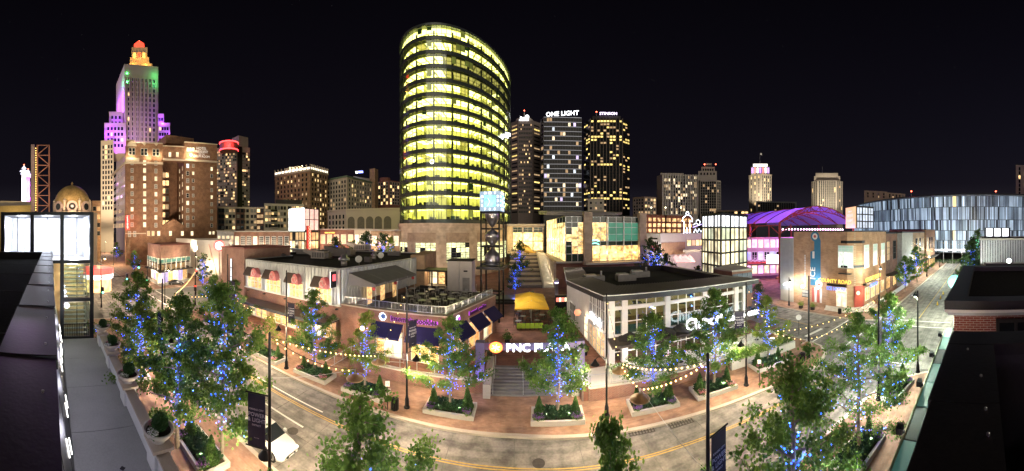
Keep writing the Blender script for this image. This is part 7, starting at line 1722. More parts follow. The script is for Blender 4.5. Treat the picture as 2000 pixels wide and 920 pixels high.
# ================================================================== left quarter
# theatre dome, lattice sign mast, far pylon
dm = thing('domed_theatre', 'golden tiled dome with round windows on the old theatre', 'building', (*W(141, 96)[:2], 0)); c = W(141, 96)
MB().lathe([(8.2, 0), (8.2, 21.0), (6.6, 21.1)], c, 8).build('drum', CREAMW, dm)
zb = ZH(404, 96)
DOME = bricks('dome_tiles', (.36, .26, .10), (.46, .34, .15), (.2, .14, .06), .5, .35, 'wall', .5, .03, .3)
MB().lathe([(5.9 * cos(t * pi / 24), zb + .3 + 6.6 * sin(t * pi / 24)) for t in range(12)] + [(.3, zb + 6.95), (.4, zb + 7.5), (.05, zb + 8.1)], c, 24).build('dome', DOME, dm, True)
for k in range(8):
    a = math.atan2(-c.y, -c.x) + (k - 3.5) * pi / 4 + pi / 8; p = c + Vector((cos(a), sin(a), 0)) * 5.6; n = Vector((cos(a), sin(a), 0))
    disc(p + Vector((0, 0, zb - .3)), n, 1.75, .55).build('oculus_surround', pbr('pink_stone', (.50, .38, .34), .8), dm); disc(p + n * .56 + Vector((0, 0, zb - .3)), n, 1.05, .06).build('oculus_pane', PGLASS, dm)
    q = c + Vector((cos(a + pi / 8), sin(a + pi / 8), 0)) * 6.0; MB().lathe([(.45, zb - 1.5), (.4, zb + 1.2), (.6, zb + 1.4), (.05, zb + 2.2)], q, 8).build('finial', CREAMW, dm)
for px in (120, 141, 162): p = W(px, 84); light('dome_flood', 'POINT', (*p[:2], 23.2), 900, (1, .68, .42), dm, .4)
mt = thing('lattice_mast', 'rust red lattice sign mast with amber bulbs on the left', 'mast', (*W(79, 78)[:2], 0)); zt = ZH(283, 78); A, B = W(64, 78), W(96, 78); LAT = pbr('lattice_red', (.30, .15, .10), .6, .2)
for px, w in ((73, .35), (96, .35)): p = W(px, 78); MB().bar((*p[:2], 0), (*p[:2], zt), w).build('upright', LAT, mt)
p = W(64, 78); MB().bar((*p[:2], 0), (*p[:2], zt), .9).build('sign_blade', pbr('dull_blade', (.32, .26, .24), .7), mt)
nb_ = 9
for k in range(nb_):
    z0_, z1_ = 14 + (zt - 14) * k / nb_, 14 + (zt - 14) * (k + 1) / nb_; a, b_ = W(73, 78), W(96, 78)
    if k % 2: a, b_ = b_, a
    MB().bar((*a[:2], z0_), (*b_[:2], z1_), .2).build('diagonal', LAT, mt); MB().bar((*W(73, 78)[:2], z1_ - .1), (*W(96, 78)[:2], z1_ - .1), .2).build('rung', LAT, mt)
AMB = em('bulb_amber', (1, .6, .15), 6)
for k in range(28): p = W(70, 77.5); MB().octa((*p[:2], 20 + k * .62), .12).build('bulb', AMB, mt)
light('mast_glow', 'POINT', (*W(82, 74)[:2], 24), 300, (1, .6, .4), mt, .5); light('mast_glow', 'POINT', (*W(82, 74)[:2], 34), 260, (1, .6, .4), mt, .5)
for nm, lb, px, r, py, c_ in (('pylon', 'tall white lit pylon with crown sculpture at far left', 47, 420, 340, (.9, .85, 1)), ('pylon', 'violet lit pylon behind the white one at far left', 55, 470, 346, (.7, .1, 1))):
    t = thing(nm, lb, 'pylon', (*W(px, r)[:2], 0)); p = W(px, r); z = ZH(py, r); MB().box(p.x - 3, p.y - 3, 0, p.x + 3, p.y + 3, z).build('shaft', GREYM, t)
    MB().lathe([(5.5, z), (3, z + 2), (6.5, z + 4), (1.2, z + 6), (3.5, z + 8), (.4, z + 12)], p, 10).build('crown', em('pylon_crown', (.8, .8, .95), .8), t); MB().octa((p.x, p.y, z + 13), 1.1).build('beacon', em('beacon_red', (1, .1, .05), 8), t)
    light('pylon_flood', 'POINT', (p.x + 14, p.y + 2, ZH(385, r)), 90000, c_, t, 1); light('pylon_flood', 'POINT', (p.x + 12, p.y + 2, ZH(360, r)), 50000, c_, t, 1)
t = thing('convention_hall', 'long low hall roof behind the white stair lantern', 'building', (*W(20, 170)[:2], 0))
P, Q = W(-14, 175), W(62, 168); MB().prism(ccw([tuple(v[:2]) for v in (P, Q, Q * 1.2, P * 1.2)]), 0, ZH(402, 172)).build('wall', pbr('olive_wall', (.26, .21, .10), .8), t); MB().prism(ccw([tuple(v[:2]) for v in (P * 1.02, Q * 1.02, Q * 1.15, P * 1.15)]), ZH(402, 172), [ZH(390, 172), ZH(394, 172), ZH(390, 172), ZH(386, 172)]).build('roof', GREYM, t)
light('hall_wash', 'POINT', (*W(20, 160)[:2], 22), 6000, (1, .7, .3), t, 1)
t, V, zt = block('street_block', 'orange lit masonry block at the end of the left street', [(180, 150), (197, 150)], 392, TANW, 20); light('block_wash', 'POINT', (*W(190, 138)[:2], 16), 4500, (1, .6, .25), t, .6); win_grid(t, V[0], V[1], zt - 2, 12, 2, 4, 1.6, 2.2, OFFW, [(PDIM, 1), (PGLASS, 1)])
# pale slab in front of the art deco tower
t, V, zt = block('street_tower_base', 'pale stone lower block between hotel and art deco tower', [(197, 215), (222, 212)], 275, CREAMW, 14); win_grid(t, V[0], V[1], zt - 3, 30, 4, 13, 1.3, 2.4, OFFW, [(PGLASS, 5), (PWARM, .5)], (.08, .95), .15); light('facade_wash', 'SPOT', (*W(205, 150)[:2], 10), 260000, (1, .75, .5), t, 1.5, (*W(209, 213)[:2], 50), 50)
# corner shop across the side street on the left
cn = thing('corner_shop', 'two storey corner shop with pale roof band and balcony, left crossing', 'building', (-80, 34, 0))
A, B, C = Vector((-74.7, 28.7, 0)), Vector((-80.2, 40.4, 0)), Vector((-87.5, 29.4, 0)); bkp = Vector((-93, 42, 0))
PB = bricks('salmon_brick', (.34, .19, .15), (.40, .23, .18), (.42, .34, .3), .5, .17)
fpq = ccw([tuple(v[:2]) for v in (A, B, bkp, C)])
MB().prism(fpq, 7.6, 11.1).build('upper_wall', PB, cn); MB().prism(inset(fpq, 1.2), .1, 7.6).build('core', pbr('warm_wall', (.62, .46, .28), .8), cn); parapet(inset(fpq, -.05), 11.1, 11.4, .4).build('coping', pbr('red_coping', (.22, .07, .06), .5), cn)
MB().prism(inset(fpq, -.8), 3.9, 4.2).build('canopy', DARK, cn); MB().prism(inset(fpq, -.1), 5.9, 6.1).build('balcony_slab', DARK, cn)
MB().prism(ccw([(-86, 46), (-76.5, 52), (-100, 70), (-112, 50)]), 0, 12.2).build('rear_wing', WHITEP, cn)
for P, Q, k in ((A, B, 6), (C, A, 5)):
    d, n, L = facing(P, Q)
    for i in range(k):
        c = P + d * (L * (i + .5) / k); place_win(win_mesh(L / k - .3, 2.9, WHITEP, .12, (1, 0)), (PPALE, em('pane_violet', (.35, .3, .9), .6, vary=.4), DINER)[i % 3], (*(c - n * 1.15)[:2], 2.2), n, cn, 'shop_window'); place_win(win_mesh(L / k - .3, 1.3, WHITEP, .12, (2, 0)), PPALE if i % 2 else CREAM, (*(c - n * 1.15)[:2], 6.9), n, cn)
    MB().bar((*(P + n * .02)[:2], .5), (*(Q + n * .02)[:2], .5), .2, .8).build('plinth', CONC, cn)
    for i in range(k + 1): c = P + d * (L * i / k); MB().bar((*c[:2], 4.2), (*c[:2], 7.6), .3).build('post', WHITEP, cn)
    MB().bar((*(P + n * .1)[:2], 6.9), (*(Q + n * .1)[:2], 6.9), .05, .9).build('balcony_rail', TEAL, cn)
    c = (P + Q) / 2 + n * 1.5; light('shop_lamp', 'POINT', (*c[:2], 3.4), 800, (1, .85, .6), cn, .3); light('shop_lamp', 'POINT', (*(c + n)[:2], 8.4), 220, (1, .7, .5), cn, .3)
# brick link with black screen between corner shop and stair tower
lk = thing('brick_link', 'brick terrace building with black squiggle screen by the round sign', 'building', (-70, 60, 0)); P, Q = W(384, 100), W(440, 96); d, n, L = facing(P, Q)
MB().prism(ccw([tuple(v[:2]) for v in (P, Q, Q * 1.2, P * 1.2)]), 0, ZH(490, 98)).build('wall', REDBR, lk); a, b_ = face_px([P, Q], 406) + n * .15, face_px([P, Q], 434) + n * .15; MB().bar((*a[:2], ZH(504, 97)), (*b_[:2], ZH(504, 97)), .2, 3.8).build('black_screen', BLACK, lk)
random.seed(31)
for k in range(9):
    u = (k + .5) / 9; c = a.lerp(b_, u) + n * .14; z = ZH(504, 97); pts = [c + d * random.uniform(-.5, .5) + Vector((0, 0, z + random.uniform(-1.5, 1.5))) for _ in range(5)]; MB().tube(pts, .06, 4).build('squiggle', WHITEP, lk)
for k in range(7): c = face_px([P, Q], 390 + k * 7.5) + n * .05; place_win(win_mesh(2.0, 2.6, WHITEP, .12, (1, 1)), DINER, (*c[:2], ZH(528, 97)), n, lk)
light('link_lamp', 'POINT', (*(face_px([P, Q], 420) + n * 4)[:2], 4), 900, (1, .65, .35), lk, .3)
# round red sign on crossed poles
rs = thing('round_sign', 'round red neon sign on crossed pale poles beside the brick stair tower', 'sign', (*W(428, 60)[:2], PZ)); c = W(428, 60); u = Vector((cos(AZ(428)), -sin(AZ(428)), 0)); n = -c.normalized(); zc = ZH(480, 60)
disc(c + Vector((0, 0, zc)), n, .85, .12, 28).build('dial', em('dial_cream', (1, .72, .6), 1.4), rs); MB().tube([c + n * .1 + u * (1.0 * cos(t * pi / 16)) + Vector((0, 0, zc + 1.0 * sin(t * pi / 16))) for t in range(33)], .09, 5).build('neon_ring', REDN, rs)
for s0, s1 in ((-.9, .55), (.9, -.55), (.0, .1)): MB().tube([c + u * (s0 * 2.0) + Vector((0, .4 * s0, zc + .3)), c + u * (s1 * 1.6) + Vector((0, 0, PZ))], .13, 8).build('pole', pbr('pale_pole', (.6, .48, .42), .5), rs)
light('red_glow', 'POINT', c + n * 1.5 + Vector((0, 0, zc)), 160, (1, .1, .1), rs, .3)
# mid-distance brick row behind the restaurant roof
rowb = [('white_shop', 'white panel shop block with arched windows behind the restaurant roof', 424, 457, 112, 114, 452, pbr('white_panel', (.60, .57, .58), .7), 4, PPALE), ('brick_store', 'brown brick store with white framed windows behind the restaurant roof', 457, 566, 110, 106, 453, bricks('store_brick', (.24, .12, .085), (.29, .15, .105), (.33, .26, .22), .5, .17), 9, PGLASS),
        ('brick_market', 'red brick market with gold lettering right of the video screen', 624, 692, 104, 100, 449, REDBR, 5, PDIM), ('pale_gallery', 'small pale gallery block above the restaurant roof', 692, 724, 99, 97, 449, CREAMW, 3, PGLASS), ('rosy_hall', 'warm lit brick hall next to the tower base', 724, 781, 97, 95, 451, TANBR, 4, PDIM)]
for nm, lb, a, b_, ra, rb_, top, m_, k, pn in rowb:
    t, V, zt = block(nm, lb, [(a, ra), (b_, rb_)], top, m_, 14, cap=(.4, CONC)); d, n, L = facing(V[0], V[1])
    for i in range(k):
        c = V[0] + d * (L * (i + .5) / k) + n * .02; lit = pn if (i * 7) % 3 else random.choice((PPALE, CREAM, pn)); place_win(win_mesh(min(1.9, L / k * .6), 3.0, WHITEP, .12, (2, 3)), lit, (*c[:2], zt - 3.2), n, t)
        if i % 2 == 0: light('shop_lamp', 'POINT', (*(c + n * 3)[:2], zt - 4.5), 330, (1, .78, .52), t, .3)
    if nm == 'brick_market':
        for a2, b2 in ((.16, .27), (.29, .33), (.35, .45)): MB().bar((*(V[0].lerp(V[1], a2) + n * .1)[:2], zt - 1.0), (*(V[0].lerp(V[1], b2) + n * .1)[:2], zt - 1.0), .08, .42).build('gold_word', em('gold_letter', (1, .6, .15), 1), t)
# video lantern
vl = thing('video_lantern', 'glass corner tower with bright video screen and red vertical neon', 'building', (*W(594, 98)[:2], 0)); P, C, Q = W(566, 104), W(595, 98), W(622, 103); zt, zm = ZH(406, 98), ZH(451, 98)
MB().prism(ccw([tuple(v[:2]) for v in (P, C, Q, Q * 1.08, P * 1.08)]), 0, zt - .1).build('core', DARK, vl)
d, n, L = facing(P, C); c = (P + C) / 2 + n * .25; MB().bar((*(P + n * .25)[:2], (zt + zm) / 2), (*(C + n * .25)[:2], (zt + zm) / 2), .3, zt - zm).build('video_screen', em('video_pale', (.92, 1, .98), 2.4), vl)
sk = MB(); 
for k in range(6): x = L * (.42 + .09 * k); h = (1.5, 3.0, 4.2, 2.4, 3.2, 1.8)[k]; q = P + d * x + n * .43; sk.bar((*q[:2], zm + .3), (*q[:2], zm + .3 + h), .7, .04, n)
tag(sk.build('screen_picture', em('video_blue', (.45, .85, 1), 1.8), vl), kind='stuff')
win_grid(vl, P, C, zm - .3, 3, 5, 4, L / 5 - .3, 2.5, BLACK, [(PDIM, 2), (PPALE, 1), (PGLASS, 1)], (0, 1), .12, (1, 0)); L2_ = (Q - C).length
win_grid(vl, C, Q, zt - .2, zm + .2, 3, 2, L2_ / 3 - .3, 3.4, BLACK, [(em('pane_rose', (1, .62, .55), .5, vary=.3), 1)], (0, 1), .12); win_grid(vl, C, Q, zm - .3, 3, 4, 4, L2_ / 4 - .3, 2.5, BLACK, [(PDIM, 2), (PPALE, 1)], (0, 1), .12, (1, 0))
d, n, L = facing(C, Q); q = C + n * .9 + d * .6; MB().bar((*q[:2], ZH(488, 98)), (*q[:2], ZH(441, 98)), .4, 1.3, d).build('neon_blade', pbr('sign_dark_red', (.25, .02, .02), .6), vl)
for k in range(7): MB().tube([q + n * .8 + d * (.42 * cos(t * pi / 6)) + Vector((0, 0, ZH(445 + k * 6.4, 98) + .45 * sin(t * pi / 6))) for t in range(13)], .08, 4).build('neon_ring', em('neon_coral', (1, .16, .10), 4), vl)
for py in (450, 478): light('neon_glow', 'POINT', (*(q + n * 2)[:2], ZH(py, 98)), 260, (1, .08, .06), vl, .3)
light('screen_glow', 'POINT', (*(c + facing(P, C)[1] * 3)[:2], ZH(428, 98)), 500, (.9, 1, .97), vl, .6)
# ================================================================== trees and planting
BARK = pbr('bark', (.16, .13, .10), .9, 0, .3, 6, .4)
LG = leafmat('leaf_green', (.050, .120, .022), (.145, .245, .045), .42); LY = leafmat('leaf_yellow_green', (.10, .16, .02), (.21, .28, .04), .42); LD = leafmat('leaf_dark', (.03, .065, .02), (.07, .12, .035))
BLUE = em('led_blue', (.008, .07, 1.0), 7); BLUEW = em('led_blue_pale', (.06, .20, 1.0), 9)
def rnd(s_): return random.uniform(-s_, s_)
def leaf(mb, p, s_):
    a = Vector((rnd(1), rnd(1), rnd(.7))).normalized(); b_ = a.cross(Vector((rnd(1), rnd(1), rnd(1)))).normalized() * s_ * .55; a = a * s_
    mb.add([p - a * .5, p + b_, p + a * .6, p - b_], [(0, 1, 2, 3)])
def make_tree(seed, h=9.0, rad=2.1, limbs=30, mat=LG, leaves=34, ls=.15, low=.2, power=.75, lights=True, col_=None, clump=.34):
    random.seed(seed)
    t = thing('street_tree', '', 'tree', (0, 0, 0), None, True)
    pts = [Vector((0, 0, 0))]
    for i in range(1, 9): pts.append(Vector((pts[-1].x + rnd(.07), pts[-1].y + rnd(.07), h * .97 * i / 8)))
    def tz(z):
        f = min(7.999, max(0, z / (h * .97) * 8)); i = int(f); return pts[i].lerp(pts[i + 1], f - i)
    tr = MB().tube(pts, [.13 * h / 9 * (1 - .085 * i * 1.2) + .012 for i in range(9)], 8)
    cr = MB(); bl = MB(); bw = MB(); spots = []
    for k in range(limbs):
        f = (k + .5) / limbs; z = h * (low + (.97 - low) * f ** 1.05); a = k * 2.39996 + rnd(.35)
        L = rad * (1 - f) ** power * random.uniform(.55, 1.22) + .22
        rise = random.uniform(.25, .75); p0 = tz(z); d = Vector((cos(a), sin(a), 0)); pl = [p0]
        ns = max(3, int(L / .34))
        for j in range(1, ns + 1): u = j / ns; pl.append(p0 + d * (L * u) + Vector((rnd(.06), rnd(.06), L * rise * u ** 1.25 + rnd(.05))))
        tr.tube(pl, [max(.006, .035 * h / 9 * (1 - i / (ns + .4)) + .006) for i in range(ns + 1)], 5, False)
        for j in range(1, ns + 1):
            if j / ns < .42 and f < .82: continue
            cl = clump * random.uniform(.7, 1.25) * (1.12 - .35 * f); q = pl[j] + Vector((rnd(.16), rnd(.16), rnd(.1) + .05))
            for _ in range(int(leaves * random.uniform(.5, 1.2) * (1.15 - .6 * f))):
                v = Vector((random.gauss(0, .5), random.gauss(0, .5), random.gauss(0, .38))) * cl; leaf(cr, q + v, ls * random.uniform(.7, 1.25))
            if random.random() < .5:      # side twig
                s2 = pl[j] + d.cross(Vector((0, 0, 1))) * rnd(.75) + Vector((0, 0, rnd(.25)))
                tr.tube([pl[j], s2], [.012, .006], 4, False)
                for _ in range(int(leaves * .7)): leaf(cr, s2 + Vector((random.gauss(0, .5), random.gauss(0, .5), random.gauss(0, .4))) * cl * .9, ls * random.uniform(.7, 1.2))
        if k % 4 != 3 and f < .85: spots += [pl[j] for j in range(0, ns, 1)]
    for _ in range(int(leaves * 1.6)): leaf(cr, tz(h * random.uniform(.84, 1.0)) + Vector((random.gauss(0, .16), random.gauss(0, .16), random.gauss(0, .12))), ls)
    tr.build('trunk', BARK, t); tag(cr.build('crown', mat, t), kind='stuff')
    if lights:
        for i in range(46):
            z = h * (.16 + .62 * i / 46); p = tz(z); a = i * 2.1; (bl if i % 4 else bw).octa(p + Vector((.13 * cos(a), .13 * sin(a), 0)) + Vector((rnd(.1), rnd(.1), 0)), .032)
        for p in spots:
            for _ in range(random.choice((1, 1, 2))): (bl if random.random() < .8 else bw).octa(p + Vector((rnd(.2), rnd(.2), rnd(.16) - .05)), .033)
        tag(bl.build('string_lights', col_ or BLUE, t), kind='stuff'); tag(bw.build('pale_string_lights', BLUEW if not col_ else col_, t), kind='stuff')
        for z in (.3, .48, .66): p = tz(h * z); light('string_glow', 'POINT', p + Vector((.25, -.25, 0)), 40 if not col_ else 40, (.05, .18, 1) if not col_ else (.05, 1, .3), t, .1)
    return t
TA = make_tree(3, 9, 3.6, 31, LG, 104, .125, .2, .95, clump=.42); TBm = make_tree(8, 9, 3.4, 30, LG, 104, .125, .2, 1.05, clump=.42); TCm = make_tree(15, 9, 3.8, 33, LG, 104, .125, .16, .95, clump=.42); TD = make_tree(21, 9, 3.0, 29, LY, 80, .12, .22, .95, clump=.4); TE = make_tree(27, 9, 3.9, 30, LG, 105, .10, .15, .95, clump=.40)
TS_ = make_tree(33, 4.6, 1.2, 20, LY, 20, .12, .3, .8, False); TBk = make_tree(39, 9, 2.6, 40, LD, 34, .22, .12, .5); TGn = make_tree(45, 7, 1.5, 24, LG, 24, .16, .15, .7, True, em('led_green', (.02, 1, .25), 5)); TX = make_tree(51, 6, 1.8, 26, LD, 30, .17, .12, .6)
GT = 'street trees with blue string lights'
TREES = [ # proto, x, y, height scale, rotation, label
    (TA, -40.0, 24.4, 8.2, .4, 'blue lit tree nearest the brick stair tower on the far pavement'), (TBm, -34.5, 24.6, 8.0, 1.9, 'blue lit tree in front of the first awning windows'),
    (TBm, -19.4, 23.8, 8.9, .2, 'blue lit tree in front of the ribbed steel corner'), (TD, -13.4, 23.8, 7.6, 2.2, 'yellow green tree in front of the cookie shop doors'), (TA, -5.5, 24.0, 7.9, 1.1, 'blue lit tree just left of the stair'),
    (TBm, 3.2, 23.4, 8.8, 3.0, 'blue lit tree just right of the stair, before the lit sign'), (TA, 11.2, 22.7, 8.0, 4.2, 'blue lit tree before the patio of the columned restaurant'), (TCm, 17.1, 21.9, 9.4, .9, 'tall blue lit tree before the big white letters'), (TD, 24.8, 21.9, 7.8, 5.1, 'yellow green tree at the right end of the patio'),
    (TCm, -30.0, 8.7, 10.6, 2.6, 'big blue lit tree beside the far end of the left terrace'), (TD, -26.5, 8.2, 8.2, 5.0, 'green tree low beside the terrace planters'), (TCm, -18.6, 8.4, 10.6, .3, 'big blue lit tree behind the nearest planter bowl'), (TA, -16.4, 10.6, 11.6, 3.7, 'tall blue lit tree right of the nearest planter bowl'),
    (TE, -4.6, 7.7, 9.9, 1.2, 'dark near tree at the bottom edge left of centre'), (TBm, 2.4, 7.6, 9.9, 2.9, 'slim near tree top at the bottom edge below the stair'), (TE, 8.0, 6.0, 10.7, .5, 'dark near tree with blue lights at the lower right'), (TE, 18.1, 8.0, 9.6, 2.2, 'wide dark blue lit tree before the grey banner'), (TCm, 28.1, 9.2, 8.8, 4.0, 'blue lit tree by the curved lamp post at the crossing'),
    (TCm, 71.0, 19.0, 8.8, .6, 'blue lit tree before the tavern patio on the right street'), (TCm, 84.8, 19.0, 10.5, 2.8, 'second blue lit tree along the right street shops'), (TBk, 62.0, 3.2, 10.5, .7, 'dark tree nearest on the south side of the right street'), (TBk, 74.0, 3.0, 12.5, 2.7, 'tall dark tree further along the right street south side'), (TBk, 92.0, 2.6, 13.2, 4.1, 'tallest dark tree toward the arena'), (TGn, 101.0, 2.2, 15.5, .2, 'tree with green string lights before the arena'),
    (TX, -.46, 66.0, 6.4, 1.4, 'small blue lit plaza tree behind the clock tower'), (TX, .6, 82.0, 11.0, 4.0, 'small dark tree on the stepped seating'), (TX, 35.5, 33.5, 6.4, 3.3, 'slim blue lit tree at the court entrance'),
    (TS_, -26.0, 23.4, 4.9, 1.0, 'small yellow green sapling between two blue lit trees'), (TBm, *W(228, 150)[:2], 9.5, 2.0, 'green tree far along the hotel side of the left street'), (TBm, *W(262, 105)[:2], 8.2, 3.5, 'green tree beside the corner shop at the left crossing'), (TX, *W(396, 78)[:2], 9.0, .5, 'blue lit tree before the brick link with black screen'),
    (TX, *W(1272, 72)[:2], 12.0, 1.2, 'green tree beside the right stone pylon'), (TX, *W(1286, 70)[:2], 10.4, 2.4, 'blue lit tree in front of the white shop block'), (TX, *W(1300, 68)[:2], 9.6, 3.8, 'blue lit tree left of the pink awnings'), (TX, *W(1312, 64)[:2], 8.0, 5.2, 'bushy green tree below the pink awnings'), (TX, *W(1365, 58)[:2], 8.0, .9, 'blue lit tree at the foot of the glass lantern'),
    (TX, *W(657, 88)[:2], 13.0, 1.8, 'dark blue lit tree left of the small pale gallery'), (TX, *W(690, 86)[:2], 12.0, 3.1, 'blue lit tree above the restaurant roof, nearest the market'), (TX, *W(715, 84)[:2], 13.5, 4.6, 'blue lit tree before the small pale gallery'), (TX, *W(747, 82)[:2], 13.0, .2, 'bright green tree before the warm brick hall'), (TD, *W(762, 80)[:2], 12.5, 2.5, 'yellow green tree next to the tower base')]
for pr, x, y, h, rz, lb in TREES:
    base = {TA: 9, TBm: 9, TCm: 9, TD: 9, TE: 9, TS_: 4.6, TBk: 9, TGn: 7, TX: 6}[pr]; sc = h / base
    hs = min(1.15, max(.85, sc)) if pr not in (TBk, TX, TGn) else sc * .9
    if 'slim near' in lb: hs = .62
    z = PZ if y > 60 and abs(x) < 45 else .13
    inst(pr, USED, lb, (x, y, z - .02), rz, (hs, hs, sc), GT if pr not in (TS_, TBk) else None)
# blue glow of the light strings on the foliage of the nearer trees
def make_cone(seed, h=1.5, r=.42, m=LG):
    random.seed(seed); t = thing('conical_shrub', '', 'shrub', (0, 0, 0), None, True)
    MB().lathe([(r * .8, .08), (r * .62, h * .4), (.05, h * .95)], (0, 0, 0), 9).build('core', LD, t); f = MB()
    for _ in range(900): z = random.random() ** 1.3 * h; a = rnd(pi); q = r * (1 - z / h) ** .8 * random.uniform(.8, 1.12) + .02; leaf(f, Vector((q * cos(a), q * sin(a), z + .05)), .09)
    tag(f.build('foliage', m, t), kind='stuff'); MB().tube([(0, 0, 0), (0, 0, .2)], .04, 6).build('stem', BARK, t); return t
CONE = make_cone(5, 1.55, .42, leafmat('cone_leaf', (.03, .075, .015), (.07, .15, .025)))
def make_bed(seed):
    random.seed(seed); t = thing('planter_bed', '', 'planter', (0, 0, 0), None, True)
    q = [(-2.1, -1.0), (2.1, -1.0), (2.1, 1.0), (-2.1, 1.0)]
    parapet(q, 0, .36, .2).build('stone_kerb', CONC, t); MB().box(-1.9, -.8, 0, 1.9, .8, .26).build('soil', SOIL, t); f = MB()
    for x in (-.9, .9): MB().lathe([(.07, .26), (.09, .46), (.03, .47)], (x, -.45, 0), 8).build('uplight', BLACK, t); light('uplight_beam', 'SPOT', (x, -.45, .55), 360, (1, .95, .66), t, .05, (x * .35, 0, 4.5), 95)
    for _ in range(2600):
        x, y = rnd(1.75), rnd(.72); hh = .3 + .22 * (.5 + .5 * sin(x * 2.3 + 1) * cos(y * 3)); leaf(f, Vector((x, y, .26 + random.random() ** .5 * hh)), .13)
    tag(f.build('ground_cover', leafmat('juniper', (.015, .045, .018), (.04, .095, .035)), t), kind='stuff'); return t
BED = make_bed(9)
def make_flowers(seed, c_):
    random.seed(seed); t = thing('flower_clump', '', 'flowers', (0, 0, 0), None, True); f = MB(); g = MB()
    for _ in range(260): a = rnd(pi); q = random.random() ** .5 * .5; leaf(g, Vector((q * cos(a), q * .7 * sin(a), .1 + random.random() * .25)), .1)
    for _ in range(150): a = rnd(pi); q = random.random() ** .5 * .52; f.octa(Vector((q * cos(a), q * .7 * sin(a), .28 + random.random() * .18)), .035)
    tag(g.build('leaves', LG, t), kind='stuff'); tag(f.build('blossoms', pbr('blossom_' + ('pink' if c_[0] > .4 and c_[1] < .3 else 'purple' if c_[1] < .3 else 'white'), c_, .7, 0, .2), t), kind='stuff'); return t
FPK, FPU, FWH = make_flowers(2, (.55, .16, .25)), make_flowers(4, (.16, .06, .26)), make_flowers(6, (.75, .74, .70))
BEDS = [(-40, 24.4, 0, 'before the brick stair tower'), (-34.5, 24.6, 0, 'before the first awning windows'), (-26.0, 23.5, .0, 'round the yellow green sapling'), (-19.4, 23.8, .0, 'before the ribbed steel corner'), (-13.4, 23.9, 0, 'before the cookie shop doors'), (-5.5, 24, -.02, 'just left of the stair'), (3.2, 23.4, -.08, 'just right of the stair'), (11.2, 22.7, -.13, 'before the middle of the terrace wall'), (17.1, 21.9, -.15, 'below the big white letters'), (24.8, 21.9, -.18, 'at the right end of the terrace wall'),
        (-30, 8.7, 0, 'beside the far end of the left terrace'), (-17.5, 9.6, 0, 'behind the nearest planter bowl'), (18.1, 8.0, -.1, 'under the wide dark tree at lower right'), (26.5, 8.0, -.2, 'near the curved lamp post'), (-4.6, 7.7, 0, 'under the dark tree at the bottom edge'), (2.4, 7.6, 0, 'under the slim near tree'), (8.0, 6.2, 0, 'under the lower right near tree')]  # last three beds are unseen, added so their uplights reach the near trees
for i, (x, y, rz, wh) in enumerate(BEDS):
    inst(BED, USED, 'stone kerbed planting bed ' + wh, (x, y, .125), rz, 1.0, 'stone kerbed planting beds')
    for s_, sd in ((-1, 'left'), (1, 'right')):
        p = Vector((x + s_ * 1.45 * cos(rz), y + s_ * 1.45 * sin(rz), .36)); inst(CONE, USED, 'conical evergreen, %s one in bed %s' % (sd, wh), p, i + s_, random.uniform(.85, 1.15), 'conical evergreens in the beds')
        q = Vector((x + s_ * 1.5 * cos(rz) + .55 * sin(rz), y + s_ * 1.5 * sin(rz) - .62 * cos(rz), .34)); fl_ = FPK if i in (3, 9, 8, 2) else FPU
        inst(fl_, USED, '%s flowers, %s front of bed %s' % ('pink' if fl_ is FPK else 'purple', sd, wh), q, i, 1.0, 'flower clumps in the beds')
# planter bowls on the terrace wall
random.seed(77)
def make_bowl():
    t = thing('planter_bowl', '', 'planter', (0, 0, 0), None, True)
    MB().lathe([(.28, 0), (.30, .06), (.24, .12), (.5, .26), (.62, .42), (.64, .5), (.56, .5), (.5, .4), (.1, .36)], (0, 0, 0), 22).build('bowl', pbr('bowl_stone', (.42, .37, .34), .8, 0, .1, 2), t, True)
    MB().lathe([(.54, .40), (.05, .43)], (0, 0, 0), 16).build('soil', SOIL, t); return t
BOWL = make_bowl()
def make_ball():
    t = thing('topiary_ball', '', 'shrub', (0, 0, 0), None, True); f = MB(); MB().ball((0, 0, .34), .28, 2).build('core', LD, t)
    for _ in range(1500): v = Vector((random.gauss(0, 1), random.gauss(0, 1), random.gauss(0, 1))).normalized() * .34 * random.uniform(.92, 1.04); leaf(f, v + Vector((0, 0, .34)), .055)
    tag(f.build('foliage', leafmat('boxwood', (.018, .06, .015), (.04, .11, .028)), t), kind='stuff'); MB().tube([(0, 0, 0), (0, 0, .15)], .03, 6).build('stem', BARK, t); return t
BALL = make_ball(); FRD = make_flowers(12, (.42, .05, .06))
for i, (x, wh) in enumerate(zip(pier, ('nearest', 'second', 'third', 'farthest'))):
    c = Vector((x, 4.37, 6.28)); inst(BOWL, USED, 'shallow stone planter bowl, %s on the left terrace wall' % wh, c, 0, 1.05, 'stone bowls on the terrace wall'); inst(BALL, USED, 'clipped ball shrub in the %s terrace bowl' % wh, c + Vector((.05, .05, .44)), i, 1.0, 'clipped ball shrubs')
    inst(FWH, USED, 'white flowers spilling from the %s terrace bowl' % wh, c + Vector((.22, -.32, .32)), i, .6, 'white flowers in terrace bowls'); inst(FRD, USED, 'dark red leafy flowers in the %s terrace bowl' % wh, c + Vector((-.34, -.12, .34)), i, .5, 'dark red flowers in terrace bowls')
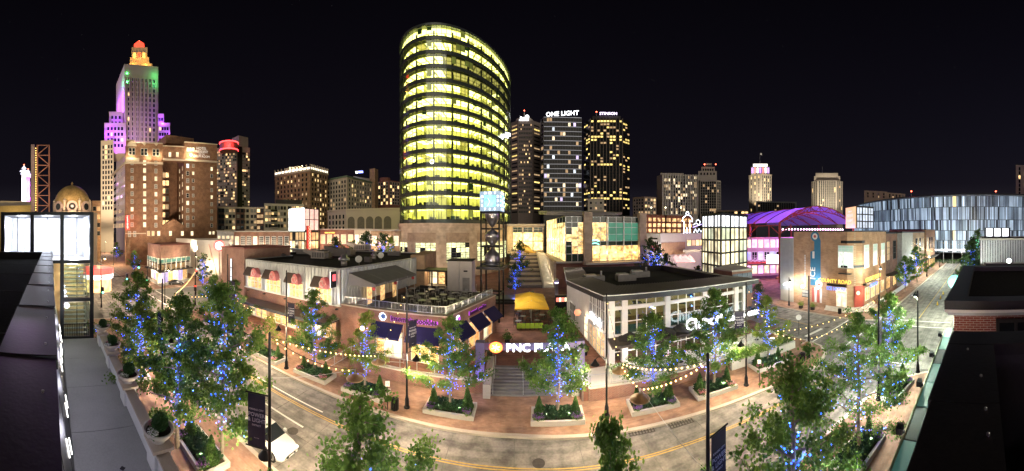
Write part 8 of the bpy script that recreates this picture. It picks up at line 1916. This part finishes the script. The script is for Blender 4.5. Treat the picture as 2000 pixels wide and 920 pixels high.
for x, y, lb in ((7.3, 38.2, 'potted bush beside the columned restaurant flank, nearest'), (7.1, 40.0, 'potted bush beside the columned restaurant flank, farther'), (-3.0, 32.6, 'potted bush by the cookie shop side windows'), (-1.2, 36.4, 'tall potted bush by the clock tower foot'), (46.9, 33, 'bright green potted bush by the tavern wall'), (47.2, 30.5, 'bright green potted bush nearest the tavern corner steps')):
    t = thing('potted_bush', lb, 'plant', (x, y, PZ if x < 40 else .13), None, True); MB().prism([(-.3, -.3), (.3, -.3), (.3, .3), (-.3, .3)], 0, .55).build('pot', DARK, t); f = MB()
    for _ in range(420): v = Vector((random.gauss(0, .3), random.gauss(0, .3), abs(random.gauss(0, .35)))); leaf(f, v + Vector((0, 0, .6)), .12)
    tag(f.build('foliage', LY if x > 40 else LG, t), kind='stuff')
# long raised planter at the end of the patio
pl = thing('raised_planter', 'long pale raised planter with shrubs at the patio end', 'planter', (26, 23.8, 0)); MB().prism(ccw([(21, 23.7), (30.6, 22.4), (31.4, 23.8), (21.2, 24.3)]), .1, .95).build('stone_wall', CONC, pl); f = MB()
for _ in range(1500): u = random.random(); leaf(f, Vector((21.5 + 9.3 * u, 24.05 - 1.0 * u + rnd(.35), .95 + random.random() ** 1.5 * .75)), .15)
tag(f.build('foliage', LG, pl), kind='stuff')
# ================================================================== lamp posts, banners, strings
BANN = pbr('banner_navy', (.012, .010, .035), .7, 0, .15); BANG = pbr('banner_grey', (.20, .18, .20), .7, 0, .1); PRINT = pbr('banner_print', (.55, .53, .6), .8)
LAMPW = em('street_lamp', (1.0, .82, .52), 30); LAMPG = em('street_lamp_cool', (.86, 1.0, .82), 30)
def post(label, x, y, h, banner=None, side=1, arm=None, lamp_z=None, energy=0, cool=False, bz=(5.0, 7.2), cb=BANN, z=.125, r=.09):
    """black post; banner = direction angle of the banner arms, arm = direction angle of the lamp arm"""
    t = thing('lamp_post', label, 'lamp post', (x, y, z), None, True)
    MB().lathe([(.26, 0), (.26, .12), (.19, .2), (.17, .75), (.12, .9), (r, 1.1), (r * .9, h * .6), (r * .75, h), (.02, h + .08)], (0, 0, 0), 12).build('pole', BLACK, t)
    if banner is not None:
        d = Vector((cos(banner), sin(banner), 0)); n = Vector((-d.y, d.x, 0))
        for zz_ in bz: MB().tube([Vector((0, 0, zz_)), d * 1.25 + Vector((0, 0, zz_))], .035, 6).build('banner_arm', BLACK, t)
        a, b_ = d * .22, d * 1.12; e_ = n * .012
        MB().add([a + e_ + Vector((0, 0, bz[0] + .05)), b_ + e_ + Vector((0, 0, bz[0] + .05)), b_ + e_ + Vector((0, 0, bz[1] - .05)), a + e_ + Vector((0, 0, bz[1] - .05)), a - e_ + Vector((0, 0, bz[0] + .05)), b_ - e_ + Vector((0, 0, bz[0] + .05)), b_ - e_ + Vector((0, 0, bz[1] - .05)), a - e_ + Vector((0, 0, bz[1] - .05))], [(0, 1, 2, 3), (7, 6, 5, 4), (0, 4, 5, 1), (1, 5, 6, 2), (2, 6, 7, 3), (3, 7, 4, 0)]).build('banner', cb, t)
        f = -Vector((x, y, 0)).normalized(); fc = n if n.dot(f) > 0 else -n; c = (a + b_) / 2 + fc * .02; zc = (bz[0] + bz[1]) / 2
        for tx, dz, s_ in (('KANSAS CITY', .52, .13), ('POWER', .26, .27), ('& LIGHT', .0, .27), ('DISTRICT', -.24, .12), ('• • • •', -.85, .12)): letters('banner_print', tx, c + Vector((0, 0, zc + dz)), fc, s_, PRINT, t, .002, .002, .92)
    if arm is not None:
        d = Vector((cos(arm), sin(arm), 0)); lz = lamp_z
        MB().tube([Vector((0, 0, lz + .15)), d * .35 + Vector((0, 0, lz + .42)), d * .75 + Vector((0, 0, lz + .45)), d * .95 + Vector((0, 0, lz + .25))], .03, 6).build('lamp_arm', BLACK, t)
        lp_ = MB().lathe([(.05, lz + .3), (.12, lz + .18), (.2, lz + .05), (.36, lz - .12), (.38, lz - .16), (.3, lz - .14)], d * .95, 14).build('lamp_shade', BLACK, t, True)
        MB().ball((d.x * .95, d.y * .95, lz - .14), .16, 2, 1, 1, .8).build('bulb', LAMPG if cool else LAMPW, t)
        light('street_light', 'POINT', (d.x * .95, d.y * .95, lz - .42), energy * (3.6 if cool else 1.9), (.88, 1, .80) if cool else (1, .80, .52), t, .16)
    return t
EAST, NORTH, WEST, SOUTH = 0, pi / 2, pi, -pi / 2
post('black banner pole before the ribbed steel windows', -22.6, 22.9, 10.6, .1, 1, -1.9, 4.5, 700)
post('black banner pole left of the cookie shop awnings', -9.1, 23.3, 10.2, 1.1, 1, -.2, 4.4, 750)
post('black pole right of the stair in front of the restaurant corner', 7.1, 22.8, 9.8, None, 1, WEST, 4.4, 750)
post('black banner pole before the restaurant right end', 20.0, 20.5, 9.9, 2.6, 1, 3.4, 4.3, 750)
post('stout black pole at the crossing corner', 29.2, 19.4, 9.6, None, 1, None, 0, 0, False, r=.12)
post('tall near pole with dark banner at the lower left', -10.5, 9.5, 10.0, WEST + .5, 1, WEST - .5, 3.6, 1500, False, (4.4, 7.0))
post('tall near pole right of the stair at the bottom edge', 6.9, 9.2, 10.1, .2, 1, SOUTH, 3.6, 900, False, (4.2, 6.8))
post('near pole with grey banner before the crossing', 24.6, 9.0, 9.2, .1, 1, WEST, 3.8, 500, True, (4.6, 7.0), BANG)
post('black banner pole beside the far left terrace', -25.8, 10.1, 10.4, WEST, 1, NORTH, 4.6, 1300)
post('black banner pole before the brick stair tower', -30.5, 20.6, 12.0, .3, 1, 1.8, 4.8, 750, False, (6.6, 8.8))
post('curved arm lamp post on the near pavement at the crossing', 30.6, 6.8, 8.6, None, 1, .5, 8.0, 1500, True)
post('lamp post at the tavern corner', 50.6, 18.3, 10.2, None, 1, 3.6, 8.4, 420, True)
post('lamp post on the south kerb of the right street', 51.2, 4.6, 8.4, None, 1, 2.8, 7.4, 1700, True)
post('small lamp post on the tavern side pavement', 47.3, 36.2, 5.6, None, 1, .4, 4.8, 350)
post('lamp post along the right street shops', 96, 18.3, 7.5, None, 1, SOUTH, 6.6, 1300, True); post('lamp post near the arena end of the right street', 122, 17.8, 8.5, None, 1, SOUTH, 7.6, 1500, True); post('lamp post behind dark trees on the right street', 84, 4.2, 7.5, None, 1, NORTH, 6.6, 1300, True)
post('lamp post on the left street near the white stair lantern', *W(197, 66)[:2], 10.5, None, 1, 1.2, 9.0, 1700); post('bright lamp post in front of the corner shop', *W(322, 62)[:2], 8.0, None, 1, .6, 7.0, 1700); post('lamp post at the left crossing beside the sculpture sign', *W(382, 70)[:2], 10.4, None, 1, 2.6, 9.0, 1500)
post('lamp post along the hotel street', *W(222, 130)[:2], 9.0, None, 1, .5, 8.0, 2600); post('far lamp post along the hotel street', *W(205, 200)[:2], 9.0, None, 1, .5, 8.0, 3500)
for x, y, wh in ((-15, 26.2, 'by the ramp handrail'), (9.5, 34.0, '')): pass
# traffic signals at the left crossing
def signal(label, x, y, arm, L, lit):
    t = thing('traffic_signal', label, 'traffic light', (x, y, .125), None, True); MB().lathe([(.2, 0), (.16, .5), (.1, .8), (.08, 6.4)], (0, 0, 0), 10).build('pole', BLACK, t); d = Vector((cos(arm), sin(arm), 0)); MB().tube([Vector((0, 0, 5.9)), d * L + Vector((0, 0, 6.3))], .06, 6).build('mast_arm', BLACK, t)
    for k, q in enumerate((d * L + Vector((0, 0, 6.1)), d * .3 + Vector((0, 0, 3.4)))):
        MB().box(q.x - .2, q.y - .2, q.z - .6, q.x + .2, q.y + .2, q.z + .6).build('signal_head', BLACK, t); f = -Vector((x, y, 0)).normalized()
        for j in range(3): disc(q + f * .24 + Vector((0, 0, .38 - .38 * j)), f, .15, .06, 12).build('lens', (em('signal_red', (1, .05, .03), 10) if lit == 'red' else em('signal_green', (.1, 1, .6), 10)) if j == (0 if lit == 'red' else 2) else BLACK, t)
signal('traffic light showing red at the left crossing', *W(381, 60)[:2], 2.6, 4.5, 'red'); signal('traffic light showing green by the corner shop', *W(288, 72)[:2], 3.4, 4.0, 'green'); signal('traffic light showing green on the near left corner', *W(198, 58)[:2], 1.2, 5, 'green')
# hanging copper lamps and festoons
COPPER = pbr('copper', (.42, .27, .16), .35, .7, .2, 3)
def dish(label, p, s_=1.0, e_=700):
    t = thing('hanging_lamp', label, 'lamp', p, 'copper dish lamps on the festoon cables', True); t.scale = (s_, s_, s_)
    MB().lathe([(.06, .22), (.16, .2), (.18, .1), (.45, .03), (.48, -.02), (.44, -.03), (.2, .0), (.18, -.1), (.05, -.12)], (0, 0, 0), 20).build('shade', COPPER, t, True); MB().lathe([(.22, -.05), (.24, -.12), (.16, -.16)], (0, 0, 0), 14).build('bulb', LAMPW, t); MB().tube([(0, 0, .2), (0, 0, .5)], .015, 5).build('stem', STEEL, t); light('lamp_light', 'POINT', (0, 0, -.35), e_, (1, .82, .52), t, .12)
    return Vector(p) + Vector((0, 0, .5 * s_))
bulb_me = MB().octa((0, 0, 0), .052).mesh('bulb', em('festoon_bulb', (1, .62, .22), 4)); tiny_me = MB().octa((0, 0, 0), .05).mesh('bulb', MATS['festoon_bulb'])
def festoon(label, p, q, sag, step=.42, bulbs=True, me=None):
    p, q = Vector(p), Vector(q); n = max(4, int((q - p).length / step)); t = thing('festoon_lights', label, 'string lights', p, 'festoon strings over the street', True)
    pts = [p.lerp(q, i / n) - Vector((0, 0, sag * 4 * (i / n) * (1 - i / n))) - p for i in range(n + 1)]; MB().tube(pts, .012, 4).build('cable', BLACK if bulbs else STEEL, t)
    if bulbs:
        for v in pts[1:-1]: link('bulb', me or bulb_me, t, v - Vector((0, 0, .09)))
d1 = dish('copper dish lamp over the street left of centre', (-8.4, 13.8, 7.0)); d2 = dish('copper dish lamp by the cookie shop tree', (-9.0, 17.8, 6.2)); d3 = dish('copper dish lamp over the street below the restaurant corner', (5.5, 12.5, 7.3)); d4 = dish('copper dish lamp beside the dark umbrella', (5.8, 16.0, 7.0)); d5 = dish('copper dish lamp by the yellow green tree at right', (19.6, 16.8, 5.9)); d6 = dish('copper dish lamp before the stout crossing pole', (20.0, 13.5, 5.8)); d7 = dish('copper dish lamp over the left crossing', (*W(343, 40)[:2], 6.2))
pL, pR, fL, fR, f2, f3, nB = Vector((-10.5, 9.5, 10.0)), Vector((6.9, 9.2, 10.0)), Vector((-9.1, 23.3, 10.2)), Vector((7.1, 22.8, 9.8)), Vector((20, 20.5, 9.9)), Vector((-22.6, 22.9, 10.6)), Vector((24.6, 9.0, 9.2))
festoon('upper bulb string from the near left pole to the cookie shop lamp', pL, d2, .15); festoon('lower bulb string from the near left pole to the nearest dish lamp', pL, d1, .35); festoon('sparse bulb string down from the cookie shop pole', fL, d2, .2, .8); festoon('thin bare cable across the street at left', d1, Vector((-10.5, 9.5, 8.0)), .05, .8, False)
festoon('upper bulb string at right of centre', d4, pR, .25, .4); festoon('lower bulb string at right of centre', d3, pR, .2, .3); festoon('sparse bulb string down from the restaurant corner pole', fR, d4, .2, .8); festoon('short cable between the two dish lamps right of centre', d4, d3, .1, .5, True); festoon('thin bare cable down from the right near lamp', d3, Vector((6.9, 9.2, 5.6)), .1, .8, False)
festoon('bulb string from the restaurant right pole to the crossing lamp', f2, d5, .3, .6); festoon('upper bulb string over the crossing', d5, nB, .6, .5); festoon('lower bulb string over the crossing', d6, nB, .6, .45); festoon('short bulb string between crossing dish lamps', d5, d6, .2, .5)
b1_, b2_, b3_ = Vector((-30.5, 20.6, 12.0)), Vector((-25.8, 10.1, 10.4)), Vector((*W(382, 70)[:2], 9.8))
festoon('bulb string from the brick tower pole to the steel corner pole', b1_ - Vector((0, 0, 4.5)), f3 - Vector((0, 0, 5)), .8, .5); festoon('bulb string from the left dish lamp to the brick tower pole', d7, b1_ - Vector((0, 0, 4)), .7, .5); festoon('bulb string from the left terrace pole to the left dish lamp', b2_ - Vector((0, 0, 3)), d7, .6, .5); festoon('bulb string across the left crossing', b3_ - Vector((0, 0, 4)), d7, .5, .5)
festoon('orange bulb string on the right street shops, upper', (86, 20.8, 12), (104, 17.5, 8), .6, .8); festoon('orange bulb string on the right street shops, lower', (84, 20.8, 11.5), (96, 17.2, 6.4), .8, .8); festoon('bulb string before the arena end', (118, 20, 12), (128, 2, 12.4), 2.5, .9)
# ================================================================== small things
lb_ = thing('litter_bin', 'black slatted litter bin by the small white sign', 'bin', (*G(771, 800, .13)[:2], .13), None, True); MB().lathe([(.26, .02), (.3, .1), (.3, .8), (.24, .8)], (0, 0, 0), 14).build('liner', BLACK, lb_); MB().lathe([(.35, .85), (.35, .92), (.2, .95), (.18, .88)], (0, 0, 0), 14).build('rim', BLACK, lb_)
for k in range(16): a = k * pi / 8; MB().bar((.33 * cos(a), .33 * sin(a), .05), (.33 * cos(a), .33 * sin(a), .86), .07, .02, (cos(a), sin(a), 0)).build('slat', BLACK, lb_)
c = copy_tree(lb_); c.location = (*G(1567, 705, .13)[:2], .13); c['label'] = 'black slatted litter bin beside the stout crossing pole'; c = copy_tree(lb_); c.location = (*G(1640, 613, .13)[:2], .13); c['label'] = 'black litter bin by the tavern corner steps'
def sign(label, x, y, h, round_=False, w=.3):
    t = thing('street_sign', label, 'sign', (x, y, .125)); MB().tube([(x, y, .1), (x, y, h)], .03, 6).build('post', BLACK, t); f = -Vector((x, y, 0)).normalized()
    if round_: disc((x, y, h), f, w, .03).build('plate', WHITEP, t)
    else:
        u = Vector((f.y, -f.x, 0)); p = Vector((x, y, h)) + f * .04; pl_ = MB().bar(p - u * w / 1.6, p + u * w / 1.6, .02, w * 1.5).build('plate', WHITEP, t); MB().tube([p + f * .03 + u * (.09 * cos(k)) + Vector((0, 0, .1 * sin(k))) for k in (0, .8, 1.6, 2.4, 3.2, 4.0)], .012, 4).build('arrow_mark', BLACK, pl_)
sign('small white arrow sign on a black post by the litter bin', *G(757, 800, .13)[:2], 2.3); sign('round white sign on the side street', *G(1560, 655)[:2], 2.6, True, .4); sign('thin post sign before the pink flowers at right', *G(1483, 757, .13)[:2], 2.6, False, .25)
CONEO = pbr('cone_yellow', (.75, .5, .03), .6)
for px, py, wh in ((1831, 596, 'nearest'), (1837, 584, 'middle'), (1842, 575, 'farthest')):
    p = G(px, py); t = thing('traffic_cone', 'yellow cone in the right street, %s of three' % wh, 'cone', (p.x, p.y, 0), 'yellow cones in the right street', True); MB().lathe([(.2, .04), (.05, .75), (.03, .75)], (0, 0, 0), 10).build('body', CONEO, t); MB().box(-.25, -.25, 0, .25, .25, .04).build('base', BLACK, t)
# parked white saloon on the near side
def car(label, loc, rz, paint):
    t = thing('parked_car', label, 'car', loc, None, True); t.rotation_euler = (0, 0, rz)
    prof = [(-2.25, .35, .80, .70), (-2.2, .30, .92, .80), (-1.6, .24, .98, .86), (-.9, .22, .96, .88), (.3, .22, .95, .90), (1.1, .22, .92, .90), (1.8, .26, .82, .86), (2.15, .32, .70, .76), (2.28, .38, .60, .62)]
    V = []; F = []
    for x, zb, zt_, w in prof: V += [(x, -w, zb), (x, -w * 1.02, zb + (zt_ - zb) * .6), (x, -w * .86, zt_), (x, w * .86, zt_), (x, w * 1.02, zb + (zt_ - zb) * .6), (x, w, zb)]
    for i in range(len(prof) - 1):
        for k in range(6): F.append((6 * i + k, 6 * i + (k + 1) % 6, 6 * i + 6 + (k + 1) % 6, 6 * i + 6 + k))
    F += [tuple(range(6)), tuple(6 * (len(prof) - 1) + k for k in range(5, -1, -1))]
    MB().add(V, F).build('body', paint, t, True)
    cab = [(-1.75, .95, .95, .74), (-1.0, .95, 1.38, .72), (-.3, .95, 1.46, .72), (.25, .95, 1.42, .72), (1.05, .93, .96, .74)]; V = []; F = []
    for x, zb, zt_, w in cab: V += [(x, -w, zb), (x, -w * .82, zt_), (x, w * .82, zt_), (x, w, zb)]
    for i in range(4):
        for k in range(3): F.append((4 * i + k, 4 * i + k + 1, 4 * i + 5 + k, 4 * i + 4 + k))
    MB().add(V, F).build('cabin_glass', PGLASS, t); MB().add([(-1.0, -.6, 1.39), (.25, -.6, 1.43), (.25, .6, 1.43), (-1.0, .6, 1.39), (-.3, -.6, 1.475), (-.3, .6, 1.475)], [(0, 4, 5, 3), (4, 1, 2, 5)]).build('roof', paint, t)
    for x in (-1.4, 1.4):
        for s_ in (-1, 1):
            w_ = MB().tube([(x, s_ * .72, .33), (x, s_ * .90, .33)], .33, 18).build('wheel', pbr('tyre', (.015, .015, .015), .8), t); MB().tube([(x, s_ * .905, .33), (x, s_ * .915, .33)], .2, 12).build('rim', STEEL, w_)
    for s_ in (-1, 1): MB().box(2.08, s_ * .55 - .17, .56, 2.26, s_ * .55 + .17, .68).build('headlight', em('headlight', (1, .97, .9), 1.5), t); MB().box(-2.27, s_ * .6 - .15, .65, -2.2, s_ * .6 + .15, .8).build('tail_light', pbr('tail_red', (.35, .01, .01), .3), t); MB().box(.75, s_ * .92 - .08, .95, .95, s_ * .92 + .08, 1.08).build('mirror', paint, t)
    MB().box(2.24, -.4, .42, 2.31, .4, .54).build('grille', BLACK, t); MB().box(2.27, -.25, .44, 2.32, .25, .52).build('number_plate', WHITEP, t)
    return t
WCAR = pbr('white_car_paint', (.70, .69, .66), .25, 0, .04); GCAR = pbr('grey_car_paint', (.12, .125, .13), .25, .4, .05)
car('parked white saloon behind the lower left banner pole', (-15.6, 13.9, 0), .02, WCAR); car('grey car waiting beside the corner shop', (*G(343, 556)[:2], 0), R(80), GCAR); car('pale car further along the hotel street', (*G(345, 544)[:2], 0), R(80), WCAR)
wtr = thing('shop_marquee', 'curved lit red and white marquee on the left street corner', 'canopy', (*W(193, 74)[:2], 0)); c = W(188, 76); MB().lathe([(4.2, 3.2), (4.4, 3.3), (4.4, 4.3), (4.2, 4.4)], c, 20).build('lit_band', em('marquee_white', (1, .9, .85), 1.6), wtr); MB().lathe([(4.5, 4.4), (4.5, 5.6), (3.8, 5.8)], c, 20).build('red_band', em('marquee_red', (1, .12, .1), .8), wtr); MB().lathe([(3.9, 0), (3.9, 3.2)], c, 16).build('shop_drum', PWARM, wtr)
